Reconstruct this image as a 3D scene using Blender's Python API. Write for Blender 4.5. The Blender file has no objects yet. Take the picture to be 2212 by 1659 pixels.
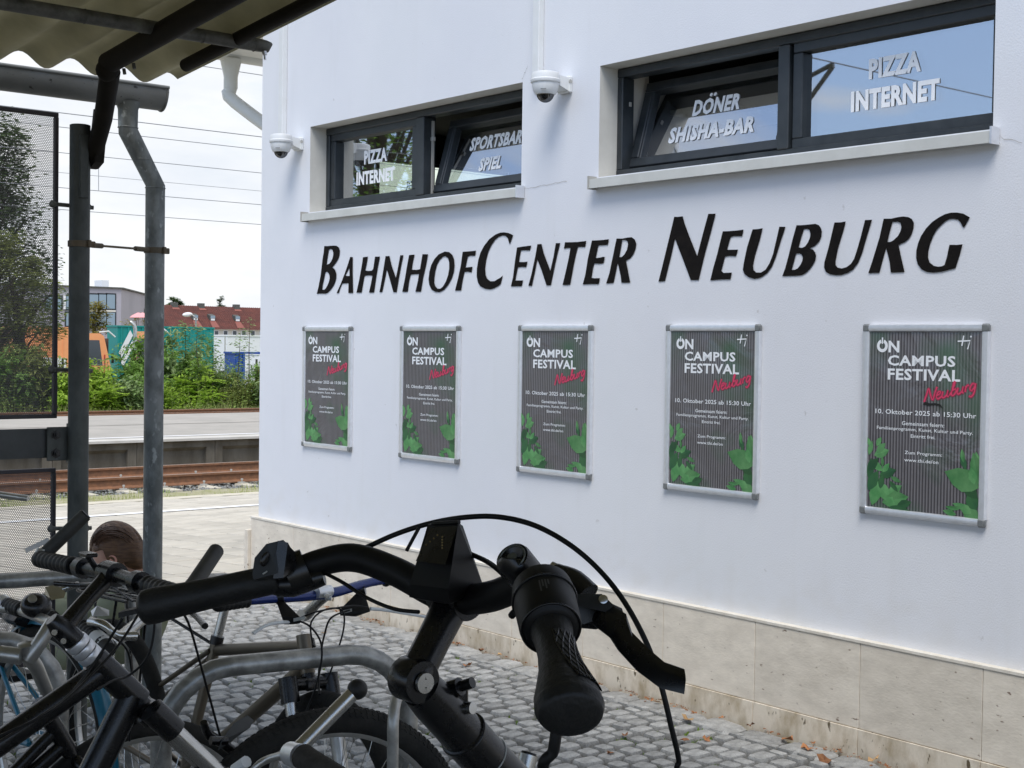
import bpy, bmesh, math, random
import numpy as np
from mathutils import Vector as V, Matrix, noise
random.seed(11)
rad = math.radians
SC = bpy.context.scene
COL = SC.collection
# ------------------------------------------------------------------ camera
H = 1.54
F_PX, YAW, PITCH, ROLL = 3044.92, 0.69291, 0.026175, -0.0139985
def cam_axes():
    sy, cy = math.sin(YAW), math.cos(YAW)
    fw = V((sy*math.cos(PITCH), cy*math.cos(PITCH), -math.sin(PITCH)))
    ri = V((cy, -sy, 0)); dn = fw.cross(ri)
    r2 = ri*math.cos(ROLL) + dn*math.sin(ROLL); d2 = -ri*math.sin(ROLL) + dn*math.cos(ROLL)
    return r2, d2, fw
CR, CD, CF = cam_axes()
cam_d = bpy.data.cameras.new('camera'); cam = bpy.data.objects.new('camera', cam_d); COL.objects.link(cam)
cam_d.sensor_fit = 'HORIZONTAL'; cam_d.sensor_width = 36; cam_d.lens = F_PX/2212*36
cam_d.clip_start = 0.05; cam_d.clip_end = 3000
cam.matrix_world = Matrix(((CR.x, -CD.x, -CF.x, 0), (CR.y, -CD.y, -CF.y, 0), (CR.z, -CD.z, -CF.z, H), (0, 0, 0, 1)))
SC.camera = cam
def at(u, v, dep):                     # a world point from a bearing and a distance (used while surveying the place)
    return (CR*((u-1106)/F_PX) + CD*((v-829.5)/F_PX) + CF)*dep + V((0, 0, H))
# ------------------------------------------------------------------ sky, sun, exposure
SUN_EL, SUN_AZ = rad(58), rad(228)     # azimuth clockwise from +Y
W = bpy.data.worlds.new('World'); SC.world = W; W.use_nodes = True
nt = W.node_tree; nt.nodes.clear()
def N(t, **k):
    n = nt.nodes.new(t)
    for a, b in k.items(): setattr(n, a, b)
    return n
out = N('ShaderNodeOutputWorld'); bg = N('ShaderNodeBackground'); bg.inputs[1].default_value = 0.1
sky = N('ShaderNodeTexSky', sky_type='NISHITA', sun_disc=False, sun_elevation=SUN_EL, sun_rotation=SUN_AZ)
tc = N('ShaderNodeTexCoord'); mp = N('ShaderNodeMapping'); mp.inputs['Scale'].default_value = (1, 1, 3.2)
n1 = N('ShaderNodeTexNoise'); n1.inputs['Scale'].default_value = 2.3; n1.inputs['Detail'].default_value = 9; n1.inputs['Roughness'].default_value = .58; n1.inputs['Distortion'].default_value = .4
n2 = N('ShaderNodeTexNoise'); n2.inputs['Scale'].default_value = 5.5; n2.inputs['Detail'].default_value = 7; n2.inputs['Roughness'].default_value = .6
sx = N('ShaderNodeSeparateXYZ')
# cloud cover: dense towards the tracks (+X +Y), thinner behind (-X)
add1 = N('ShaderNodeMath', operation='MULTIPLY_ADD'); add1.inputs[1].default_value = .24
ramp = N('ShaderNodeValToRGB'); ramp.color_ramp.elements[0].position = .40; ramp.color_ramp.elements[1].position = .58
ramp2 = N('ShaderNodeValToRGB'); ramp2.color_ramp.elements[0].position = .3; ramp2.color_ramp.elements[1].position = .72
ramp2.color_ramp.elements[0].color = (.76, .81, .88, 1); ramp2.color_ramp.elements[1].color = (1, 1, 1, 1)
cm = N('ShaderNodeVectorMath', operation='SCALE'); cm.inputs['Scale'].default_value = 5.7
sk = N('ShaderNodeMixRGB', blend_type='MIX'); sk.inputs[0].default_value = .6; sk.inputs[2].default_value = (3.2, 4.4, 6.8, 1)
mx = N('ShaderNodeMixRGB')
L = nt.links.new
L(tc.outputs['Generated'], mp.inputs[0]); L(mp.outputs[0], n1.inputs[0]); L(mp.outputs[0], n2.inputs[0]); L(tc.outputs['Generated'], sx.inputs[0])
dt = N('ShaderNodeVectorMath', operation='DOT_PRODUCT'); dt.inputs[1].default_value = (.75, .35, .1); L(tc.outputs['Generated'], dt.inputs[0]); L(dt.outputs['Value'], add1.inputs[0]); L(n1.outputs[0], add1.inputs[2]); L(add1.outputs[0], ramp.inputs[0])
L(n2.outputs[0], ramp2.inputs[0]); L(ramp2.outputs[0], cm.inputs[0])
L(sky.outputs[0], sk.inputs[1]); L(sk.outputs[0], mx.inputs[1]); L(cm.outputs[0], mx.inputs[2]); L(ramp.outputs[0], mx.inputs[0])
L(mx.outputs[0], bg.inputs[0]); L(bg.outputs[0], out.inputs[0])
sd = bpy.data.lights.new('sun', 'SUN'); sd.energy = 1.5; sd.angle = rad(30); sd.color = (1, .96, .9)
sun = bpy.data.objects.new('sun', sd); COL.objects.link(sun)
sdir = V((math.sin(SUN_AZ)*math.cos(SUN_EL), math.cos(SUN_AZ)*math.cos(SUN_EL), math.sin(SUN_EL)))
sun.rotation_euler = sdir.to_track_quat('Z', 'Y').to_euler(); sun.location = (-10, -10, 30)
vs = SC.view_settings; vs.view_transform = 'Standard'; vs.look = 'None'; vs.exposure = 0.95; vs.gamma = 1; vs.use_curve_mapping = False
SC.cycles.max_bounces = 8; SC.cycles.transparent_max_bounces = 12
# ------------------------------------------------------------------ materials
def srgb(r, g, b):
    return tuple(((c/255+.055)/1.055)**2.4 if c > 10 else c/255/12.92 for c in (r, g, b))
MATS = {}
def M(name, col, rough=.6, metal=0., col2=None, vs_=4., vdet=5, bump=0., bs=60., bdist=.004, island=0., obrand=0., lo=.35, hi=.65, spec=.5, coat=0., speck=None, specs=300., trans=0., stretch=None, spk=.62):
    m = bpy.data.materials.new(name); m.use_nodes = True; t = m.node_tree; b = t.nodes['Principled BSDF']; l = t.links.new
    b.inputs['Roughness'].default_value = rough; b.inputs['Metallic'].default_value = metal
    b.inputs['Specular IOR Level'].default_value = spec; b.inputs['Coat Weight'].default_value = coat
    co = t.nodes.new('ShaderNodeTexCoord'); src = co.outputs['Object']
    if stretch:
        mpn = t.nodes.new('ShaderNodeMapping'); mpn.inputs['Scale'].default_value = stretch; l(src, mpn.inputs[0]); src = mpn.outputs[0]
    c = (*col, 1)
    cur = None
    if col2:
        nn = t.nodes.new('ShaderNodeTexNoise'); nn.inputs['Scale'].default_value = vs_; nn.inputs['Detail'].default_value = vdet; nn.inputs['Roughness'].default_value = .62
        rp = t.nodes.new('ShaderNodeValToRGB'); rp.color_ramp.elements[0].position = lo; rp.color_ramp.elements[1].position = hi
        rp.color_ramp.elements[0].color = c; rp.color_ramp.elements[1].color = (*col2, 1)
        l(src, nn.inputs[0]); l(nn.outputs[0], rp.inputs[0]); cur = rp.outputs[0]
        rr = t.nodes.new('ShaderNodeMath'); rr.operation = 'MULTIPLY_ADD'; rr.inputs[1].default_value = .25; rr.inputs[2].default_value = rough-.12; l(nn.outputs[0], rr.inputs[0]); l(rr.outputs[0], b.inputs['Roughness'])
    if speck:
        nn = t.nodes.new('ShaderNodeTexNoise'); nn.inputs['Scale'].default_value = specs; nn.inputs['Detail'].default_value = 3
        rp = t.nodes.new('ShaderNodeValToRGB'); rp.color_ramp.elements[0].position = spk; rp.color_ramp.elements[1].position = spk+.07
        l(src, nn.inputs[0]); l(nn.outputs[0], rp.inputs[0])
        mxn = t.nodes.new('ShaderNodeMixRGB'); mxn.inputs[1].default_value = c; mxn.inputs[2].default_value = (*speck, 1)
        if cur: l(cur, mxn.inputs[1])
        l(rp.outputs[0], mxn.inputs[0]); cur = mxn.outputs[0]
    for amt, kind in ((island, 'g'), (obrand, 'o')):
        if amt:
            gi = t.nodes.new('ShaderNodeNewGeometry' if kind == 'g' else 'ShaderNodeObjectInfo')
            so = gi.outputs['Random Per Island'] if kind == 'g' else gi.outputs['Random']
            ma = t.nodes.new('ShaderNodeMath'); ma.operation = 'MULTIPLY_ADD'; ma.inputs[1].default_value = amt; ma.inputs[2].default_value = 1-amt/2
            hs = t.nodes.new('ShaderNodeHueSaturation'); hs.inputs['Color'].default_value = c
            l(so, ma.inputs[0]); l(ma.outputs[0], hs.inputs['Value'])
            if cur: l(cur, hs.inputs['Color'])
            cur = hs.outputs[0]
    if cur: l(cur, b.inputs['Base Color'])
    else: b.inputs['Base Color'].default_value = c
    if bump:
        nb = t.nodes.new('ShaderNodeTexNoise'); nb.inputs['Scale'].default_value = bs; nb.inputs['Detail'].default_value = 4
        bp = t.nodes.new('ShaderNodeBump'); bp.inputs['Strength'].default_value = bump; bp.inputs['Distance'].default_value = bdist
        l(src, nb.inputs[0]); l(nb.outputs[0], bp.inputs['Height']); l(bp.outputs[0], b.inputs['Normal'])
    if trans:
        o = t.nodes['Material Output']; tr = t.nodes.new('ShaderNodeBsdfTranslucent'); ms = t.nodes.new('ShaderNodeMixShader'); ms.inputs[0].default_value = trans
        if cur: l(cur, tr.inputs[0])
        else: tr.inputs[0].default_value = c
        l(b.outputs[0], ms.inputs[1]); l(tr.outputs[0], ms.inputs[2]); l(ms.outputs[0], o.inputs[0])
    MATS[name] = m
    return m
def stucco_mat():
    m = M('stucco', (.69, .70, .735), .9, col2=(.73, .74, .765), vs_=.9, bump=.28, bs=150, bdist=.003)
    t = m.node_tree; l = t.links.new; b = t.nodes['Principled BSDF']; src = b.inputs['Base Color'].links[0].from_socket
    co = t.nodes.new('ShaderNodeTexCoord')
    def layer(src, scale, mapsc, lo, hi, col, amt, det=6, zfade=None):
        mp_ = t.nodes.new('ShaderNodeMapping'); mp_.inputs['Scale'].default_value = mapsc; n_ = t.nodes.new('ShaderNodeTexNoise'); n_.inputs['Scale'].default_value = scale; n_.inputs['Detail'].default_value = det
        r_ = t.nodes.new('ShaderNodeValToRGB'); r_.color_ramp.elements[0].position = lo; r_.color_ramp.elements[1].position = hi; r_.color_ramp.elements[1].color = (amt, amt, amt, 1)
        l(co.outputs['Object'], mp_.inputs[0]); l(mp_.outputs[0], n_.inputs[0]); l(n_.outputs[0], r_.inputs[0]); f = r_.outputs[0]
        if zfade:
            sp = t.nodes.new('ShaderNodeSeparateXYZ'); l(co.outputs['Object'], sp.inputs[0]); mr = t.nodes.new('ShaderNodeMapRange'); mr.inputs['From Min'].default_value = zfade[0]; mr.inputs['From Max'].default_value = zfade[1]; mr.inputs['To Min'].default_value = 1; mr.inputs['To Max'].default_value = 0
            l(sp.outputs[2], mr.inputs[0]); mu = t.nodes.new('ShaderNodeMath'); mu.operation = 'MULTIPLY'; l(mr.outputs[0], mu.inputs[0]); l(f, mu.inputs[1]); f = mu.outputs[0]
        mx_ = t.nodes.new('ShaderNodeMixRGB'); mx_.inputs[2].default_value = (*col, 1); l(f, mx_.inputs[0]); l(src, mx_.inputs[1]); return mx_.outputs[0]
    src = layer(src, 3.2, (1, 3.2, .35), .58, .80, (.60, .60, .59), .22)             # faint rain streaks
    src = layer(src, 1.3, (1, 1, 1), .5, .75, (.66, .68, .70), .45)                  # broad uneven tone
    src = layer(src, 7, (1, 1, 1.4), .45, .75, (.58, .54, .47), .30, 9, (.43, .75))   # splash dirt above the plinth
    src = layer(src, 16, (1, 1, 1), .715, .76, (.42, .41, .40), .5, 5)              # small scuffs
    l(src, b.inputs['Base Color']); return m
stucco = stucco_mat()
reveal = M('reveal_plaster', (.62, .61, .57), .9, col2=(.55, .54, .50), vs_=6, bump=.3, bs=120, bdist=.002)
travert = M('travertine', (.77, .70, .59), .75, col2=(.60, .54, .45), vs_=9, vdet=9, bump=.22, bs=55, bdist=.004, speck=(.2, .14, .1), specs=26, spk=.68, obrand=.14, stretch=(1, 1, 2.2), lo=.3, hi=.7)
travdirt = M('travertine_dirty', (.72, .64, .52), .8, col2=(.36, .28, .17), vs_=11, vdet=9, bump=.4, bs=70, bdist=.004, speck=(.12, .09, .05), specs=40, spk=.66, stretch=(1, 1, .5), lo=.42, hi=.72, obrand=.1)
cap_m = M('pale_mortar', (.72, .68, .60), .8, col2=(.62, .57, .48), vs_=20)
granite = M('granite', (.215, .212, .20), .8, col2=(.37, .365, .345), vs_=22, vdet=6, bump=.6, bs=90, bdist=.006, island=.35, obrand=.35, speck=(.13, .13, .14), specs=240, spk=.6)
joint = M('joint_soil', (.04, .03, .02), .95, col2=(.045, .075, .016), vs_=7, vdet=8, bump=1, bs=120, bdist=.01, lo=.5, hi=.62)
moss = M('moss', (.13, .23, .03), .9, col2=(.2, .3, .05), vs_=30, island=.5)
paver = M('concrete_paver', (.43, .40, .34), .85, col2=(.52, .48, .41), vs_=3, bump=.2, bs=90, island=.22, obrand=.22)
soil = M('soil', (.24, .2, .14), .95, col2=(.33, .29, .2), vs_=3, bump=.5, bs=40)
verge_m = M('sandy_verge', (.42, .38, .27), .95, col2=(.30, .30, .14), vs_=6, vdet=8, bump=1, bs=60, bdist=.02)
white_paint = M('white_line_paint', (.82, .82, .82), .7)
rust = M('rusty_rail', (.25, .115, .055), .75, col2=(.16, .08, .045), vs_=14, bump=.3, bs=90)
railtop = M('rail_head', (.42, .33, .28), .4, .5, col2=(.34, .24, .18), vs_=10)
sleeper = M('concrete_sleeper', (.60, .55, .44), .9, col2=(.5, .46, .38), vs_=8, bump=.3)
ballast = M('ballast', (.16, .17, .17), .9, island=.9, col2=(.25, .24, .22), vs_=6)
plat_wall = M('platform_concrete', (.15, .135, .11), .9, col2=(.08, .068, .05), vs_=3.5, vdet=9, bump=.4, bs=40, stretch=(1, 1, .35), lo=.35, hi=.7)
asph = M('platform_surface', (.40, .37, .33), .9, col2=(.33, .31, .275), vs_=1.2, vdet=9, bump=.3, bs=120)
galv = M('galvanised_steel', (.25, .25, .235), .38, .65, col2=(.46, .455, .43), vs_=16, vdet=7, bump=.15, bs=30, lo=.42, hi=.62)
galv_dark = M('weathered_steel', (.05, .05, .043), .6, .25, col2=(.15, .15, .135), vs_=14, vdet=7, bump=.15, bs=40)
rafter_m = M('brown_painted_steel', (.010, .008, .006), .75, 0, spec=.2, col2=(.018, .015, .011), vs_=14, bump=.1)
post_m = M('dull_steel_post', (.045, .05, .046), .55, .25, col2=(.11, .118, .11), vs_=9, vdet=8, stretch=(1, 1, .5), lo=.4, hi=.7)
sheet_m = M('fibre_cement', (.56, .53, .38), .8, col2=(.42, .395, .27), vs_=3.5, vdet=8, trans=.27)
white_pl = M('white_plastic', (.72, .73, .73), .45, col2=(.68, .69, .68), vs_=9)
white_pipe = M('white_pipe', (.74, .74, .70), .5, col2=(.68, .68, .63), vs_=5)
sill_m = M('sill_aluminium', (.62, .62, .58), .5, .1, col2=(.55, .55, .51), vs_=6)
frame_m = M('anthracite_frame', (.018, .023, .027), .42, 0, col2=(.032, .038, .043), vs_=10, bump=.08, bs=300, bdist=.001)
seal_m = M('grey_hardware', (.40, .39, .36), .5)
black_paint = M('black_wall_paint', (.006, .005, .005), .95, spec=.15, col2=(.012, .010, .009), vs_=25, bump=.4, bs=150, bdist=.003)
white_foil = M('white_foil_letters', (.95, .95, .95), .5)
alu = M('brushed_aluminium', (.72, .73, .75), .35, .7, col2=(.80, .81, .83), vs_=30, stretch=(1, 1, 1))
corner_m = M('corner_plastic', (.20, .21, .21), .4, .3)
chrome = M('polished_aluminium', (.62, .61, .58), .25, .95, col2=(.5, .49, .46), vs_=12)
silver = M('satin_silver', (.58, .57, .54), .34, .85, col2=(.42, .42, .40), vs_=15)
black_satin = M('black_satin_metal', (.0045, .0045, .005), .27, 0, spec=.5, col2=(.007, .007, .007), vs_=30)
black_matte = M('matte_black', (.004, .004, .004), .5, spec=.28, col2=(.007, .007, .007), vs_=40, bump=.1, bs=400, bdist=.0005)
rubber = M('rubber_grip', (.009, .009, .009), .5, spec=.35, col2=(.015, .015, .014), vs_=50, bump=.4, bs=260, bdist=.002)
grip_foam = M('brown_grip', (.05, .045, .04), .8, spec=.25, col2=(.035, .032, .028), vs_=30, bump=.3, bs=200)
tyre_m = M('tyre_rubber', (.013, .013, .012), .85, spec=.2, col2=(.03, .029, .026), vs_=14, bump=.5, bs=90)
teal = M('teal_lacquer', (.0, .13, .22), .3, 0, coat=.4)
blue_lac = M('blue_lacquer', (.01, .03, .16), .25, .3, coat=.5)
bronze = M('bronze_frame', (.16, .135, .10), .35, .7)
silver_blk = M('grey_decal', (.35, .36, .34), .5)
skin = M('skin', (.62, .36, .26), .6, col2=(.55, .29, .2), vs_=8)
hair_m = M('brown_hair', (.085, .04, .018), .45, col2=(.18, .09, .04), vs_=22, vdet=6, stretch=(1, 1, 6), bump=.6, bs=60, bdist=.004)
olive = M('olive_cloth', (.15, .16, .10), .9, col2=(.09, .10, .06), vs_=7, bump=.4, bs=14, bdist=.02)
olive_l = M('light_olive_cloth', (.26, .27, .17), .9, col2=(.2, .21, .13), vs_=6, bump=.4, bs=12, bdist=.02)
jeans = M('dark_trousers', (.03, .035, .05), .9, col2=(.05, .055, .07), vs_=8)
orange_p = M('orange_lacquer', (.90, .38, .16), .45, coat=.1, col2=(.82, .32, .13), vs_=1.5)
teal_tarp = M('teal_steel', (.0, .22, .20), .5, col2=(.0, .26, .235), vs_=1)
teal_dark = M('dark_teal_steel', (.0, .12, .12), .5)
roof_red = M('red_roof_tiles', (.19, .062, .045), .8, col2=(.12, .045, .038), vs_=.9, vdet=8, island=.2)
roof_patch = M('lighter_red_tiles', (.25, .085, .065), .8)
house_wall = M('cream_render', (.70, .66, .58), .9, col2=(.63, .6, .53), vs_=.4)
grey_wall = M('lilac_grey_render', (.40, .38, .42), .85, col2=(.36, .345, .38), vs_=.2)
dark_glass = M('dark_window', (.05, .06, .07), .12, spec=.8)
blue_glass = M('pale_blue_glass', (.22, .30, .36), .1, spec=.9)
white_sheet = M('white_sheet', (.78, .78, .78), .5)
blue_bin = M('blue_steel', (.01, .06, .28), .5, col2=(.02, .08, .34), vs_=3)
red_p = M('red_lacquer', (.45, .03, .03), .4)
pink_p = M('pink_cloth', (.75, .35, .35), .8)
wire_m = M('dark_wire', (.25, .26, .28), .5, .3)
def foliage(name, c1, c2, tr=.35):
    return M(name, c1, .55, col2=c2, vs_=1.6, vdet=3, island=.7, trans=tr, spec=.3)
leaf_bright = foliage('bright_leaves', (.30, .46, .05), (.38, .52, .08), .45)
leaf_mid = foliage('mid_leaves', (.16, .29, .05), (.24, .38, .09), .42)
leaf_pale = foliage('pale_leaves', (.28, .36, .16), (.17, .27, .08))
leaf_dark = foliage('dark_leaves', (.07, .12, .035), (.10, .16, .05), .35)
leaf_olive = foliage('olive_leaves', (.19, .23, .06), (.28, .31, .09), .4)
leaf_yel = foliage('yellow_leaves', (.30, .24, .04), (.20, .20, .04))
grass_m = foliage('grass_blades', (.30, .40, .10), (.46, .44, .20))
bark = M('bark', (.10, .08, .06), .9, col2=(.06, .05, .04), vs_=10)
dry_leaf = M('dry_leaf', (.36, .16, .06), .8, col2=(.22, .09, .04), vs_=60, obrand=.8, island=.8)
pale_dry = M('pale_dry_leaf', (.55, .36, .16), .8, col2=(.4, .22, .1), vs_=60, obrand=.5)
poster_leaf = M('printed_leaf_green', (.05, .20, .06), .35, island=.5, col2=(.13, .32, .12), vs_=14)
poster_leaf_d = M('printed_leaf_dark', (.02, .085, .035), .35, island=.5, col2=(.03, .11, .035), vs_=14)
poster_white = M('printed_white', (.80, .82, .84), .4)
poster_pink = M('printed_pink', (.68, .05, .13), .4)
poster_pink_d = M('printed_pink_glow', (.30, .035, .07), .4)
black_hole = M('torn_backing', (.01, .01, .01), .9)
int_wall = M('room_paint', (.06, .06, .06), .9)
int_white = M('white_paper_sign', (.75, .80, .70), .8)
int_green = M('green_print', (.03, .12, .06), .8)
def poster_mat():
    m = bpy.data.materials.new('poster_print'); m.use_nodes = True; t = m.node_tree; b = t.nodes['Principled BSDF']; l = t.links.new
    co = t.nodes.new('ShaderNodeTexCoord'); wv = t.nodes.new('ShaderNodeTexWave'); wv.bands_direction = 'Y'; wv.inputs['Scale'].default_value = 24.; wv.inputs['Distortion'].default_value = .25; wv.inputs['Detail'].default_value = 1
    rp = t.nodes.new('ShaderNodeValToRGB'); e = rp.color_ramp.elements; e[0].position = .25; e[0].color = (.050, .046, .052, 1); e[1].position = .75; e[1].color = (.17, .163, .172, 1)
    ng = t.nodes.new('ShaderNodeTexNoise'); ng.inputs['Scale'].default_value = 3.4; r2 = t.nodes.new('ShaderNodeValToRGB'); r2.color_ramp.elements[0].position = .5; r2.color_ramp.elements[1].position = .72
    mxx = t.nodes.new('ShaderNodeMixRGB'); mxx.inputs[2].default_value = (.035, .10, .05, 1)
    oi = t.nodes.new('ShaderNodeObjectInfo'); ov = t.nodes.new('ShaderNodeVectorMath'); ov.operation = 'MULTIPLY_ADD'; ov.inputs[1].default_value = (9, 5, 7); l(oi.outputs['Random'], ov.inputs[0]); l(co.outputs['Object'], ov.inputs[2])
    ns = t.nodes.new('ShaderNodeTexNoise'); ns.inputs['Scale'].default_value = 3; ns.inputs['Detail'].default_value = 4; ns.inputs['Distortion'].default_value = 2
    bp = t.nodes.new('ShaderNodeBump'); bp.inputs['Strength'].default_value = .3; bp.inputs['Distance'].default_value = .02
    l(co.outputs['Object'], wv.inputs[0]); l(wv.outputs[0], rp.inputs[0]); l(co.outputs['Object'], ng.inputs[0]); l(ng.outputs[0], r2.inputs[0])
    l(r2.outputs[0], mxx.inputs[0]); l(rp.outputs[0], mxx.inputs[1]); l(mxx.outputs[0], b.inputs['Base Color'])
    l(ov.outputs[0], ns.inputs[0]); l(ns.outputs[0], bp.inputs['Height']); l(bp.outputs[0], b.inputs['Normal'])
    b.inputs['Roughness'].default_value = .2; b.inputs['Specular IOR Level'].default_value = .85
    return m
poster_m = poster_mat()
def glass_mat(name, tint, refl):
    m = bpy.data.materials.new(name); m.use_nodes = True; t = m.node_tree; t.nodes.clear(); l = t.links.new
    o = t.nodes.new('ShaderNodeOutputMaterial'); g = t.nodes.new('ShaderNodeBsdfGlossy'); g.inputs['Roughness'].default_value = 0.012; g.inputs['Color'].default_value = (.95, .97, 1, 1)
    tr = t.nodes.new('ShaderNodeBsdfTransparent'); tr.inputs[0].default_value = (*tint, 1)
    ms = t.nodes.new('ShaderNodeMixShader'); ms.inputs[0].default_value = refl
    l(tr.outputs[0], ms.inputs[1]); l(g.outputs[0], ms.inputs[2]); l(ms.outputs[0], o.inputs[0])
    return m
glass = glass_mat('window_glass', (.88, .93, .91), .48); glass_in = glass_mat('inner_glass', (.9, .94, .92), .10)
dome_glass = glass_mat('smoked_dome', (.06, .06, .06), .12)
# ------------------------------------------------------------------ mesh helpers
BASE = {}
class MB:
    def __init__(s): s.v = []; s.f = []
    def add(s, vs, fs):
        o = len(s.v); s.v += [tuple(p) for p in vs]; s.f += [tuple(i+o for i in f) for f in fs]; return s
    def box(s, x0, x1, y0, y1, z0, z1):
        return s.add([(x0, y0, z0), (x1, y0, z0), (x1, y1, z0), (x0, y1, z0), (x0, y0, z1), (x1, y0, z1), (x1, y1, z1), (x0, y1, z1)],
                     [(0, 3, 2, 1), (4, 5, 6, 7), (0, 1, 5, 4), (1, 2, 6, 5), (2, 3, 7, 6), (3, 0, 4, 7)])
    def obox(s, c, u, v, w):           # centre and three half-axes
        c, u, v, w = V(c), V(u), V(v), V(w)
        return s.add([c-u-v-w, c+u-v-w, c+u+v-w, c-u+v-w, c-u-v+w, c+u-v+w, c+u+v+w, c-u+v+w],
                     [(0, 3, 2, 1), (4, 5, 6, 7), (0, 1, 5, 4), (1, 2, 6, 5), (2, 3, 7, 6), (3, 0, 4, 7)])
    def bbox(s, c, h, b=.002, R=None): # chamfered box
        vs = []; idx = {}
        for sx_ in (-1, 1):
            for sy_ in (-1, 1):
                for sz in (-1, 1):
                    for a in range(3):
                        q = [sx_*(h[0]-b), sy_*(h[1]-b), sz*(h[2]-b)]; q[a] += (sx_, sy_, sz)[a]*b
                        idx[(sx_, sy_, sz, a)] = len(vs); q = V(q)
                        if R: q = R @ q
                        vs.append(q+V(c))
        fs = []
        for a in range(3):
            o = [i for i in range(3) if i != a]
            for sg in (-1, 1):
                ring = []
                for p, q in ((-1, -1), (1, -1), (1, 1), (-1, 1)):
                    k = [0, 0, 0]; k[a] = sg; k[o[0]] = p; k[o[1]] = q; ring.append(idx[(*k, a)])
                fs.append(tuple(ring))
            for p in (-1, 1):
                for q in (-1, 1):
                    k1 = [0, 0, 0]; k1[a] = -1; k1[o[0]] = p; k1[o[1]] = q; k2 = list(k1); k2[a] = 1
                    fs.append((idx[(*k1, o[0])], idx[(*k2, o[0])], idx[(*k2, o[1])], idx[(*k1, o[1])]))
        for sx_ in (-1, 1):
            for sy_ in (-1, 1):
                for sz in (-1, 1): fs.append(tuple(idx[(sx_, sy_, sz, a)] for a in range(3)))
        return s.add(vs, fs)
    def tube(s, pts, r, n=8, caps=True, sm=0, flat=None, up=None):
        pts = [V(p) for p in pts]
        rs = list(r) if isinstance(r, (list, tuple)) else [r]*len(pts)
        if sm and len(pts) > 2:
            P, Q = [], []
            for i in range(len(pts)-1):
                p0, p1, p2, p3 = pts[max(i-1, 0)], pts[i], pts[i+1], pts[min(i+2, len(pts)-1)]
                for k in range(sm):
                    t = k/sm; P.append(.5*((2*p1)+(p2-p0)*t+(2*p0-5*p1+4*p2-p3)*t*t+(3*p1-p0-3*p2+p3)*t**3)); Q.append(rs[i]*(1-t)+rs[i+1]*t)
            P.append(pts[-1]); Q.append(rs[-1]); pts, rs = P, Q
        m = len(pts); vs = []; a = None
        for i in range(m):
            d = (pts[min(i+1, m-1)]-pts[max(i-1, 0)])
            d = d.normalized() if d.length > 1e-9 else V((0, 0, 1))
            if a is None:
                a = V(up) if up else (V((0, 0, 1)) if abs(d.z) < .9 else V((1, 0, 0)))
            a = (a-d*a.dot(d)); a = a.normalized() if a.length > 1e-6 else d.orthogonal().normalized()
            b = d.cross(a)
            fa = flat[i*len(flat)//m] if isinstance(flat, list) else (flat or 1)
            for k in range(n):
                t = 2*math.pi*k/n; vs.append(pts[i]+(a*math.cos(t)*fa+b*math.sin(t))*rs[i])
        fs = [(i*n+k, i*n+(k+1) % n, (i+1)*n+(k+1) % n, (i+1)*n+k) for i in range(m-1) for k in range(n)]
        if caps: fs += [tuple(range(n-1, -1, -1)), tuple((m-1)*n+k for k in range(n))]
        return s.add(vs, fs)
    def lathe(s, prof, o, ax, n=16, caps=True):
        o, ax = V(o), V(ax).normalized()
        return s.tube([o+ax*h for r, h in prof], [max(r, 1e-4) for r, h in prof], n, caps)
    def prism(s, poly, o, ux, uy, dep):   # polygon (list of 2-tuples) in plane o,ux,uy, pushed by vector dep
        o, ux, uy, dep = V(o), V(ux), V(uy), V(dep); n = len(poly)
        a = [o+ux*x+uy*y for x, y in poly]
        return s.add(a+[p+dep for p in a], [tuple(range(n)), tuple(range(2*n-1, n-1, -1))]+[(i, i+n, (i+1) % n+n, (i+1) % n) for i in range(n)])
    def sheet(s, poly, o, ux, uy):
        o, ux, uy = V(o), V(ux), V(uy)
        return s.add([o+ux*x+uy*y for x, y in poly], [tuple(range(len(poly)))])
    def ball(s, c, r, n=12, m=8, R=None):
        c = V(c); r = r if isinstance(r, (tuple, list)) else (r, r, r); vs = []; fs = []
        for i in range(m+1):
            th = math.pi*i/m
            for k in range(n):
                ph = 2*math.pi*k/n; q = V((r[0]*math.sin(th)*math.cos(ph), r[1]*math.sin(th)*math.sin(ph), r[2]*math.cos(th)))
                if R: q = R @ q
                vs.append(c+q)
        for i in range(m):
            for k in range(n): fs.append((i*n+k, i*n+(k+1) % n, (i+1)*n+(k+1) % n, (i+1)*n+k))
        return s.add(vs, fs)
    def hull(s, pts):
        bm = bmesh.new()
        for q in pts: bm.verts.new(V(q))
        r = bmesh.ops.convex_hull(bm, input=bm.verts); bm.verts.ensure_lookup_table()
        keep = [v for v in bm.verts if v.link_faces]; ix = {v: i for i, v in enumerate(keep)}
        s.add([v.co.copy() for v in keep], [tuple(ix[v] for v in f.verts) for f in bm.faces]); bm.free(); return s
    def torus(s, c, ax, R_, r, n=48, m=10, sq=1.):
        c, ax = V(c), V(ax).normalized(); a = ax.orthogonal().normalized(); b = ax.cross(a); vs = []
        for i in range(n):
            t = 2*math.pi*i/n; d = a*math.cos(t)+b*math.sin(t)
            for k in range(m):
                p = 2*math.pi*k/m; vs.append(c+d*(R_+r*math.cos(p))+ax*(r*sq*math.sin(p)))
        return s.add(vs, [(i*m+k, i*m+(k+1) % m, ((i+1) % n)*m+(k+1) % m, ((i+1) % n)*m+k) for i in range(n) for k in range(m)])
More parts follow.
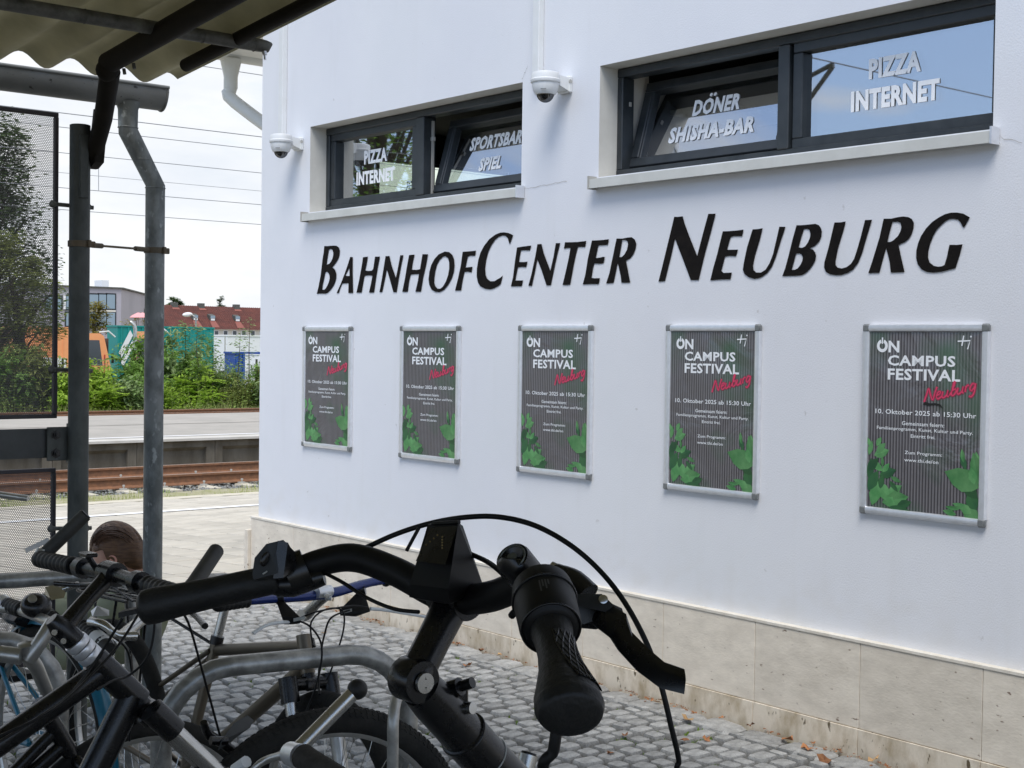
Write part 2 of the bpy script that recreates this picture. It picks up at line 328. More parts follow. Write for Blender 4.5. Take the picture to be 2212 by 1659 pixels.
    def build(s, name, mat, parent=None, smooth=35, **props):
        me = bpy.data.meshes.new(name)
        off = BASE.get(parent.name, V((0, 0, 0))) if parent else V((0, 0, 0))
        vs = [(p[0]-off.x, p[1]-off.y, p[2]-off.z) for p in s.v] if parent else s.v
        me.from_pydata(vs, [], s.f)
        for mm in (mat if isinstance(mat, list) else [mat]): me.materials.append(mm)
        if smooth:
            me.shade_smooth(); me.set_sharp_from_angle(angle=rad(smooth))
        o = bpy.data.objects.new(name, me); COL.objects.link(o)
        if parent: o.parent = parent; BASE[o.name] = off
        for k, v_ in props.items(): o[k] = v_
        return o
def thing(name, label, cat, loc=(0, 0, 0), group=None):
    o = bpy.data.objects.new(name, None); COL.objects.link(o); o.location = loc; BASE[o.name] = V(loc); o.empty_display_size = .1
    o['label'] = label; o['category'] = cat
    if group: o['group'] = group
    return o
def dup(root, delta, label, rz=0, sc=None):
    r = root.copy(); COL.objects.link(r); r.location = root.location+V(delta); r['label'] = label; r.rotation_euler.z += rz
    if sc: r.scale = (sc, sc, sc)
    for ch in list(root.children):
        c = ch.copy(); COL.objects.link(c); c.parent = r
        for g in list(ch.children):
            d = g.copy(); COL.objects.link(d); d.parent = c
    return r
def solo(mb, name, mat, label, cat, loc=None, group=None, smooth=35):   # a thing that is one mesh
    c = V(loc) if loc is not None else V(mb.v[0])
    t = MB(); t.v = [(p[0]-c.x, p[1]-c.y, p[2]-c.z) for p in mb.v]; t.f = mb.f
    o = t.build(name, mat, None, smooth); o.location = c; o['label'] = label; o['category'] = cat
    if group: o['group'] = group
    return o
def text_mb(s, w, h, bold=.0, shear=0., spacing=1.):
    """flat lettering scaled to a w x h box, as (points, faces) with the lower left corner at 0,0"""
    cu = bpy.data.curves.new('t', 'FONT'); cu.body = s; cu.size = 1; cu.offset = bold; cu.shear = 0; cu.space_character = spacing; cu.resolution_u = 2
    ob = bpy.data.objects.new('t', cu); COL.objects.link(ob); bpy.context.view_layer.update()
    me = bpy.data.meshes.new_from_object(ob.evaluated_get(bpy.context.evaluated_depsgraph_get()))
    P = [(v.co.x, v.co.y) for v in me.vertices]; Fc = [tuple(p.vertices) for p in me.polygons]
    bpy.data.objects.remove(ob); bpy.data.curves.remove(cu); bpy.data.meshes.remove(me)
    x0 = min(p[0] for p in P); x1 = max(p[0] for p in P); y0 = min(p[1] for p in P); y1 = max(p[1] for p in P)
    P = [((x-x0)/(x1-x0)*w, (y-y0)/(y1-y0)*h) for x, y in P]
    return [(x+y*shear, y) for x, y in P], Fc
def put_text(mb, s, w, h, o, ux, uy, **k):
    P, Fc = text_mb(s, w, h, **k); o, ux, uy = V(o), V(ux), V(uy)
    mb.add([o+ux*x+uy*y for x, y in P], Fc)
LET = [("B",[[7181,2125,7150,2123,7115,2123,7075,2123,7045,2120,7022,2109,7011,2093,7012,2071,7021,2050,7040,2030,7065,2012,7092,1994,7072,1988,7057,1976,7046,1957,7046,1930,7058,1906,7080,1882,7110,1861,7140,1846,7160,1842,7211,1844,7260,1843,7242,1881,7218,1951,7199,2046,7187,2087],[7130,2101,7109,2105,7092,2099,7082,2085,7081,2069,7088,2050,7103,2032,7123,2018,7153,2013,7146,2044],[7166,1969,7150,1972,7132,1964,7119,1948,7118,1929,7126,1911,7140,1892,7160,1873,7178,1865,7198,1866,7194,1896,7182,1923]]),
("A",[[6900,2049,6873,2047,6872,1967,6865,1840,6915,1841,6914,1897,6944,1898,6981,1897,7010,1859,7014,1843,7041,1842,6991,1904,6953,1959,6920,2012],[6907,1987,6904,1939,6950,1941]]),
("H",[[6766,2042,6717,2043,6729,1999,6742,1966,6716,1962,6677,1962,6661,1971,6644,2040,6595,2039,6613,1985,6634,1908,6650,1838,6701,1839,6680,1894,6668,1934,6709,1937,6749,1935,6764,1885,6776,1840,6830,1841,6803,1913,6776,2001]]),
("N",[[6539,2040,6523,2038,6502,2039,6477,1980,6436,1915,6415,1978,6397,2038,6367,2037,6385,1987,6409,1907,6428,1835,6459,1836,6493,1904,6525,1965,6543,1911,6569,1838,6596,1839,6575,1906,6552,1993]]),
("H",[[6313,2036,6262,2036,6278,1994,6286,1955,6243,1952,6210,1955,6199,1997,6189,2035,6138,2033,6156,1973,6179,1911,6199,1833,6250,1834,6229,1890,6219,1929,6257,1930,6297,1928,6311,1889,6322,1835,6374,1836,6351,1904,6330,1982]]),
("O",[[5987,2041,5950,2036,5922,2020,5907,1997,5902,1964,5907,1931,5924,1898,5956,1863,5992,1838,6030,1827,6067,1829,6101,1842,6123,1867,6131,1898,6124,1938,6108,1974,6080,2005,6043,2028],[5985,2016,6005,2014,6033,1999,6056,1975,6070,1942,6078,1908,6079,1880,6070,1860,6049,1846,6025,1845,6002,1855,5975,1883,5957,1916,5948,1949,5949,1982,5959,2005]]),
("F",[[5834,2033,5796,2033,5760,2033,5722,2034,5728,2008,5773,2010,5790,2006,5799,1977,5808,1950,5781,1951,5749,1952,5757,1924,5787,1928,5816,1928,5829,1890,5843,1832,5895,1832,5872,1891,5848,1962]]),
("C",[[5424,2097,5432,2084,5449,2053,5457,2067,5465,2086,5484,2097,5507,2101,5537,2096,5566,2083,5595,2057,5620,2024,5637,1981,5644,1939,5639,1906,5626,1887,5600,1873,5566,1873,5545,1881,5520,1889,5500,1900,5509,1878,5517,1857,5540,1846,5569,1837,5599,1832,5642,1836,5682,1850,5702,1870,5713,1903,5712,1941,5702,1984,5685,2021,5656,2055,5613,2088,5562,2109,5525,2116,5495,2116,5462,2111,5437,2103]]),
("E",[[5392,2035,5343,2038,5283,2040,5293,2017,5361,2020,5369,1992,5375,1963,5344,1961,5310,1962,5320,1935,5354,1938,5383,1937,5391,1910,5402,1872,5375,1871,5342,1871,5351,1843,5397,1843,5436,1843,5420,1888,5406,1970]]),
("N",[[5237,2044,5206,2044,5187,1995,5138,1912,5117,1976,5101,2043,5069,2042,5086,1997,5105,1937,5133,1841,5165,1842,5202,1915,5236,1971,5253,1908,5274,1842,5301,1843,5277,1903,5251,1987]]),
("T",[[5035,2044,4992,2042,4944,2041,4885,2043,4893,2015,4918,2017,4943,2018,4955,1986,4970,1935,4994,1840,5048,1841,5030,1893,5007,1966,4995,2015,5020,2016,5042,2014]]),
("E",[[4846,2043,4805,2042,4766,2042,4732,2044,4738,2018,4778,2018,4801,2019,4810,1990,4819,1960,4792,1961,4772,1964,4757,1963,4765,1934,4797,1933,4828,1936,4837,1911,4845,1868,4817,1866,4788,1866,4795,1839,4852,1840,4905,1840,4888,1886,4872,1961]]),
("R",[[4681,2044,4641,2042,4608,2045,4583,2045,4563,2034,4552,2015,4555,1995,4569,1969,4590,1950,4617,1941,4604,1898,4587,1840,4644,1841,4650,1873,4671,1934,4679,1900,4696,1842,4746,1840,4725,1886,4703,1965],[4643,2035,4622,2034,4609,2027,4605,2013,4612,1989,4628,1969,4645,1958,4661,1958,4655,1983]]),
("N",[[4319,2121,4298,2119,4268,2120,4257,2089,4228,2033,4179,1944,4151,2029,4119,2121,4077,2119,4099,2051,4133,1955,4168,1840,4214,1841,4253,1915,4312,2025,4336,1943,4369,1841,4409,1840,4384,1915,4348,2029]]),
("E",[[4035,2042,3998,2041,3960,2041,3920,2043,3927,2016,3972,2019,3990,2016,4002,1983,4009,1963,3984,1962,3948,1961,3959,1934,3996,1937,4020,1935,4030,1902,4039,1875,4026,1866,3980,1866,3987,1838,4042,1839,4101,1837,4085,1889,4064,1947]]),
("U",[[3871,2041,3842,2041,3817,2043,3832,1994,3856,1931,3865,1891,3861,1872,3847,1862,3822,1861,3798,1872,3778,1897,3760,1934,3730,2044,3698,2042,3720,1988,3745,1922,3765,1883,3789,1858,3822,1841,3855,1836,3886,1843,3910,1857,3920,1876,3916,1902,3899,1969]]),
("B",[[3642,2045,3620,2044,3592,2044,3567,2045,3547,2045,3531,2039,3520,2027,3515,2013,3517,1993,3527,1975,3547,1959,3574,1949,3557,1944,3546,1932,3541,1918,3544,1902,3554,1886,3570,1868,3588,1854,3608,1845,3629,1843,3678,1843,3710,1843,3695,1876,3680,1923,3662,1985],[3604,2028,3587,2028,3576,2022,3571,2006,3574,1990,3584,1972,3597,1958,3612,1953,3629,1956,3618,1992],[3641,1932,3624,1932,3613,1926,3607,1915,3609,1902,3618,1886,3632,1872,3646,1867,3662,1867,3651,1900]]),
("U",[[3455,2045,3426,2044,3401,2046,3412,2009,3435,1944,3446,1894,3445,1878,3435,1868,3415,1864,3392,1869,3372,1881,3358,1900,3346,1931,3330,1980,3311,2046,3279,2045,3300,1985,3320,1923,3338,1885,3361,1859,3387,1846,3417,1839,3443,1839,3472,1843,3492,1854,3501,1871,3500,1891,3481,1948]]),
("R",[[3226,2046,3192,2044,3161,2048,3139,2049,3116,2045,3101,2037,3092,2022,3093,2002,3101,1980,3114,1963,3129,1953,3157,1944,3146,1903,3128,1841,3189,1841,3195,1882,3212,1935,3225,1894,3240,1842,3291,1842,3273,1889,3243,1976],[3186,2032,3163,2031,3150,2025,3146,2010,3150,1994,3161,1977,3179,1963,3192,1957,3207,1957,3198,1992]]),
("G",[[2858,2028,2869,2011,2881,1992,2888,1999,2896,2013,2906,2023,2923,2027,2940,2027,2956,2022,2975,2008,2994,1991,3008,1969,3020,1942,3027,1915,3028,1892,3021,1873,3003,1860,2986,1856,2969,1857,2958,1861,2949,1889,2939,1934,2910,1932,2885,1933,2897,1891,2912,1848,2935,1844,2969,1837,3003,1835,3031,1838,3055,1849,3071,1868,3079,1892,3079,1919,3072,1946,3060,1972,3039,1999,3014,2021,2986,2036,2961,2046,2936,2050,2911,2049,2884,2043]])]
# ------------------------------------------------------------------ ground and platform
XW = 4.5
def pave_z(y): return 0.0 if y < 8.3 else -(y-8.3)*.0549
g = MB()
def grid(mb, x0, x1, y0, y1, nx, ny, fz):
    vs = [(x0+(x1-x0)*i/nx, y0+(y1-y0)*j/ny, 0) for j in range(ny+1) for i in range(nx+1)]
    vs = [(x, y, fz(x, y)) for x, y, _ in vs]
    mb.add(vs, [(j*(nx+1)+i, j*(nx+1)+i+1, (j+1)*(nx+1)+i+1, (j+1)*(nx+1)+i) for j in range(ny) for i in range(nx)])
g.add([(-700, -200, -.06), (1000, -200, -.06), (1000, 8.3, -.06), (-700, 8.3, -.06), (-700, 16.7, -.60), (1000, 16.7, -.60), (-700, 17.9, -.63), (1000, 17.9, -.63),
       (-700, 36, -.64), (1000, 36, -.64), (-700, 60, -.8), (1000, 60, -.8), (-700, 900, -2), (1000, 900, -2)],
      [(0, 1, 2, 3), (3, 2, 5, 4), (4, 5, 7, 6), (6, 7, 9, 8), (8, 9, 11, 10), (10, 11, 13, 12)])
ground = g.build('ground', soil, None, 0, kind='structure')
cb = MB().add([(-8, -6, -.030), (4.49, -6, -.030), (4.49, 8.28, -.030), (-8, 8.28, -.030)], [(0, 1, 2, 3)])
cob_base = cb.build('cobbled_yard', joint, None, 0, kind='structure')
# cobbles: rows along X, each stone its own rounded block
def cobble(mb, cx, cy, lx, ly, rnd):
    n = 12; ring0, ring1, ring2 = [], [], []
    tilt = (rnd.uniform(-.03, .03), rnd.uniform(-.03, .03)); zt = rnd.uniform(-.003, .004); ph = rnd.uniform(-.07, .07)
    jit = [rnd.uniform(-.05, .03) for _ in range(n)]
    for k in range(n):
        t = 2*math.pi*(k+.5)/n; c, s_ = math.cos(t), math.sin(t); q = .36
        x = lx/2*math.copysign(abs(c)**q, c)*(1+jit[k]); y = ly/2*math.copysign(abs(s_)**q, s_)*(1+jit[(k+3) % n])
        x, y = x*math.cos(ph)-y*math.sin(ph), x*math.sin(ph)+y*math.cos(ph)
        def P(f, z): return (cx+x*f, cy+y*f, z+zt+x*f*tilt[0]+y*f*tilt[1])
        ring0.append(P(1, -.04)); ring1.append(P(.98, -.009)); ring2.append(P(.87, .0))
    mb.add(ring0+ring1+ring2+[(cx, cy, .0025+zt)],
           [(a+k, a+(k+1) % n, b+(k+1) % n, b+k) for a, b in ((0, n), (n, 2*n)) for k in range(n)]+[(2*n+k, 2*n+(k+1) % n, 3*n) for k in range(n)])
rnd = random.Random(5); stones = []
y = -1.2; row = 0
while y < 8.2:
    ly = rnd.uniform(.082, .103); x = -1.2+rnd.uniform(0, .1)
    while x < 4.28:
        lx = rnd.uniform(.076, .128)
        if x+lx > 4.24: lx = max(.05, 4.27-x)
        stones.append((x+lx/2, y+ly/2+.010*math.sin(x*2.1+row)+rnd.uniform(-.004, .004), lx-.013-rnd.uniform(0, .004), ly-.013-rnd.uniform(0, .004))); x += lx
    y += ly; row += 1
y = -1.2
while y < 8.15:                         # larger flat border stones along the plinth
    ly = rnd.uniform(.13, .24); stones.append((4.352+rnd.uniform(-.008, .008), y+ly/2, .15+rnd.uniform(-.02, .01), ly-.014)); y += ly
def seen_size(x, y):
    p = V((x, y, 0))-V((0, 0, H)); d = p.dot(CF)
    if d < .5: return 0
    u = 1106+F_PX*p.dot(CR)/d; v = 829.5+F_PX*p.dot(CD)/d
    hid = (u < 560) or (u < 1010 and v > 1500)
    return (0 if hid or u > 2230 or v > 1680 else 1/d)
order = sorted(range(len(stones)), key=lambda i: -seen_size(stones[i][0], stones[i][1]))
near = set(order[:290])
far_cobbles = MB()
for i, st in enumerate(stones):
    if i in near:
        cm_ = MB(); cobble(cm_, *st, rnd); c0 = V((st[0], st[1], 0))
        o = MB(); o.v = [(a-c0.x, b-c0.y, c) for a, b, c in cm_.v]; o.f = cm_.f
        ob = o.build('cobblestone', granite, None, 40); ob.location = c0; ob.parent = cob_base
    else: cobble(far_cobbles, *st, rnd)
o = far_cobbles.build('cobblestones', granite, cob_base, 40, kind='stuff')
ms = MB()                               # moss tufts in the joints
for _ in range(5200):
    sx0, sy0, slx, sly = stones[rnd.randrange(len(stones))]
    if sx0 < 1.0 or sy0 < 1.4 or noise.noise(V((sx0*1.6, sy0*1.6, 3))) < .02: continue
    if rnd.random() < .6: bx0, by0, ex, ey = sx0+rnd.uniform(-.5, .5)*slx, sy0-sly/2-.007, .012, .003
    else: bx0, by0, ex, ey = sx0-slx/2-.007, sy0+rnd.uniform(-.5, .5)*sly, .003, .012
    for k in range(7):
        a = rnd.uniform(0, 6.28); r = rnd.uniform(.005, .010); px, py = bx0+rnd.gauss(0, ex), by0+rnd.gauss(0, ey)
        ms.add([(px-r*math.cos(a), py-r*math.sin(a), -.024), (px+r*math.cos(a), py+r*math.sin(a), -.024), (px, py, -.024+rnd.uniform(.008, .022))], [(0, 1, 2)])
ms.build('moss', moss, None, 0, kind='stuff')
# track-side paving of square slabs on a gentle slope
pv = MB().add([(-12, 8.285, -.035), (40, 8.285, -.035), (40, 16.55, pave_z(16.55)-.035), (-12, 16.55, pave_z(16.55)-.035)], [(0, 1, 2, 3)])
pav = pv.build('paved_platform', M('paving_joint', (.07, .06, .04), .95, col2=(.05, .05, .025), vs_=9), None, 0, kind='structure')
slabs = []
for i in range(-13, 32):
    x = 4.0+i*.3
    y = 8.29+(0 if i % 2 else -.0)
    first = True
    while y < 16.35:
        l_ = .15 if (first and i % 2) else .3
        if y+l_ > 16.5: l_ = 16.5-y
        slabs.append((x, y, l_)); y += l_; first = False
def slab(mb, x, y, l_, z=0):
    a, b = y+.008, y+l_-.008; za, zb = pave_z(a)+z, pave_z(b)+z
    x0, x1 = x+.009, x+.291; k = .007
    mb.add([(x0, a, za-.03), (x1, a, za-.03), (x1, b, zb-.03), (x0, b, zb-.03), (x0, a, za-.004), (x1, a, za-.004), (x1, b, zb-.004), (x0, b, zb-.004),
            (x0+k, a+k, za), (x1-k, a+k, za), (x1-k, b-k, zb), (x0+k, b-k, zb)],
           [(0, 1, 5, 4), (1, 2, 6, 5), (2, 3, 7, 6), (3, 0, 4, 7), (4, 5, 9, 8), (5, 6, 10, 9), (6, 7, 11, 10), (7, 4, 8, 11), (8, 9, 10, 11)])
def slab_seen(s_):
    p = V((s_[0]+.15, s_[1]+.15, pave_z(s_[1])))-V((0, 0, H)); d = p.dot(CF); u = 1106+F_PX*p.dot(CR)/d
    return 1/d if 190 < u < 560 else 0
order = sorted(range(len(slabs)), key=lambda i: -slab_seen(slabs[i])); near = set(order[:285]); fs_ = MB()
for i, (x, y, l_) in enumerate(slabs):
    dz = rnd.uniform(-.0015, .0015)
    if i in near:
        m_ = MB(); slab(m_, x, y, l_, dz); m_.v = [(a-x, b-y, c) for a, b, c in m_.v]
        ob = m_.build('paving_slab', paver, None, 0); ob.location = (x, y, 0); ob.parent = pav
    else: slab(fs_, x, y, l_, dz)
fs_.build('paving_slabs', paver, pav, 0, kind='stuff')
yl = 14.35
MB().add([(-10, yl, pave_z(yl)+.006), (40, yl, pave_z(yl)+.006), (40, yl+.22, pave_z(yl+.22)+.006), (-10, yl+.22, pave_z(yl+.22)+.006)], [(0, 1, 2, 3)]).build('platform_line', white_paint, None, 0, kind='structure')
ke = MB().box(-12, 40, 16.52, 16.74, -.62, pave_z(16.6)+.004); ke.build('platform_kerb', sleeper, None, 0, kind='structure')
# sandy verge strip
vg = MB(); grid(vg, -10, 30, 16.75, 18.35, 160, 8, lambda x, y: -.55+.04*noise.noise(V((x*1.2, y*2, 0)))-(y-16.75)*.02)
vg.build('verge', verge_m, None, 60, kind='structure')
gr = MB()
for _ in range(5200):
    x = rnd.uniform(4, 13.5); y = rnd.uniform(17.0, 18.5)
    if noise.noise(V((x*.9, y*2.2, 9))) < -.05 + (18.2-y)*.25: continue
    a = rnd.uniform(0, 6.28); h = rnd.uniform(.02, .09); w = .004
    gr.add([(x-w, y, -.6), (x+w, y, -.6), (x+h*.6*math.cos(a), y+h*.6*math.sin(a), -.56+h)], [(0, 1, 2)])
gr.build('verge_grass', grass_m, None, 0, kind='stuff')
# ------------------------------------------------------------------ railway tracks
def rail_mb(x0, x1, y, zh):
    pr = [(-.07, -.16), (.07, -.16), (.07, -.148), (.012, -.12), (.01, -.04), (.035, -.03), (.036, -.004), (.028, 0), (-.028, 0), (-.036, -.004), (-.035, -.03), (-.01, -.04), (-.012, -.12), (-.07, -.148)]
    return MB().prism([(a, b) for a, b in pr], (x0, y, zh), (0, 1, 0), (0, 0, 1), (x1-x0, 0, 0))
def track(y, zh, label, x0=-20, x1=45, detail=True):
    t = thing('railway_track', label, 'railway track', (8, y, zh-.2))
    for yy in (y, y+1.5):
        r = rail_mb(x0, x1, yy, zh).build('rail', rust, t, 0)
        MB().add([(x0, yy-.026, zh+.0015), (x1, yy-.026, zh+.0015), (x1, yy+.026, zh+.0015), (x0, yy+.026, zh+.0015)], [(0, 1, 2, 3)]).build('running_surface', railtop, r, 0)
    x = x0
    proto = None
    while x < x1 and detail:
        if proto is None:
            p = MB().prism([(-.12, 0), (.12, 0), (.09, .15), (-.09, .15)], (0, y-.5, zh-.325), (1, 0, 0), (0, 0, 1), (0, 2.5, 0))
            p.v = [(a-0, b-0, c) for a, b, c in p.v]; proto = p.build('sleeper', sleeper, t, 0); proto.location = (x, 0, 0); me = proto.data
            cl = MB()
            for yy in (y, y+1.5):
                for sgn in (-1, 1):
                    cl.lathe([(.022, 0), (.022, .02), (.012, .022), (.012, .05), (.02, .052), (.018, .075)], (0, yy+sgn*.11, zh-.175), (0, 0, 1), 8)
                    cl.box(-.05, .05, yy+sgn*.09-.03, yy+sgn*.09+.03, zh-.172, zh-.15)
            clp = cl.build('rail_clip', seal_m, t, 30); clp.location = (x, 0, 0)
        else:
            for src in (proto, clp):
                c = src.copy(); COL.objects.link(c); c.parent = t; c.location = (x, 0, 0); BASE[c.name] = BASE[t.name]
        x += .63
    return t
track(19.05, -.40, 'rusty railway track with concrete sleepers directly behind the paved platform', 1, 20)
track(31.6, -.17, 'dark railway track beyond the raised middle platform', 0, 40, False)
bl = MB()
for _ in range(9500):
    x = rnd.uniform(6, 13.6); y = rnd.uniform(18.2, 21.5)
    r = rnd.uniform(.018, .038); o = V((x, y, -.615+rnd.uniform(-.015, .03))); vs = [o+V((rnd.uniform(.6, 1)*a*r, rnd.uniform(.6, 1)*b*r, rnd.uniform(.5, .9)*c*r)) for a, b, c in ((1, 0, 0), (-1, 0, 0), (0, 1, 0), (0, -1, 0), (0, 0, 1), (0, 0, -1))]
    bl.add(vs, [(0, 2, 4), (2, 1, 4), (1, 3, 4), (3, 0, 4), (2, 0, 5), (1, 2, 5), (3, 1, 5), (0, 3, 5)])
bl.build('track_ballast', ballast, None, 0, kind='stuff')
# raised middle platform with recessed concrete wall panels
mp_ = MB().box(-40, 80, 22.3, 30.6, -.62, -.146)
mid = mp_.build('middle_platform', asph, None, 0, kind='structure')
MB().box(-40, 80, 22.06, 22.5, -.141, -.10).build('platform_edge_slab', M('edge_slab', (.60, .58, .54), .85, col2=(.5, .47, .42), vs_=2), mid, 0)
MB().add([(-40, 23.3, -.141), (80, 23.3, -.141), (80, 23.45, -.141), (-40, 23.45, -.141)], [(0, 1, 2, 3)]).build('platform_stripe', white_paint, mid, 0)
MB().add([(-40, 26.8, -.141), (80, 26.8, -.141), (80, 26.86, -.141), (-40, 26.86, -.141)], [(0, 1, 2, 3)]).build('surface_joint', plat_wall, mid, 0)
x = 3.0
pnl = MB(); w = 1.45
for a, b, c, d in ((0, .14, -.62, -.15), (w-.17, w-.01, -.62, -.15), (.14, w-.17, -.26, -.15)):
    pnl.box(a, b, 22.16, 22.29, c, d)
pnl.box(.14, w-.17, 22.25, 22.29, -.62, -.261)
pnl.add([(.14, 22.165, -.262), (w-.17, 22.165, -.262), (w-.17, 22.249, -.32), (.14, 22.249, -.32)], [(0, 1, 2, 3)])
pme = None
for i in range(10):
    if pme is None:
        p = pnl.build('wall_panel', plat_wall, mid, 0); pme = p
    else:
        p = pme.copy(); COL.objects.link(p); p.parent = mid
    p.location = (x, 0, 0); x += w
# ------------------------------------------------------------------ station building
TOPZ = 4.4
bld = thing('station_building', 'white rendered station building with a pale stone plinth and dark framed windows', 'building', (4.5, 3, 0))
ops = [(5.37, 7.356, 2.335, 2.85), (2.776, 4.812, 2.335, 2.85)]
wl = MB(); ye = sorted({-6, 7.937, *[o[0] for o in ops], *[o[1] for o in ops]}); ze = [0, 2.335, 2.85, TOPZ]
for a, b in zip(ye[:-1], ye[1:]):
    for c, d in zip(ze[:-1], ze[1:]):
        if any(o[0] <= a and b <= o[1] and o[2] <= c and d <= o[3] for o in ops): continue
        wl.add([(4.5, a, c), (4.5, b, c), (4.5, b, d), (4.5, a, d)], [(0, 3, 2, 1)])
wl.add([(4.5, 7.937, 0), (16, 7.937, 0), (16, 7.937, TOPZ), (4.5, 7.937, TOPZ), (4.5, -6, TOPZ), (16, -6, TOPZ), (4.5, -6, 0), (16, -6, 0)], [(3, 4, 5, 2), (4, 6, 7, 5), (1, 2, 5, 7)])
NW = (5.36, 6.5, 2.47, 2.80)
for a, b, c, d in ((4.5, NW[0], 0, TOPZ), (NW[1], 16, 0, TOPZ), (NW[0], NW[1], 0, NW[2]), (NW[0], NW[1], NW[3], TOPZ)): wl.add([(a, 7.937, c), (b, 7.937, c), (b, 7.937, d), (a, 7.937, d)], [(0, 3, 2, 1)])
wl.build('wall', stucco, bld, 0)
rv = MB(); X2 = 4.82
for a, b, c, d in ops:
    rv.add([(4.5, a, c), (4.5, b, c), (4.5, b, d), (4.5, a, d), (X2, a, c), (X2, b, c), (X2, b, d), (X2, a, d)], [(0, 1, 5, 4), (1, 2, 6, 5), (2, 3, 7, 6), (3, 0, 4, 7)])
rv.build('window_reveal', reveal, bld, 0)
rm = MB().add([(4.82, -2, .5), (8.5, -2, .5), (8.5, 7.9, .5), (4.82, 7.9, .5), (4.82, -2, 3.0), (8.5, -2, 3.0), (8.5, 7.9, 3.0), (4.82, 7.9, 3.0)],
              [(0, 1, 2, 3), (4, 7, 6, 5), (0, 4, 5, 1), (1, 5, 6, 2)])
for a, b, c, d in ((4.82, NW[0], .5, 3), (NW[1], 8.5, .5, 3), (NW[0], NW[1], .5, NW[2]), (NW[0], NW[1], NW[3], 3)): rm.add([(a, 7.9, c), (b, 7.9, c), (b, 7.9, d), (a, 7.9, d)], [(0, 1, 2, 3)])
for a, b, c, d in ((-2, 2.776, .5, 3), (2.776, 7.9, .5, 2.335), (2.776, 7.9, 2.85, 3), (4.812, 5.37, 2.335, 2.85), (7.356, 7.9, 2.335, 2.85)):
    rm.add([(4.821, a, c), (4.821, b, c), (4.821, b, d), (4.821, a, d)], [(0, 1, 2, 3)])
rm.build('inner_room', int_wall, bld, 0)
MB().box(6.2, 6.9, 5.6, 6.0, 2.955, 2.985).build('ceiling_panel', int_white, bld, 0)
# plinth slabs
yj = 7.972
k = 0
while yj > -1.5:
    w_ = .523+rnd.uniform(-.004, .004)
    for (z0, z1, xf, m_) in ((.0965, .4255, 4.466, travert), (-.05, .0945, 4.460, travdirt)):
        MB().bbox(((xf+4.4995)/2, yj-w_/2, (z0+z1)/2), ((4.4995-xf)/2, w_/2-.0011, (z1-z0)/2), .0015).build('plinth_slab', m_, bld, 0)
    yj -= w_
MB().box(4.462, 4.4995, -1.5, 7.978, .4265, .437).build('plinth_cap', cap_m, bld, 0)
x = 4.4665
for i in range(7):
    MB().bbox((x+.26, 7.955, .262), (.258, .017, .163), .0025).build('plinth_slab', travert, bld, 0)
    MB().bbox((x+.235, 7.995, .15), (.258, .022, .2), .003).build('plinth_slab', travert, bld, 0)
    x += .52
MB().box(4.4998, 9, 7.9385, 7.978, .4265, .437).build('plinth_cap', cap_m, bld, 0)
# sills
for a, b, c, d in ops:
    sl = MB().add([(4.449, a-.02, 2.322), (4.449, b+.008, 2.322), (4.60, b+.008, 2.336), (4.60, a-.02, 2.336), (4.449, a-.02, 2.280), (4.449, b+.008, 2.280), (4.459, b+.008, 2.280), (4.459, a-.02, 2.280), (4.60, b+.008, 2.324), (4.60, a-.02, 2.324)],
                  [(0, 1, 2, 3), (0, 4, 5, 1), (4, 7, 6, 5), (7, 9, 8, 6), (1, 5, 6, 8, 2), (0, 3, 9, 7, 4)])
    so = sl.build('window_sill', sill_m, bld, 0)
    for yy in (a-.029, b+.009):
        MB().box(4.445, 4.497, yy, yy+.008, 2.276, 2.337).build('sill_end_cap', alu if yy < b else seal_m, so, 0)
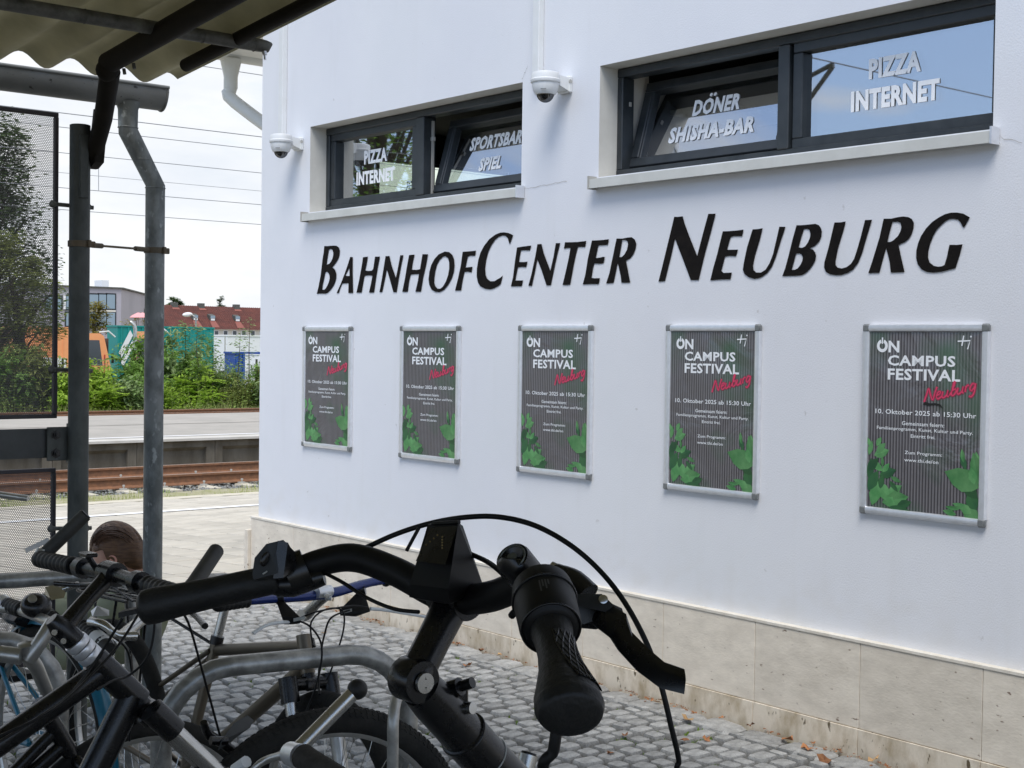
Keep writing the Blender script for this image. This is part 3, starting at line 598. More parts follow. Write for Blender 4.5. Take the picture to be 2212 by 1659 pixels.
# windows
T16 = rad(16); SU = V((math.sin(T16), 0, math.cos(T16))); SN = V((math.cos(T16), 0, -math.sin(T16)))
def fbar(mb, y0, y1, z0, z1, x0, x1, b=.004): mb.bbox(((x0+x1)/2, (y0+y1)/2, (z0+z1)/2), ((x1-x0)/2, (y1-y0)/2, (z1-z0)/2), b)
def window(a, b, m0, m1, tilt, fix, words_t, words_f):
    wn = MB(); c, d = 2.337, 2.848
    fbar(wn, a, b, d-.04, d, 4.61, 4.69); fbar(wn, a, b, c, c+.04, 4.61, 4.69); fbar(wn, b-.036, b, c+.04, d-.04, 4.612, 4.69); fbar(wn, a, a+.036, c+.04, d-.04, 4.612, 4.69)
    fbar(wn, m0, m1, c+.04, d-.04, 4.606, 4.69)
    w = wn.build('window', frame_m, bld, 30)
    # fixed light
    f0, f1 = fix; fx = MB()
    z0, z1 = c+.034, d-.034
    for q in ((f0, f1, z1-.046, z1), (f0, f1, z0, z0+.046), (f0, f0+.05, z0+.046, z1-.046), (f1-.05, f1, z0+.046, z1-.046)): fbar(fx, q[0], q[1], q[2], q[3], 4.622, 4.69)
    fx.build('casement_frame', frame_m, w, 30)
    for xx, gm_ in ((4.655, glass), (4.675, glass_in)):
        MB().add([(xx, f0+.045, z0+.04), (xx, f1-.045, z0+.04), (xx, f1-.045, z1-.04), (xx, f0+.045, z1-.04)], [(0, 3, 2, 1)]).build('glass_pane', gm_, w, 0)
    tx = MB()
    for s_, y0, y1, q0, q1 in words_f:
        tx = MB(); put_text(tx, s_, y0-y1, q1-q0, (4.651, y0, q0), (0, -1, 0), (0, 0, 1), bold=.045, spacing=1.07); tx.build('foil_word', white_foil, w, 0)
    # hopper light tilted into the room
    t0, t1 = tilt; O = V((4.662, 0, 2.392)); Hh = .427
    ts = MB()
    def tb(y0, y1, s0, s1, n0=0., n1=.055):
        cc = O+SU*((s0+s1)/2)+SN*((n0+n1)/2)+V((0, (y0+y1)/2, 0)); R = Matrix((SN, (0, 1, 0), SU)).transposed()
        ts.bbox(cc, ((n1-n0)/2, (y1-y0)/2, (s1-s0)/2), .004, R)
    tb(t0, t1, 0, .046); tb(t0, t1, Hh-.046, Hh); tb(t1-.052, t1, .046, Hh-.046); tb(t0, t0+.052, .046, Hh-.046)
    tb(t1-.06, t1-.044, .04, Hh-.04, .008, .05)
    ts.build('tilted_sash', frame_m, w, 30)
    for nn, gm_ in ((.03, glass), (.045, glass_in)):
        q = [O+SU*s_+SN*nn+V((0, y_, 0)) for y_, s_ in ((t0+.045, .04), (t1-.045, .04), (t1-.045, Hh-.04), (t0+.045, Hh-.04))]
        MB().add(q, [(0, 3, 2, 1)]).build('glass_pane', gm_, w, 0)
    tx = MB(); ct = math.cos(T16)
    for s_, y0, y1, q0, q1 in words_t:
        o = O+SU*((q0-2.392)/ct)+SN*.026; o.y = y0
        tx = MB(); put_text(tx, s_.replace('Ö', 'O'), y0-y1, ((q1-q0) if s_ != 'DÖNER' else .078)/ct, o, (0, -1, 0), SU, bold=.045, spacing=1.07)
        if s_ == 'DÖNER':
            for dy_ in (.094, .118): tx.add([o+V((0, -dy_-.0095*math.cos(k*.785), 0))+SU*(.0955+.0095*math.sin(k*.785)) for k in range(8)], [tuple(range(8))])
        tx.build('foil_word', white_foil, w, 0)
    MB().box(4.66, 4.674, t1+.004, t1+.014, c+.045, d-.06).box(4.655, 4.67, t1-.012, t1+.014, c+.34, c+.36).build('window_hardware', seal_m, w, 0)
    return w
w1 = window(5.37, 7.356, 6.343, 6.42, (5.42, 6.330), (6.425, 7.32), [('SPORTSBAR', 6.118, 5.674, 2.613, 2.69), ('SPIEL', 5.992, 5.802, 2.49, 2.564)],
       [('PIZZA', 6.998, 6.762, 2.605, 2.685), ('INTERNET', 7.078, 6.683, 2.487, 2.565)])
w2 = window(2.776, 4.812, 3.785, 3.845, (3.858, 4.785), (2.81, 3.778), [('DÖNER', 4.463, 4.178, 2.61, 2.706), ('SHISHA-BAR', 4.581, 4.065, 2.495, 2.571)],
       [('PIZZA', 3.421, 3.182, 2.617, 2.697), ('INTERNET', 3.504, 3.098, 2.498, 2.579)])
# window in the track-side wall, seen from inside through the left window, its words mirrored
nwf = MB()
for q in ((NW[0]-.0, NW[1], NW[2]-.0, NW[2]+.02), (NW[0], NW[1], NW[3]-.02, NW[3]), (NW[0], NW[0]+.02, NW[2]+.02, NW[3]-.02), (NW[1]-.02, NW[1], NW[2]+.02, NW[3]-.02)): nwf.box(q[0], q[1], 7.905, 7.932, q[2], q[3])
nw = nwf.build('track_side_window', frame_m, bld, 0)
MB().add([(NW[0], 7.92, NW[2]), (NW[1], 7.92, NW[2]), (NW[1], 7.92, NW[3]), (NW[0], 7.92, NW[3])], [(0, 1, 2, 3)]).build('glass_pane', glass_mat('green_tinted_glass', (.93, 1, .86), .04), nw, 0)
for s_, x1_, w_, z_, h_ in (('DÖNER', 5.60, .21, 2.60, .085), ('SHISHA-BAR', 5.47, .42, 2.485, .07)):
    tx = MB(); put_text(tx, s_, w_, h_, (x1_+w_, 7.915, z_), (-1, 0, 0), (0, 0, 1), bold=.03); tx.build('mirrored_word', int_green, nw, 0)
# roof overhang, gutter and swan-neck pipe on the track side
ro = MB().box(4.36, 16.3, -6.2, 8.95, 4.41, 4.6); ro.build('roof', M('roof_edge', (.2, .2, .2), .8), bld, 0)
s3 = at(566, 112, 9.95)
MB().box(4.36, 16, 7.95, 8.72, 3.52, 4.40).build('eaves_box', white_pipe, bld, 0)
gm = MB()
gp = [(math.cos(t)*.075, math.sin(t)*.075) for t in [math.pi+i*math.pi/10 for i in range(11)]]
gm.prism(gp+[(x_*.93, y_*.93) for x_, y_ in reversed(gp)], (4.30, 8.80, 3.56), (0, 1, 0), (0, 0, 1), (8, 0, 0))
gut = gm.build('roof_gutter', white_pipe, bld, 40)
dp = MB().tube([(4.74, 8.80, 3.5), (4.74, 8.80, 3.30), (4.75, 8.75, 3.2), (5.05, 8.09, 2.72), (5.08, 8.03, 2.6), (5.08, 8.03, .1)], .045, 14, sm=4)
dp.lathe([(.075, 0), (.048, -.12), (.048, -.2)], (4.74, 8.80, 3.5), (0, 0, 1), 14)
dp.build('rain_pipe', white_pipe, bld, 40)
# ------------------------------------------------------------------ painted lettering
lt = thing('wall_lettering', 'large black italic capital lettering painted across the white wall below both windows', 'lettering', (4.497, 5, 1.84))
for ch, pp in LET:
    def unp(a): return [(a[i]/1000, a[i+1]/1000) for i in range(0, len(a), 2)]
    cu = bpy.data.curves.new('l', 'CURVE'); cu.dimensions = '2D'; cu.fill_mode = 'BOTH'
    for poly in pp:
        q = unp(poly); sp = cu.splines.new('POLY'); sp.points.add(len(q)*1-1)
        for i, (a, b) in enumerate(q): sp.points[i].co = (-a, b, 0, 1)
        sp.use_cyclic_u = True
    ob = bpy.data.objects.new('l', cu); COL.objects.link(ob); bpy.context.view_layer.update()
    me = bpy.data.meshes.new_from_object(ob.evaluated_get(bpy.context.evaluated_depsgraph_get()))
    m_ = MB().add([(4.4965, -v.co.x, v.co.y) for v in me.vertices], [tuple(p.vertices) for p in me.polygons])
    bpy.data.objects.remove(ob); bpy.data.curves.remove(cu); bpy.data.meshes.remove(me)
    m_.build('letter', black_paint, lt, 0)
crk = M('hairline', (.30, .29, .27), .9)
def crack(pts, r=.0010):
    vs = []
    for i, (y_, z_) in enumerate(pts): vs += [(4.4972, y_, z_+r*rnd.uniform(.4, 1.2)), (4.4972, y_-.0003, z_-r*rnd.uniform(.4, 1.2))]
    MB().add(vs, [(2*i, 2*i+1, 2*i+3, 2*i+2) for i in range(len(pts)-1)]).build('hairline_crack', crk, bld, 0)
def wander(y0, z0, y1, z1, n=14, a=.006): return [(y0+(y1-y0)*i/n+rnd.uniform(-a, a)*.4, z0+(z1-z0)*i/n+rnd.uniform(-a, a)) for i in range(n+1)]
crack(wander(5.355, 2.322, 5.03, 2.333, 16, .004)); crack([(y_, z_) for y_, z_ in wander(5.372, 2.86, 5.33, 2.93, 7, .006)], .0014); crack(wander(2.76, 2.31, 2.66, 2.27, 7, .005))
# ------------------------------------------------------------------ poster frames
PY, PZ = 3.30, .922
def pp3(s_, z, x=4.4868): return (x, PY-s_, PZ+z)
def make_poster():
    t = thing('poster_frame', '', 'poster', (4.5, PY, PZ))
    PW, PH, FW = .537, .724, .029
    MB().add([pp3(.02, .02, 4.488), pp3(PW-.02, .02, 4.488), pp3(PW-.02, PH-.02, 4.488), pp3(.02, PH-.02, 4.488)], [(0, 1, 2, 3)]).build('poster_sheet', poster_m, t, 0)
    MB().box(4.489, 4.4995, PY-PW+.01, PY-.01, PZ+.01, PZ+PH-.01).build('back_panel', seal_m, t, 0)
    half = [(-FW/2, 0), (-FW/2, .012), (-FW*.38, .0175), (0, .0195), (FW*.38, .0175), (FW/2, .012), (FW/2, 0)]
    for (o, ux, dv) in (((4.4993, PY-FW/2, PZ+.027), (0, -1, 0), (0, 0, PH-.054)), ((4.4993, PY-PW+FW/2, PZ+.027), (0, -1, 0), (0, 0, PH-.054)),
                        ((4.4993, PY-.027, PZ+FW/2), (0, 0, 1), (0, -(PW-.054), 0)), ((4.4993, PY-.027, PZ+PH-FW/2), (0, 0, 1), (0, -(PW-.054), 0))):
        MB().prism(half, o, ux, (-1, 0, 0), dv).build('frame_rail', alu, t, 40)
    for a in (FW/2, PW-FW/2):
        for b in (FW/2, PH-FW/2):
            MB().bbox((4.4885, PY-a, PZ+b), (.0108, FW/2+.001, FW/2+.001), .006).build('corner_cap', corner_m, t, 40)
    tx = MB(); F_ = dict(ux=(0, -1, 0), uy=(0, 0, 1))
    for s_, a, b, c, d, bo in (('N', .115, .163, .618, .662, .03), ('CAMPUS', .113, .403, .568, .608, .028), ('FESTIVAL', .114, .424, .515, .558, .028),
                           ('10. Oktober 2025 ab 15:30 Uhr', .062, .492, .386, .404, .012), ('Gemeinsam feiern:', .181, .362, .347, .362, .01), ('Familienprogramm, Kunst, Kultur und Party.', .07, .48, .323, .339, .01),
                           ('Eintritt frei.', .221, .326, .302, .315, .01), ('Zum Programm:', .196, .356, .236, .252, .01), ('www.thi.de/on', .195, .341, .212, .225, .01)):
        tx = MB(); put_text(tx, s_, b-a, d-c, pp3(a, c), bold=bo, spacing=1.06 if bo > .02 else 1.03, **F_); tx.build('text_line', poster_white, t, 0)
    tx = MB()
    # the O drawn as a power-switch ring
    ring = []; n = 26
    for i in range(n+1):
        a = math.pi/2+.33+(2*math.pi-.66)*i/n; ring.append((math.cos(a), math.sin(a)))
    vs_o = [pp3(.0872+x*.0245, .6425+y_*.0245) for x, y_ in ring]; vs_i = [pp3(.0872+x*.0125, .6425+y_*.0125) for x, y_ in ring]
    tx.add(vs_o+vs_i, [(i, i+1, n+2+i, n+1+i) for i in range(n)])
    tx.sheet([(.0842, .650), (.0902, .650), (.0902, .674), (.0842, .674)], (4.4866, PY, PZ), (0, -1, 0), (0, 0, 1))
    tx.build('power_symbol', poster_white, t, 0); tx = MB()
    def ribbon(mb, pts, r, x, sm=4):
        P = [V((p[0], p[1], 0)) for p in pts]
        if sm and len(P) > 2:
            q = []
            for i in range(len(P)-1):
                p0, p1, p2, p3 = P[max(i-1, 0)], P[i], P[i+1], P[min(i+2, len(P)-1)]
                for k in range(sm):
                    t_ = k/sm; q.append(.5*((2*p1)+(p2-p0)*t_+(2*p0-5*p1+4*p2-p3)*t_*t_+(3*p1-p0-3*p2+p3)*t_**3))
            q.append(P[-1]); P = q
        vs = []
        for i, p_ in enumerate(P):
            d = (P[min(i+1, len(P)-1)]-P[max(i-1, 0)]).normalized(); nn = V((-d.y, d.x, 0))
            vs += [pp3((p_+nn*r).x, (p_+nn*r).y, x), pp3((p_-nn*r).x, (p_-nn*r).y, x)]
        mb.add(vs, [(2*i, 2*i+1, 2*i+3, 2*i+2) for i in range(len(P)-1)])
    ribbon(tx, [(.410, .6615), (.4605, .6640), (.451, .633)], .0026, 4.4867, 0); ribbon(tx, [(.4345, .682), (.4275, .645)], .0026, 4.4866, 0)
    tx.sheet([(.4635+.0036*math.cos(i*.785), .6785+.0036*math.sin(i*.785)) for i in range(8)], (4.4867, PY, PZ), (0, -1, 0), (0, 0, 1))
    tx.build('printed_logo', poster_white, t, 0)
    strokes = [[(0, 0), (.03, .55), (.06, 1), (.11, .5), (.17, .02), (.2, .6), (.225, 1.0)], [(.24, .28), (.30, .38), (.31, .52), (.265, .55), (.24, .25), (.275, 0), (.34, .12)],
               [(.355, .52), (.35, .12), (.385, -.0), (.44, .15), (.455, .52)], [(.455, .52), (.45, .08), (.49, .02)], [(.50, .05), (.55, .5), (.575, 1.0), (.555, 1.05), (.54, .5), (.535, .1), (.575, 0), (.62, .22), (.60, .47), (.55, .40)],
               [(.65, .52), (.645, .12), (.68, 0), (.735, .15), (.75, .52)], [(.75, .52), (.745, .08), (.775, .02)], [(.80, .5), (.80, .02)], [(.80, .3), (.825, .5), (.86, .5)],
               [(.965, .48), (.92, .54), (.885, .25), (.92, .02), (.965, .2), (.985, .52), (.975, -.2), (.93, -.45), (.885, -.32)]]
    O_ = V((.275, .436, 0)); A_ = V((.212, .052, 0)); B_ = V((.006, .047, 0))
    for nm, mt, r, x in (('script_glow', poster_pink_d, .0058, 4.4871), ('script_lettering', poster_pink, .0024, 4.4866)):
        k_ = MB()
        for st in strokes: ribbon(k_, [tuple((O_+A_*a+B_*b)[:2]) for a, b in st], r, x)
        k_.build(nm, mt, t, 0)
    def leaf(mb, s_, z, ang, ln, wd, x):
        ln *= 1.15; wd *= 1.15
        sh = [(0, 0), (.18, .30), (.42, .5), (.7, .38), (1, 0), (.7, -.38), (.42, -.5), (.18, -.30)]
        c, d = math.cos(rad(ang)), math.sin(rad(ang))
        q = []
        for a, b in sh:
            xx = s_+a*ln*c-b*wd*d; zz = z+a*ln*d+b*wd*c; q.append(pp3(min(max(xx, .027), PW-.027), min(max(zz, .024), .7), x))
        mid = [pp3(min(max(s_+a*ln*c, .027), PW-.027), min(max(z+a*ln*d, .024), .7), x) for a in (0, 1)]
        mb.add(q[:5], [(0, 1, 2, 3, 4)]); mb.add([q[4], q[5], q[6], q[7], q[0]], [(0, 1, 2, 3, 4)])
    lr = random.Random(3)
    d1 = MB(); d2 = MB()
    for s_, z, a, l_, w_ in ((.036, .225, 75, .05, .02), (.06, .225, 20, .062, .034), (.05, .20, -30, .055, .026), (.07, .262, 60, .035, .02), (.04, .26, 110, .03, .016), (.04, .13, 85, .075, .03), (.085, .15, 20, .07, .036), (.06, .13, -40, .11, .046),
                             (.10, .165, 50, .04, .02), (.055, .035, 75, .085, .045), (.10, .05, 15, .105, .055), (.13, .035, -8, .09, .03), (.135, .15, -20, .045, .016), (.13, .135, -45, .05, .018), (.10, .185, 95, .035, .014),
                             (.515, .14, 162, .135, .075), (.52, .15, 108, .105, .055), (.49, .15, 105, .055, .03), (.455, .20, 112, .055, .022), (.445, .225, 100, .045, .016), (.50, .06, 120, .06, .05), (.515, .03, 160, .07, .05), (.47, .06, 168, .06, .02), (.45, .07, 200, .055, .014), (.43, .055, 175, .05, .014), (.48, .045, 150, .05, .03), (.035, .09, 60, .08, .04), (.12, .075, 35, .07, .035), (.09, .10, 80, .05, .025), (.165, .04, 20, .06, .03), (.50, .20, 95, .06, .03), (.505, .10, 140, .08, .04), (.42, .035, 170, .05, .02), (.035, .165, 50, .06, .03), (.07, .235, 45, .05, .025)):
        leaf(d1 if lr.random() < .72 else d2, s_, z, a, l_, w_, 4.4869-lr.random()*.0002)
    d2.build('printed_leaves', poster_leaf_d, t, 0, ); d1.build('printed_leaves', poster_leaf, t, 0)
    return t, ribbon
ps, ribbon = make_poster()
ps['label'] = 'rightmost campus festival poster in silver snap frame, with a small tear under the pink word'; ps['group'] = 'festival posters along the wall'
PL = [(1.046, 'fourth festival poster from the left, its foil creased along the top'), (2.058, 'middle one of the five framed festival posters, its foil marked with faint round scratches'),
      (3.072, 'second festival poster from the left, with a long pale diagonal scratch beside the pink word'), (4.095, 'leftmost and smallest looking festival poster, nearest the building corner, with pale blotches at its top')]
cps = [dup(ps, (0, d, rnd.uniform(-.001, .002)), l_) for d, l_ in PL]
k_ = MB(); k_.add([pp3(a, b, 4.4858) for a, b in ((.270, .428), (.279, .438), (.300, .433), (.322, .435), (.345, .431), (.356, .415), (.341, .425), (.320, .428), (.295, .424))], [tuple(range(9))]); k_.build('tear', black_hole, ps, 0)
scr = M('scratch_in_foil', (.42, .43, .43), .4)
def scratch(dy, pts, r=.0009):
    k_ = MB(); ribbon(k_, pts, r, 4.4862, 5); k_.v = [(a, b+dy, c) for a, b, c in k_.v]; return k_
scratch(3.072, [(.24, .52), (.19, .46), (.15, .40)], .0035).build('scratch', scr, cps[2], 0)
scratch(2.058, [(.05, .47), (.10, .50), (.14, .47), (.10, .42), (.05, .44)]).build('scratch', scr, cps[1], 0)
scratch(2.058, [(.08, .30), (.2, .36), (.33, .30), (.38, .2), (.30, .16)]).build('scratch', scr, cps[1], 0)
scratch(1.046, [(.08, .33), (.12, .28), (.17, .24)], .0012).build('scratch', scr, cps[0], 0)
scratch(1.046, [(.10, .68), (.16, .65), (.2, .69), (.26, .64), (.32, .68)], .0012).build('scratch', scr, cps[0], 0)
for px in (.07, .20, .36): scratch(4.095, [(px, .69), (px+.02, .64), (px+.05, .66), (px+.03, .69)], .003).build('scratch', scr, cps[3], 0)
# ------------------------------------------------------------------ dome cameras and cable ducts
def dome_camera():
    cx, cy = 4.372, 5.05; zt = at(1169, 165, 6.68).z
    t = thing('dome_camera', 'white dome security camera on the wall between the two windows', 'camera', (4.5, cy-.02, zt-.03), 'white dome cameras on the wall')
    b = MB().lathe([(.052, .012), (.064, .008), (.0665, -.0), (.067, -.020), (.071, -.024), (.071, -.034), (.069, -.038)], (cx, cy, zt), (0, 0, 1), 32); b.build('camera_cap', white_pl, t, 40)
    b = MB().lathe([(.064, -.036), (.063, -.055), (.058, -.075), (.050, -.090), (.047, -.093)], (cx, cy, zt), (0, 0, 1), 32); b.build('camera_body', white_pl, t, 40)
    MB().ball((cx, cy, zt-.088), (.042, .042, .042), 24, 12).build('smoked_dome', dome_glass, t, 60)
    MB().ball((cx, cy, zt-.090), (.024, .024, .028), 14, 8).lathe([(.014, 0), (.014, .02)], (cx-.012, cy-.012, zt-.10), (-.6, -.7, -.3), 12).build('lens_unit', black_satin, t, 40)
    MB().obox((cx-.047, cy-.040, zt-.075), V((.0085, -.010, 0)), V((0, 0, .0016)), V((-.001, -.001, 0))).build('maker_mark', corner_m, t, 0)
    a = MB().hull([(cx+.01, cy+.045, zt+.002), (cx+.01, cy-.045, zt+.002), (cx+.01, cy+.045, zt-.034), (cx+.01, cy-.045, zt-.034), (4.478, cy+.03, zt-.004), (4.478, cy-.045, zt-.004), (4.478, cy+.03, zt-.066), (4.478, cy-.045, zt-.066)])
    a.bbox((4.488, cy-.008, zt-.035), (.0115, .042, .038), .004); a.build('wall_bracket', white_pl, t, 30)
    MB().lathe([(.0095, 0), (.0095, .002)], (4.484, cy-.0502, zt-.022), (0, -1, 0), 14).build('cover_screw', seal_m, t, 30)
    return t, zt
dc, zt = dome_camera()
z1 = at(602, 297, 8.547).z
dup(dc, (0, 2.431, z1-zt), 'white dome security camera on the wall near the building corner, left of the first window')
solo(MB().bbox((4.482, 5.236, (TOPZ+zt)/2), (.0175, .024, (TOPZ-zt)/2), .003), 'cable_duct', white_pl, 'white vertical cable duct rising between the two windows', 'cable duct', (4.5, 5.236, zt), 'white cable ducts')
solo(MB().bbox((4.482, 7.655, (TOPZ+z1)/2), (.0175, .024, (TOPZ-z1)/2), .003), 'cable_duct', white_pl, 'white vertical cable duct close to the building corner', 'cable duct', (4.5, 7.655, z1), 'white cable ducts')
# ------------------------------------------------------------------ fallen leaves
def leafmesh(rn):
    m_ = MB(); n = 9; c = [(0, 0, rn.uniform(.003, .012))]
    for i in range(n):
        a = 2*math.pi*i/n; r = .5*(1 if i % 2 else rn.uniform(.6, .8))*rn.uniform(.8, 1.15); c.append((r*math.cos(a)*1.3, r*math.sin(a), rn.uniform(-.1, .35)))
    m_.add(c, [(0, 1+i, 1+(i+1) % n) for i in range(n)]); return m_
variants = [leafmesh(rnd) for _ in range(5)]
lmes = []
spots = [(1600, 2680), (0, 0)]
def G(u, v): 
    w = CR*((u-1106)/F_PX)+CD*((v-829.5)/F_PX)+CF; t = -H/w.z; return V((w.x*t, w.y*t, 0))
leafpx = [(1484, 1556, .055, 'pinkish curled leaf lying alone among the cobbles right of the brake cable'), (1560, 1553, .028, None), (1408, 1447, .035, None), (1660, 1560, .04, None), (1432, 1438, .04, None), (1010, 1440, .05, 'curled orange leaf on the cobbles beside the black stem'), (1215, 1505, .03, None),
          (1095, 1398, .03, None), (575, 1406, .09, 'large curled orange leaf on the cobbles by the chrome seat post'), (548, 1400, .05, None), (655, 1385, .04, None), (1190, 1510, .03, None), (1460, 1508, .03, None), (1700, 1600, .05, None), (1745, 1620, .05, None), (1780, 1645, .06, None),
          (1900, 1640, .05, 'orange leaf against the plinth near the bottom right'), (1480, 1603, .04, None), (1526, 1600, .035, None), (820, 1340, .03, None), (1270, 1385, .03, None), (905, 1375, .03, None), (1005, 1348, .03, None), (1320, 1630, .03, None), (700, 1370, .03, None), (1000, 1530, .035, None), (1350, 1590, .03, None), (1420, 1520, .03, None), (930, 1560, .03, None), (1075, 1400, .03, None), (1380, 1426, .03, None)]
for i, (u, v, s_, lb) in enumerate(leafpx):
    p = G(u, v)
    if p.x > 4.44: p.x = 4.43
    m_ = MB(); m_.v = [(a*s_, b*s_, c*s_) for a, b, c in variants[i % 5].v]; m_.f = variants[i % 5].f
    o = m_.build('fallen_leaf', dry_leaf if i % 4 else pale_dry, None, 0); o.location = (p.x, p.y, .006); o.rotation_euler = (rnd.uniform(-.2, .2), rnd.uniform(-.2, .2), rnd.uniform(0, 6))
    o['label'] = lb or ('small dry leaf lying against the foot of the stone plinth' if p.x > 4.15 else 'small dry leaf on the cobbles left of the black stem' if u < 900 else 'small dry leaf among the cobbles right of the black stem'); o['category'] = 'leaf'; o['group'] = 'fallen leaves on the cobbles'
lt_ = MB()
for _ in range(330):
    y = rnd.uniform(1.8, 8); x = 4.45-abs(rnd.gauss(0, .03)); s_ = rnd.uniform(.006, .022)
    if noise.noise(V((y*1.7, 0, 0))) < -.1: continue
    vsn = variants[rnd.randrange(5)]; a = rnd.uniform(0, 6); lt_.add([(x+(p[0]*math.cos(a)-p[1]*math.sin(a))*s_, y+(p[0]*math.sin(a)+p[1]*math.cos(a))*s_, .0+p[2]*s_) for p in vsn.v], vsn.f)
lt_.build('leaf_litter', dry_leaf, None, 0, kind='stuff')
# ------------------------------------------------------------------ bicycle shelter
sh = thing('bicycle_shelter', 'open steel bicycle shelter with corrugated roof, dark posts and perforated side panels', 'shelter', (2.165, 5.2, 0))
SL = .089
def rz(y, z0): return z0+SL*(5.2-y)
XE = 2.575; PT = .197
vs = []; nx = int((XE+5.5)/PT*12); ys = [5.22, 3.9, 2.6, 1.2, -.4, -2.2]
xs = [XE-i*PT/12 for i in range(nx+1)]
def wz(x): return .026*math.cos(2*math.pi*(x-2.433-PT/2)/PT)
for j, y in enumerate(ys):
    for x in xs: vs.append((x, y, rz(y, 2.588)+wz(x)))
n = len(xs); fsx = [(j*n+i, j*n+i+1, (j+1)*n+i+1, (j+1)*n+i) for j in range(len(ys)-1) for i in range(n-1)]
vs2 = [(a, b, c+.008) for a, b, c in vs]; m = len(vs)
fs2 = [tuple(q+m for q in reversed(f)) for f in fsx]
edge = [(i, i+m, i+1+m, i+1) for i in range(n-1)]
MB().add(vs+vs2, fsx+fs2+edge+[(0, n, n+m, m)]).build('roof_sheet', sheet_m, sh, 60)
MB().tube([(2.41, 4.82, 2.566), (2.41, -2.2, 2.566+SL*7.02)], .0245, 16).build('verge_tube', rafter_m, sh, 40)
ra = MB().tube([(2.124, 4.86, rz(4.86, 2.508)), (2.124, -2.2, rz(-2.2, 2.508))], .036, 18, flat=1.1); raf = ra.build('rafter', rafter_m, sh, 40)
MB().tube([(-1.5, 4.86, rz(4.86, 2.508)), (-1.5, -2.2, rz(-2.2, 2.508))], .036, 14).build('rafter', rafter_m, sh, 40)
MB().tube([(-5, 4.437, 2.583), (2.50, 4.437, 2.594)], .0235, 16).build('purlin', galv_dark, sh, 40)
pu = MB().tube([(2.50, 4.437, 2.594), (2.53, 4.437, 2.594), (2.55, 4.437, 2.606)], [.0235, .022, .006], 16)
pu.build('purlin_end', galv_dark, sh, 40)
for xx in (1.86, 2.06, 2.28, 2.48): MB().torus((xx, 4.437, 2.593), (1, 0, 0), .0236, .0012, 24, 6).build('purlin_joint', galv_dark, sh, 40)
for yy in (2.4, .4, -1.6): MB().tube([(-5, yy, rz(yy, 2.545)), (2.53, yy, rz(yy, 2.545))], .0235, 12).build('purlin', galv_dark, sh, 40)
MB().lathe([(.009, 0), (.009, .012), (.005, .013), (.005, .03)], (2.515, 4.425, 2.572), (0, -.2, -1), 6).build('bolt', alu, sh, 30)
# post, its bracket arm and collars
MB().lathe([(.0385, 0), (.0385, 2.36), (.034, 2.362)], (2.165, 5.2, 0), (0, 0, 1), 28).build('post', post_m, sh, 40)
MB().hull([(x, y, z) for x in (2.20, 2.235) for y, z in ((5.215, 2.20), (5.19, 2.20), (5.16, 2.42), (5.1, 2.42), (5.14, 2.22))]).build('arm_plate', rafter_m, sh, 30)
MB().tube([(2.213, 5.19, 2.235), (2.195, 5.06, 2.37), (2.135, 4.86, 2.515)], [.030, .034, .036], 14, flat=1.05).ball((2.124, 4.86, 2.515), .042, 14, 8).build('bracket_arm', rafter_m, sh, 40)
for y in (4.70, 4.78): MB().lathe([(.007, 0), (.007, .02)], (2.15, y, rz(y, 2.475)), (.1, -.2, -1), 6).build('bolt', galv_dark, sh, 30)
MB().bbox((2.165, 5.166, 2.2), (.018, .012, .12), .004).build('clamp_plate', post_m, sh, 30)
MB().lathe([(.0385, 0), (.0385, 2.36), (.034, 2.362)], (-1.6, 5.2, 0), (0, 0, 1), 20).build('post', post_m, sh, 40)
# gutter
GY, GZ, GR = 5.36, 2.568, .060
prof = [(math.cos(t)*GR, math.sin(t)*GR*1.45) for t in [math.pi+i*math.pi/14 for i in range(15)]]
gt = MB().prism(prof+[(a*.94, b*.94) for a, b in reversed(prof)], (-5, GY, GZ), (0, 1, 0), (0, 0, 1), (2.575+5, 0, 0))
gt.tube([(-5, GY-GR, GZ), (2.578, GY-GR, GZ)], .0075, 10)
gutm = M('weathered_zinc', (.15, .155, .15), .55, .35, col2=(.23, .235, .225), vs_=6, vdet=8, speck=(.05, .05, .045), specs=55, spk=.66, stretch=(.6, 1, 1))
gutter = gt.build('gutter', gutm, sh, 40)
MB().prism(prof, (2.572, GY, GZ), (0, 1, 0), (0, 0, 1), (.004, 0, 0)).tube([(2.574, GY-GR, GZ+.001)]+[(2.574, GY+a, GZ+b) for a, b in prof]+[(2.574, GY+GR, GZ+.001)], .005, 8).build('gutter_end', gutm, sh, 40)
for xx in (2.33, 2.345): MB().prism([(a*1.03, b*1.03) for a, b in prof]+[(a*1.0, b*1.0) for a, b in reversed(prof)], (xx, GY, GZ), (0, 1, 0), (0, 0, 1), (.006, 0, 0)).build('gutter_strap', galv_dark, sh, 30)
dpm = M('weathered_pipe', (.12, .13, .125), .5, .4, col2=(.24, .255, .25), vs_=13, vdet=9, stretch=(1, 1, .55), lo=.42, hi=.62, bump=.1, speck=(.34, .36, .35), specs=34, spk=.62)
MB().lathe([(.050, 2.50), (.040, 2.47), (.0385, 2.40)], (2.43, GY, 0), (0, 0, 1), 24, False).tube([(2.43, GY, 2.46), (2.43, GY, 2.385), (2.545, GY-.01, 2.175), (2.545, GY-.01, .02)], .039, 24).build('downpipe', dpm, sh, 40)
for c, r_ in (((2.545, GY-.01, 2.165), .0405), ((2.43, GY, 2.398), .0402), ((2.4895, GY-.005, 2.275), .0398)): MB().torus(c, (0, 0, 1), r_-.001, .0022, 28, 6).build('pipe_joint', dpm, sh, 40)
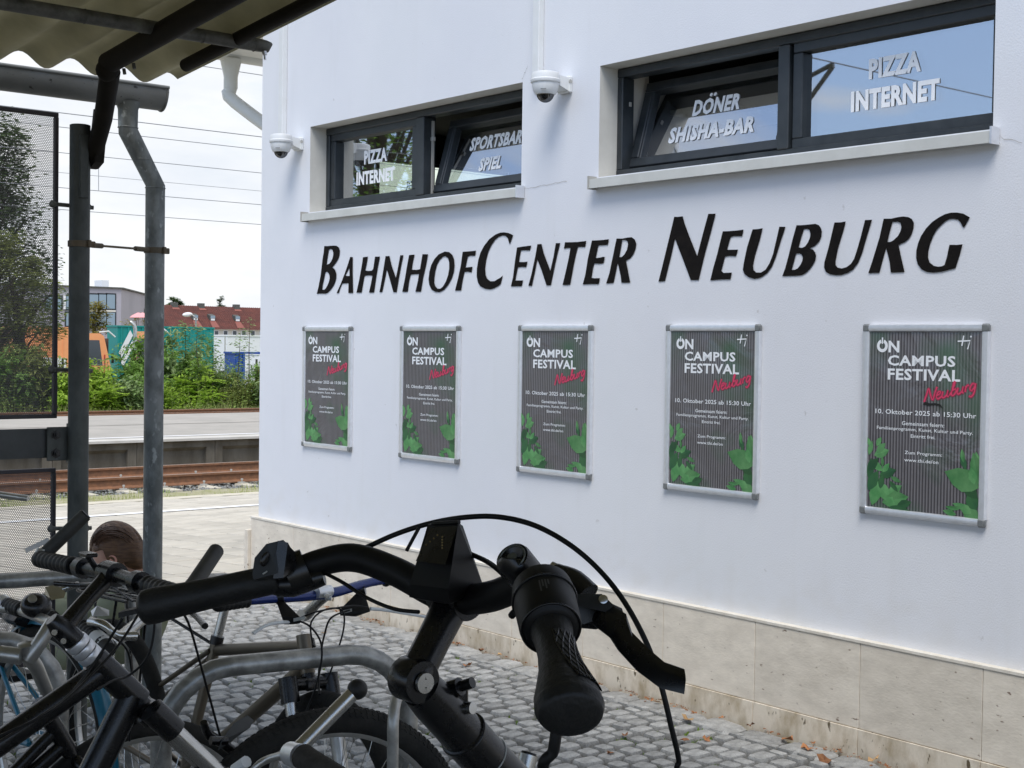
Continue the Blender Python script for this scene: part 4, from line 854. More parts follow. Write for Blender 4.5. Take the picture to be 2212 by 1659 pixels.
# clamps joining post and downpipe
cmat = M('rusty_clamp', (.10, .085, .06), .7, .2, col2=(.16, .12, .075), vs_=25)
zc = at(171, 528, 5.4).z
for (cx, cy, cz) in ((2.165, 5.2, zc), (2.545, 5.35, zc+.002)):
    MB().lathe([(.0405, -.012), (.0435, -.011), (.0435, .011), (.0405, .012)], (cx, cy, cz), (0, 0, 1), 24, False).bbox((cx+.02, cy-.042, cz), (.006, .012, .014), .002).bbox((cx+.046, cy-.01, cz), (.012, .008, .012), .003).build('pipe_clamp', cmat, sh, 30)
MB().tube([(2.21, 5.19, zc-.003), (2.26, 5.21, zc-.002)], .010, 8).tube([(2.25, 5.205, zc-.002), (2.44, 5.29, zc+.001)], .0045, 8).tube([(2.43, 5.285, zc+.001), (2.505, 5.33, zc+.002)], .010, 8).build('tie_rod', cmat, sh, 40)
# perforated panels
perf = M('perforated_steel', (.10, .095, .10), .55, .3, col2=(.16, .15, .155), vs_=20)
perf_frame = M('panel_frame_steel', (.055, .05, .055), .6, .3)
def panel(z0, z1, x0=1.30, x1=2.108, y=5.275):
    p = .0072; hh = p*math.sqrt(3)/2; cols = int((x1-x0-.02)/p); rows = int((z1-z0-.02)/hh)
    jx, jz = np.meshgrid(np.arange(cols), np.arange(rows)); cx = x0+.012+jx*p+(jz % 2)*p/2; cz = z0+.012+jz*hh
    cx = cx.ravel(); cz = cz.ravel(); a = np.arange(6)*math.pi/3+math.pi/6
    ro = p/math.sqrt(3); ri = p*.41
    vx = np.concatenate([cx[:, None]+ro*np.cos(a), cx[:, None]+ri*np.cos(a)], 1); vz = np.concatenate([cz[:, None]+ro*np.sin(a), cz[:, None]+ri*np.sin(a)], 1)
    nC = len(cx); co = np.empty((nC*12, 3), 'f'); bx, by, bz = BASE[sh.name]
    co[:, 0] = vx.ravel()-bx; co[:, 1] = y-by; co[:, 2] = vz.ravel()-bz
    k = np.arange(6); q = np.stack([k, (k+1) % 6, (k+1) % 6+6, k+6], 1).ravel(); idx = (np.arange(nC)[:, None]*12+q[None]).ravel().astype('i')
    me = bpy.data.meshes.new('perforated_sheet'); me.vertices.add(len(co)); me.vertices.foreach_set('co', co.ravel()); me.loops.add(len(idx)); me.loops.foreach_set('vertex_index', idx)
    me.polygons.add(nC*6); me.polygons.foreach_set('loop_start', np.arange(nC*6, dtype='i')*4); me.update(calc_edges=True); me.materials.append(perf)
    fr = MB()
    for q in ((x0, x1, z1-.016, z1), (x0, x1, z0, z0+.016)): fr.bbox(((q[0]+q[1])/2, y, (q[2]+q[3])/2), ((q[1]-q[0])/2, .010, .008), .002)
    for xx in (x0+.007, x1-.007): fr.bbox((xx, y, (z0+z1)/2), (.007, .012, (z1-z0)/2-.016), .002)
    f = fr.build('mesh_panel', perf_frame, sh, 30)
    o = bpy.data.objects.new('perforated_sheet', me); COL.objects.link(o); o.parent = f; BASE[o.name] = BASE[sh.name]
    return f
pa = panel(1.243, 2.408); pb = panel(.30, 1.052, x1=2.105)
for z in (2.06, 1.43, .82):
    MB().tube([(2.075, 5.262, z), (2.09, 5.262, z), (2.10, 5.262, z), (2.235, 5.235, z-.005)], [.005, .014, .008, .008], 8).ball((2.085, 5.262, z), .015, 10, 6).ball((2.215, 5.235, z-.004), .013, 8, 6).build('panel_clamp', galv_dark, sh, 40)
tape = M('clear_tape', (.6, .6, .58), .4)
MB().sheet([(0, 0), (.09, .035), (.083, .052), (-.007, .017)], (1.99, 5.262, .735), (1, 0, 0), (0, 0, 1)).build('tape_strip', tape, pb, 0)
cbm = MB().box(-1.6, 2.115, 5.235, 5.247, 1.095, 1.207); cbo = cbm.build('cross_beam', M('dark_flat_bar', (.045, .048, .048), .55, .3, col2=(.075, .08, .08), vs_=8), sh, 30)
bp_ = MB().bbox((2.092, 5.224, 1.148), (.040, .005, .064), .002).bbox((2.136, 5.212, 1.15), (.006, .02, .075), .002).build('bracket_plate', post_m, sh, 30)
for z in (1.182, 1.112): MB().lathe([(.019, 0), (.019, .003), (.013, .0031), (.013, .012), (.008, .0121), (.008, .02)], (2.085, 5.219, z), (0, -1, 0), 6).build('bolt', black_satin, bp_, 30)
# ------------------------------------------------------------------ galvanised bicycle hoops
def hoop(label, x0, x1, y0, y1, zt, r=.0245, bend=.16, drop=0.):
    t = thing('bicycle_hoop', label, 'bike rack', (x0, y0, 0), 'galvanised tube hoops of the bicycle rack')
    d = V((x1-x0, y1-y0, 0)).normalized(); a = V((x0, y0, 0)); b = V((x1, y1, 0)); Z = V((0, 0, 1))
    pts = [a, a+Z*(zt-bend*1.3)]+[a+d*bend*(1-math.cos(t_))+Z*(zt-bend+bend*math.sin(t_)) for t_ in [i*math.pi/12 for i in range(7)]]
    pts += [b-d*bend*(1-math.cos(t_))+Z*(zt-drop-bend+bend*math.sin(t_)) for t_ in [math.pi/2-i*math.pi/12 for i in range(7)]]+[b+Z*(zt-drop-bend*1.3), b]
    MB().tube(pts, r, 18).build('hoop_tube', galv, t, 60)
    for q in (a, b): MB().bbox((q.x, q.y, .004), (.06, .06, .006), .002).build('foot_plate', galv, t, 30)
    return t
hoop('large curved galvanised hoop in front of the cobbles, nearest the stem', 1.50, 2.13, 3.10, 2.97, .752, .0255, .17)
h3 = hoop('galvanised hoop behind the other bicycles at the left edge', 1.36, 2.05, 4.62, 4.46, .758, .025, .12)
hoop('galvanised hoop with its rounded end below the teal bicycle', .72, 1.50, 3.98, 3.72, .735, .0255, .17)
wh = MB().tube([at(932, 1463, 2.7), at(895, 1475, 2.62), at(862, 1500, 2.55), at(850, 1550, 2.5), at(848, 1680, 2.5), at(848, 1680, 2.5)+V((0, 0, -.5))], .0105, 12, sm=4)
solo(wh, 'wheel_holder', galv, 'thin bent galvanised wheel holder rising between the front wheel and the black stem', 'bike rack', None, None)
# ------------------------------------------------------------------ bicycles
def wheel(t, c, ax, R_, tr, name='front_wheel', rimm=silver, tread=False, spokes=True):
    c, ax = V(c), V(ax).normalized(); rr = R_-tr*1.75
    rim = MB(); prof = [(-.011, 0), (-.012, .014), (-.010, .020), (.010, .020), (.012, .014), (.011, 0), (.006, -.006), (-.006, -.006)]
    a = ax.orthogonal().normalized(); b = ax.cross(a); n = 64; vs = []
    for i in range(n):
        q = 2*math.pi*i/n; d = a*math.cos(q)+b*math.sin(q)
        for w_, h_ in prof: vs.append(c+ax*w_+d*(rr-.008+h_))
    k = len(prof); rim.add(vs, [(i*k+j, i*k+(j+1) % k, ((i+1) % n)*k+(j+1) % k, ((i+1) % n)*k+j) for i in range(n) for j in range(k)])
    w = rim.build(name, rimm, t, 40)
    ty = MB().torus(c, ax, R_-tr, tr, 84, 14, 1.02)
    if tread:
        for i in range(150):
            q = 2*math.pi*i/150
            for s_ in (-1, 1):
                qq = q+(.01 if s_ > 0 else -.01); d = a*math.cos(qq)+b*math.sin(qq); tg = b*math.cos(qq)-a*math.sin(qq)
                for off, ang in ((.30, .45), (.62, .9), (.92, 1.25)):
                    nn = (d*math.cos(ang*.8)+ax*s_*math.sin(ang*.8)).normalized(); side = nn.cross(tg)
                    dd = (tg+side*s_*(.5 if i % 2 else -.25)).normalized(); ww = nn.cross(dd)
                    ty.obox(c+d*(R_-tr)+nn*tr, dd*.0042, ww*.0042, nn*.0010)
    ty.build('tyre', tyre_m, w, 50)
    MB().lathe([(.01, -.055), (.016, -.05), (.024, -.034), (.024, -.028), (.014, -.026), (.014, .026), (.024, .028), (.024, .034), (.016, .05), (.01, .055)], c, ax, 16).build('hub', silver, w, 40)
    if spokes:
        sp = MB()
        for i in range(32):
            q = 2*math.pi*i/32; q2 = q+(.42 if (i//2) % 2 else -.42); s_ = .031*(1 if i % 2 else -1)
            sp.tube([c+ax*s_+(a*math.cos(q2)+b*math.sin(q2))*.022, c+(a*math.cos(q)+b*math.sin(q))*(rr-.012)], .0011, 4, False)
        sp.build('spokes', chrome, w, 0)
    return w
def L3(a, b, k): return V(a)*(1-k)+V(b)*k
def saddle(t, p, fwd, mat=black_satin):
    p, f = V(p), V(fwd).normalized(); s_ = V((0, 0, 1)).cross(f).normalized(); u = V((0, 0, 1)); pts = []
    m_ = MB(); secs = [(-.12, .075, .028, .01), (-.08, .082, .032, .012), (-.02, .06, .028, .004), (.05, .03, .022, .0), (.12, .018, .018, 0), (.145, .012, .012, -.006)]
    n = 12
    vs = []
    for x, w_, h_, z in secs:
        for k in range(n):
            q = 2*math.pi*k/n; vs.append(p+f*x+s_*(w_*math.cos(q))+u*(z+h_*math.sin(q)*(.8 if math.sin(q) > 0 else 1)))
    m_.add(vs, [(i*n+k, i*n+(k+1) % n, (i+1)*n+(k+1) % n, (i+1)*n+k) for i in range(len(secs)-1) for k in range(n)]+[tuple(range(n-1, -1, -1)), tuple((len(secs)-1)*n+k for k in range(n))])
    return m_.build('saddle', mat, t, 60)
def bike(label, rear, front, top, frame_m_, fork_m, R_=.34, tr=.024, fwheel_ax=None, sad=None, tube_r=.017, fork_r=.014, rack=False, susp=False, tread=False, fender=None, step=False, headlen=.14, seat_m=black_satin, crown=.40, rimm=silver, hoff=.05):
    t = thing('bicycle', label, 'bicycle', (rear[0], rear[1], 0), 'bicycles parked in the rack')
    rear, front, top = V(rear), V(front), V(top)
    f = V((front.x-rear.x, front.y-rear.y, 0)).normalized(); s_ = V((0, 0, 1)).cross(f)
    sa = (front-top).normalized(); h0 = top+sa*hoff; h1 = top+sa*(hoff+headlen); fa = V(fwheel_ax) if fwheel_ax else s_; fa = (fa-sa*fa.dot(sa)).normalized()
    bb = rear+f*.44+V((0, 0, -.05)); st = sad if sad is not None else bb+V((0, 0, .52))-f*.17; st = V(st)
    sdir = (st-bb).normalized(); seat_top = bb+sdir*min(.46, (st-bb).length-.12)
    fr = MB().tube([h0, h1], .019 if tube_r < .02 else .026, 16)
    if step: fr.tube([h1-sa*.02, L3(h1, bb, .6)+V((0, 0, -.05)), bb], tube_r, 12, sm=6); fr.tube([h1-sa*.06, L3(h1, bb, .5)+V((0, 0, .0)), L3(bb, seat_top, .35)], tube_r*.85, 12, sm=6)
    else: fr.tube([h0+sa*.03, seat_top-V((0, 0, .03))], tube_r, 14); fr.tube([h1-sa*.02, bb], tube_r*1.2, 14)
    fr.tube([bb, seat_top], tube_r*.95, 12).lathe([(.022, -.036), (.022, .036)], bb, s_, 14)
    for g_ in (-1, 1): fr.tube([bb+s_*g_*.025, rear+s_*g_*.062], .009, 8).tube([seat_top-sdir*.03+s_*g_*.016, rear+s_*g_*.062], .008, 8)
    fr.build('frame', frame_m_, t, 50)
    w = wheel(t, rear, s_, R_, tr, 'rear_wheel', rimm); wheel(t, front, fa, R_, tr, 'front_wheel', rimm, tread)
    cr = h1+sa*.025
    fk = MB().tube([h1, cr], .017, 12)
    if susp:
        fk.bbox(tuple(cr), (.022, .022, .016), .006); fb = MB()
        fk.tube([cr-fa*.062, cr+fa*.062], .018, 12)
        for g_ in (-1, 1):
            a_ = cr+fa*g_*.062; b_ = front+fa*g_*.062; mid_ = L3(a_, b_, .36)
            fk.tube([a_-sa*.02, a_+sa*.045], .0245, 16)
            fb.tube([mid_-sa*.01, mid_+sa*.01], .022, 14).tube([mid_, b_], [.020, .016], 14)
            MB().tube([a_+sa*.03, mid_], .0165, 16).build('stanchion', chrome, t, 60)
        fb.build('fork_lowers', fork_m, t, 50)
        fk.build('fork_crown', black_satin, t, 50)
    else:
        for g_ in (-1, 1): fk.tube([cr, cr+fa*g_*.045+sa*.03, front+fa*g_*.052-f*.02-sa*.1, front+fa*g_*.052], [.016, .015, .012, .008], 12, sm=4)
        fk.build('fork', fork_m, t, 50)
    MB().tube([seat_top-sdir*.05, st], .0136, 14).build('seat_post', chrome, t, 60)
    MB().tube([seat_top-sdir*.012, seat_top+sdir*.012], tube_r*1.15, 14).build('seat_clamp', black_satin, t, 40)
    saddle(t, st+V((0, 0, .03)), f, seat_m)
    ck = MB().lathe([(.085, .048), (.085, .052)], bb, s_, 32).tube([bb+s_*.06, bb+s_*.065+V((0, 0, -.16))+f*.04], .009, 8).tube([bb-s_*.06, bb-s_*.065+V((0, 0, .16))-f*.04], .009, 8)
    ck.build('crank', black_satin, t, 40)
    for g_ in (-1, 1):
        pc = bb+s_*g_*.11+V((0, 0, -.16*g_))+f*.04*g_; MB().obox(pc, f*.045, s_*.04, V((0, 0, .010))).build('pedal', black_matte, t, 30)
    if fender:
        for cc, ax_, a0, a1 in ((rear, s_, -.35, 2.9), (front, fa, .2, 2.4)):
            fd = V((0, 0, 1)).cross(ax_)*-1; fd = ax_.cross(V((0, 0, 1))).normalized(); vs = []; n = 22; r2 = R_+.016
            if fd.dot(f) < 0: fd = -fd
            for i in range(n+1):
                q = a0+(a1-a0)*i/n; d = -fd*math.cos(q)+V((0, 0, 1))*math.sin(q)
                for w_, h_ in ((-.027, -.012), (-.018, 0), (0, .005), (.018, 0), (.027, -.012)): vs.append(cc+ax_*w_+d*(r2+h_))
            MB().add(vs, [(i*5+k, i*5+k+1, (i+1)*5+k+1, (i+1)*5+k) for i in range(n) for k in range(4)]).build('mudguard', fender, t, 60)
    if rack:
        rk = MB(); z = R_*2+.07; base = V((rear.x, rear.y, 0))
        a0 = base-f*.16+V((0, 0, z)); a1 = base+f*.17+V((0, 0, z+.012))
        rk.tube([a1-s_*.05, a0-s_*.055, a0-f*.03, a0+s_*.055, a1+s_*.05], .0055, 8, sm=4).tube([a0-s_*.02, a1-s_*.02], .004, 8).tube([a0+s_*.02, a1+s_*.02], .004, 8)
        for k_ in (.2, .5, .85): c_ = L3(a0, a1, k_); rk.tube([c_-s_*.055, c_+s_*.055], .004, 6)
        for g_ in (-1, 1):
            rk.tube([rear+s_*g_*.066, L3(a0, a1, .35)+s_*g_*.052], .0045, 8).tube([rear+s_*g_*.066, L3(a0, a1, .8)+s_*g_*.052], .0045, 8)
        rk.tube([a1, seat_top-V((0, 0, .02))], .005, 8)
        rk.tube([a1+V((0, 0, .0))-s_*.03, L3(a0, a1, .5)+V((0, 0, .035))-s_*.03, L3(a0, a1, .45)+V((0, 0, .035))+s_*.03, a1+s_*.03], .0032, 8)
        rk.build('luggage_rack', black_satin, t, 50)
    return t, dict(f=f, s=s_, sa=sa, h0=h0, h1=h1, fa=fa, cr=cr, bb=bb, st=st)
def bar_end(t, p, q, r, mat, capm=black_matte, n=16):
    MB().tube([p, q], r, n).build('bar_end', mat, t, 60); d = (V(q)-V(p)).normalized()
    MB().tube([V(q)-d*.004, V(q)+d*.003], [r*.98, r*.8], n).build('end_plug', capm, t, 60)
def grip(t, p, q, r, mat=rubber, ribs=0, flat=1.):
    p, q = V(p), V(q); d = (q-p); n = max(ribs*4, 6); rs = []; pts = []
    for i in range(n+1):
        k = i/n; pts.append(p+d*k); rs.append(r*(1+(.085 if ribs and i % 4 in (1, 2) else 0))*(1.05 if k < .06 or k > .95 else 1))
    MB().tube(pts, rs, 18).ball(q, r*.98, 16, 8).build('grip', mat, t, 60 if not ribs else 30)
def cable(t, pts, r=.0024, mat=black_matte, name='brake_cable', sm=7):
    MB().tube(pts, r, 8, sm=sm).build(name, mat, t, 60)
# --- black e-bike in the foreground --------------------------------------------------------------
ebar = [V(p) for p in ((0.816, 1.394, 1.274), (0.852, 1.372, 1.290), (0.880, 1.338, 1.299), (0.900, 1.285, 1.289), (0.915, 1.225, 1.271), (0.917, 1.18, 1.271), (0.912, 1.125, 1.283), (0.897, 1.05, 1.308), (0.858, 0.983, 1.308))]
eg_l = [V((0.816, 1.394, 1.274)), V((0.69, 1.484, 1.239))]; eg_r = [V((0.858, 0.983, 1.308)), V((0.781, 0.863, 1.249))]
tA, iA = bike('large matt black electric bicycle in the foreground with swept handlebar and adjustable stem', (-.17, 1.17, .36), (1.20, 1.15, .46), (.975, 1.185, 1.065), black_matte, black_satin, R_=.345, tr=.026, tube_r=.026, rimm=black_satin, step=True, sad=(.30, 1.17, 1.02), headlen=.12)
MB().tube(ebar, [.0125, .0155, .0162, .0162, .0165, .0165, .0162, .0155, .0125], 24, sm=8).build('handlebar', black_matte, tA, 70)
P_ = eg_l[0]; Q_ = eg_l[1]; d_ = (Q_-P_)
MB().tube([P_+d_*k for k in (0, .02, .2, .45, .7, .88, .96, 1.0)], [.0165, .0185, .0185, .0190, .0205, .0225, .0215, .013], 24, flat=.92, sm=3).build('grip', rubber, tA, 70)
MB().prism([(-.02, -.010), (.045, -.018), (.05, .004), (-.02, .008)], tuple(Q_+V((-.002, -.002, .002))), d_.normalized()*-1, V((.65, .75, 0)).normalized()*-1, (0, 0, -.006)).build('palm_wing', rubber, tA, 30)
# near grip: gear twist ring, waist and flared end
P_ = eg_r[0]; Q_ = eg_r[1]; d_ = (Q_-P_)
def along(k): return P_+d_*k
MB().tube([along(k) for k in (-.16, -.10, -.08, .0, .04, .06, .07, .30, .33, .36)], [.016, .021, .0285, .0300, .0300, .0285, .0292, .0285, .0265, .021], 36, sm=2).build('gear_twist_ring', black_matte, tA, 50)
for k, r_ in ((.045, .0298), (.335, .0268)): MB().torus(along(k), d_, r_, .0011, 40, 8).build('ring_groove', black_satin, tA, 60)
MB().tube([along(k) for k in (.30, .38, .48, .60, .74, .88, .99, 1.08, 1.14, 1.165)], [.0205, .0192, .0172, .0172, .0192, .0240, .0282, .0295, .0265, .014], 32, sm=4, flat=[.98, .98, .98, .98, .96, .9, .86, .84, .82, .8]).build('grip', rubber, tA, 70)
ax_n = d_.normalized(); a_u = (V((0, 0, 1))-ax_n*ax_n.z).normalized(); b_u = ax_n.cross(a_u)
sd0 = (V((-.25, -.90, .42))-ax_n*V((-.25, -.90, .42)).dot(ax_n)).normalized(); sd1 = ax_n.cross(sd0)
ks = (.30, .38, .48, .60, .74, .88, .99, 1.08, 1.14); rs_ = (.0205, .0192, .0172, .0172, .0192, .0240, .0282, .0295, .0265); fl_ = (.98, .98, .98, .98, .96, .9, .86, .84, .82)
def gpt(k, t_, lift=.0004):
    for i in range(len(ks)-1):
        if ks[i] <= k <= ks[i+1]:
            q = (k-ks[i])/(ks[i+1]-ks[i]); r_ = rs_[i]+(rs_[i+1]-rs_[i])*q; f_ = fl_[i]+(fl_[i+1]-fl_[i])*q; break
    return along(k)+(a_u*math.cos(t_)*f_+b_u*math.sin(t_))*(r_*1.015+lift)
def edge_t(k): return (-1.40+.5*max(0, k-.75), .18-1.2*max(0, k-.62))     # the textured field narrows towards the flare
pv = []; nk, nt_ = 22, 12
for i in range(nk+1):
    k = .50+.50*i/nk; t0, t1 = edge_t(k)
    for j in range(nt_+1): pv.append(gpt(k, t0+(t1-t0)*j/nt_))
MB().add(pv, [(i*(nt_+1)+j, i*(nt_+1)+j+1, (i+1)*(nt_+1)+j+1, (i+1)*(nt_+1)+j) for i in range(nk) for j in range(nt_)]).build('grip_field', M('grey_rubber_field', (.035, .035, .033), .6, spec=.4, bump=.3, bs=500, bdist=.001), tA, 60)
pat = MB()
for sgn in (-1, 1):
    for o_ in range(-4, 9):
        pts = []
        for i in range(15):
            k = .50+.50*i/14; f_ = o_/5+sgn*(k-.5)*1.5
            if -.02 <= f_ <= 1.02: t0, t1 = edge_t(k); pts.append(gpt(k, t0+(t1-t0)*f_, .0007))
        if len(pts) > 1: pat.tube(pts, .0007, 4, False)
for f_ in (0, 1): pat.tube([gpt(.50+.50*i/14, edge_t(.50+.50*i/14)[0]*(1-f_)+edge_t(.50+.50*i/14)[1]*f_, .0006) for i in range(15)], .0008, 4, False)
pat.build('grip_pattern', black_satin, tA, 0)
# logo-like print on the ring
tx = MB()
for i, wd in enumerate((.3, .55, .4, .65)): 
    a0_ = .35+i*.09; q = [along(k)+(sd0*math.cos(a_)+sd1*math.sin(a_))*.0296 for k, a_ in ((.10, a0_), (.10+.18*wd, a0_), (.10+.18*wd, a0_+.05), (.10, a0_+.05))]; tx.add(q, [(0, 1, 2, 3)])
tx.build('ring_print', M('dim_print', (.05, .05, .048), .5), tA, 0)
# stem
CL = V((.917, 1.195, 1.271)); PV = at(893, 1468, 1.455); bx_ = V((.03, -.999, 0))
ST = at(1060, 1650, 1.545)
MB().tube([CL+V((.0, 0, .0)), L3(CL, PV, .25), L3(CL, PV, .55), L3(CL, PV, .85), PV], [.0200, .0188, .0180, .0180, .0185], 28, sm=4, flat=1.05, up=(0, 1, 0)).lathe([(.0215, -.016), (.0230, -.014), (.0230, .014), (.0215, .016)], PV, bx_, 30).lathe([(.0215, -.024), (.0225, -.022), (.0225, .022), (.0215, .024)], CL, bx_, 28).build('stem', black_satin, tA, 45)
MB().lathe([(.0110, 0), (.0105, .0035), (.0040, .0036), (.0038, .001)], PV+bx_*.0175, bx_, 28).build('stem_bolt', chrome, tA, 40)
hd_ = (ST-PV).normalized()
MB().tube([PV+hd_*.015, PV+hd_*.04, PV+hd_*.10, PV+hd_*.101, PV+hd_*.16, ST+hd_*.06, (1.0, 1.185, 1.02)], [.0215, .0235, .0242, .0262, .0262, .0285, .0285], 28).build('steerer', black_satin, tA, 40)
for k_ in (.103, .150): MB().torus(PV+hd_*k_, hd_, .0264, .0009, 36, 6).build('steerer_ring', silver_blk if k_ > .12 else black_satin, tA, 40)
tx = MB(); b1 = hd_.cross(V((0, 0, 1))).normalized(); b2 = hd_.cross(b1)
for i in range(7):
    if i == 2: continue
    a0_ = -.9+i*.13; q = [PV+hd_*k+(-b1*math.cos(a_)+b2*math.sin(a_))*.0272 for k, a_ in ((.138, a0_), (.144, a0_), (.144, a0_+.085), (.138, a0_+.085))]; tx.add(q, [(0, 1, 2, 3)])
tx.build('steerer_print', silver_blk, tA, 0)
MB().lathe([(.010, 0), (.010, .014), (.006, .015), (.006, .03)], at(972, 1490, 1.49), (.3, -.8, .35), 12).bbox(tuple(at(985, 1500, 1.50)), (.012, .010, .012), .004).build('hose_clip', black_satin, tA, 40)
MB().lathe([(.0065, 0), (.0065, .012), (.003, .0121)], at(1003, 1528, 1.49), (.2, -.9, .1), 12).build('hose_bolt', chrome, tA, 40)
# display cradle
dq = [at(u, v, d) for u, v, d in ((924, 1133, 1.50), (990, 1128, 1.47), (885, 1262, 1.475), (968, 1272, 1.44), (972, 1305, 1.45), (884, 1290, 1.48), (935, 1130, 1.535), (1000, 1136, 1.51), (1045, 1268, 1.50), (1010, 1290, 1.52), (930, 1300, 1.54))]
MB().hull(dq).build('display_cradle', black_matte, tA, 20)
MB().hull([at(u, v, d) for u, v, d in ((930, 1140, 1.487), (988, 1136, 1.457), (898, 1212, 1.470), (962, 1220, 1.437), (930, 1140, 1.495), (988, 1136, 1.465), (898, 1212, 1.48), (962, 1220, 1.447))]).build('cradle_plate', black_satin, tA, 20)
MB().tube([at(935, 1131, 1.495), at(992, 1128, 1.465)], .0022, 8).tube([at(878, 1190, 1.49), at(905, 1140, 1.50)], .002, 8).build('cradle_lip', black_matte, tA, 50)
gold = M('brass_contact', (.20, .15, .06), .4, .8)
cn = MB()
for i in range(4): cn.ball(at(921+i*8, 1177-i*7, 1.466-i*.003), .0011, 6, 4)
for i in range(5): cn.ball(at(955, 1160+i*6, 1.447), .0011, 6, 4)
cn.build('contact_pins', gold, tA, 0)
# remote control on the left
MB().hull([at(u, v, d) for u, v, d in ((550, 1205, 1.55), (575, 1175, 1.55), (612, 1166, 1.56), (618, 1200, 1.57), (600, 1238, 1.55), (548, 1252, 1.55), (545, 1240, 1.55), (640, 1195, 1.60), (630, 1240, 1.60), (585, 1180, 1.62), (560, 1255, 1.6), (612, 1250, 1.59))]).build('remote_control', M('slate_plastic', (.018, .021, .023), .5, spec=.4), tA, 20)
MB().hull([at(u, v, d) for u, v, d in ((600, 1168, 1.555), (622, 1172, 1.56), (612, 1248, 1.55), (590, 1250, 1.55), (640, 1205, 1.575), (636, 1232, 1.575), (600, 1168, 1.59), (622, 1172, 1.60), (612, 1248, 1.6))]).build('remote_edge', black_satin, tA, 30)
MB().ball(at(572, 1208, 1.546), (.005, .003, .0085), 14, 8, Matrix.Rotation(.4, 3, 'Y')).build('remote_button', black_satin, tA, 60)
MB().tube([at(568, 1240, 1.546), at(577, 1234, 1.546)], .0009, 6).build('remote_mark', silver_blk, tA, 0)
MB().tube([at(590, 1262, 1.6), at(630, 1262, 1.6), at(700, 1245, 1.6)], [.012, .015, .010], 12, sm=4).lathe([(.024, -.012), (.025, 0), (.024, .012)], V((0.835, 1.382, 1.28)), (.8, -.45, .4), 20).build('lever_clamp', black_satin, tA, 40)
# bell
ba = at(1150, 1262, 1.375); bt = at(1106, 1205, 1.345); dd = (bt-ba).normalized()
MB().tube([ba, ba+dd*.008, bt-dd*.004, bt, bt], [.016, .0185, .0178, .0165, .010], 28).build('bell', black_satin, tA, 50)
MB().torus(bt+dd*.0005, dd, .0135, .0010, 28, 6).lathe([(.006, 0), (.006, .0012)], bt, dd, 6).build('bell_top', M('worn_edge', (.10, .105, .09), .35, .5), tA, 40)
MB().hull([ba+V(q)*.012 for q in ((1, 1, 1), (-1, 1, 1), (1, -1, 1), (-1, -1, 1), (1, 1, -2), (-1, 1, -2), (1, -1, -2.4), (-1, -1, -2.4))]).build('bell_clamp', black_matte, tA, 30)
# brake lever on the right
la = [at(u, v, d) for u, v, d in ((1212, 1283, 1.38), (1262, 1286, 1.37), (1318, 1302, 1.35), (1326, 1328, 1.345), (1262, 1348, 1.36), (1224, 1345, 1.37))]
MB().hull(la+[p+V((.012, -.004, -.006)) for p in la]+[at(1185, 1290, 1.385), at(1200, 1350, 1.38)]).build('lever_bracket', black_satin, tA, 25)
MB().hull([at(u, v, d) for u, v, d in ((1215, 1283, 1.365), (1300, 1283, 1.35), (1327, 1308, 1.338), (1308, 1322, 1.34), (1225, 1304, 1.36))]+[at(u, v, d) for u, v, d in ((1215, 1283, 1.372), (1300, 1283, 1.357), (1327, 1308, 1.345), (1308, 1322, 1.347), (1225, 1304, 1.367))]).build('lever_cover', M('charcoal_plastic', (.035, .036, .035), .5, spec=.5), tA, 20)
MB().lathe([(.0045, 0), (.0045, .001), (.003, .0016)], at(1303, 1295, 1.340), -CF+V((0, 0, .6)), 18).build('lever_pivot_bolt', chrome, tA, 40)
MB().tube([at(1197, 1228, 1.40), at(1210, 1242, 1.395), at(1240, 1258, 1.39), at(1268, 1286, 1.38)], [.007, .011, .013, .014], 16, sm=3).build('lever_reservoir', black_satin, tA, 60)
MB().tube([at(1190, 1222, 1.40), at(1212, 1236, 1.395)], [.005, .007], 12).tube([at(1193, 1226, 1.40), at(1200, 1262, 1.40)], .0035, 8).build('cable_adjuster', chrome, tA, 60)
lp = [at(u, v, d) for u, v, d in ((1292, 1322, 1.35), (1335, 1352, 1.335), (1350, 1385, 1.32), (1388, 1425, 1.30), (1430, 1458, 1.28), (1478, 1472, 1.262))]
lv = MB(); up_ = V((0, 0, 1)); vs = []
wd = [.0105, .0115, .0088, .0092, .0088, .0076]; th = .008
for i, p_ in enumerate(lp):
    d2_ = (lp[min(i+1, 5)]-lp[max(i-1, 0)]).normalized(); nrm = CF.cross(d2_).normalized(); bk = (CF+V((0, 0, .55))).normalized()
    for a_, b_ in ((-1, -.6), (-.8, -1), (.8, -1), (1, -.6), (1, .6), (.8, 1), (-.8, 1), (-1, .6)): vs.append(p_+nrm*wd[i]*a_+bk*th*b_)
lv.add(vs, [(i*8+k, i*8+(k+1) % 8, (i+1)*8+(k+1) % 8, (i+1)*8+k) for i in range(5) for k in range(8)]+[tuple(range(7, -1, -1)), tuple(40+k for k in range(8))])
lv.build('brake_lever', black_satin, tA, 30)
cable(tA, [at(u, v, d) for u, v, d in ((735, 1208, 1.64), (790, 1183, 1.62), (860, 1152, 1.61), (935, 1129, 1.6), (1010, 1117, 1.57), (1080, 1117, 1.55), (1155, 1135, 1.53), (1230, 1176, 1.5), (1295, 1232, 1.48), (1350, 1302, 1.46), (1398, 1392, 1.44), (1428, 1480, 1.43), (1450, 1570, 1.43), (1466, 1640, 1.44), (1474, 1720, 1.46))]+[V((1.22, 1.05, .80)), V((1.21, 1.09, .52))], .0030)
cable(tA, [at(u, v, d) for u, v, d in ((690, 1232, 1.60), (740, 1258, 1.56), (790, 1290, 1.53), (850, 1315, 1.50), (905, 1322, 1.48))], .0022, name='display_cable')
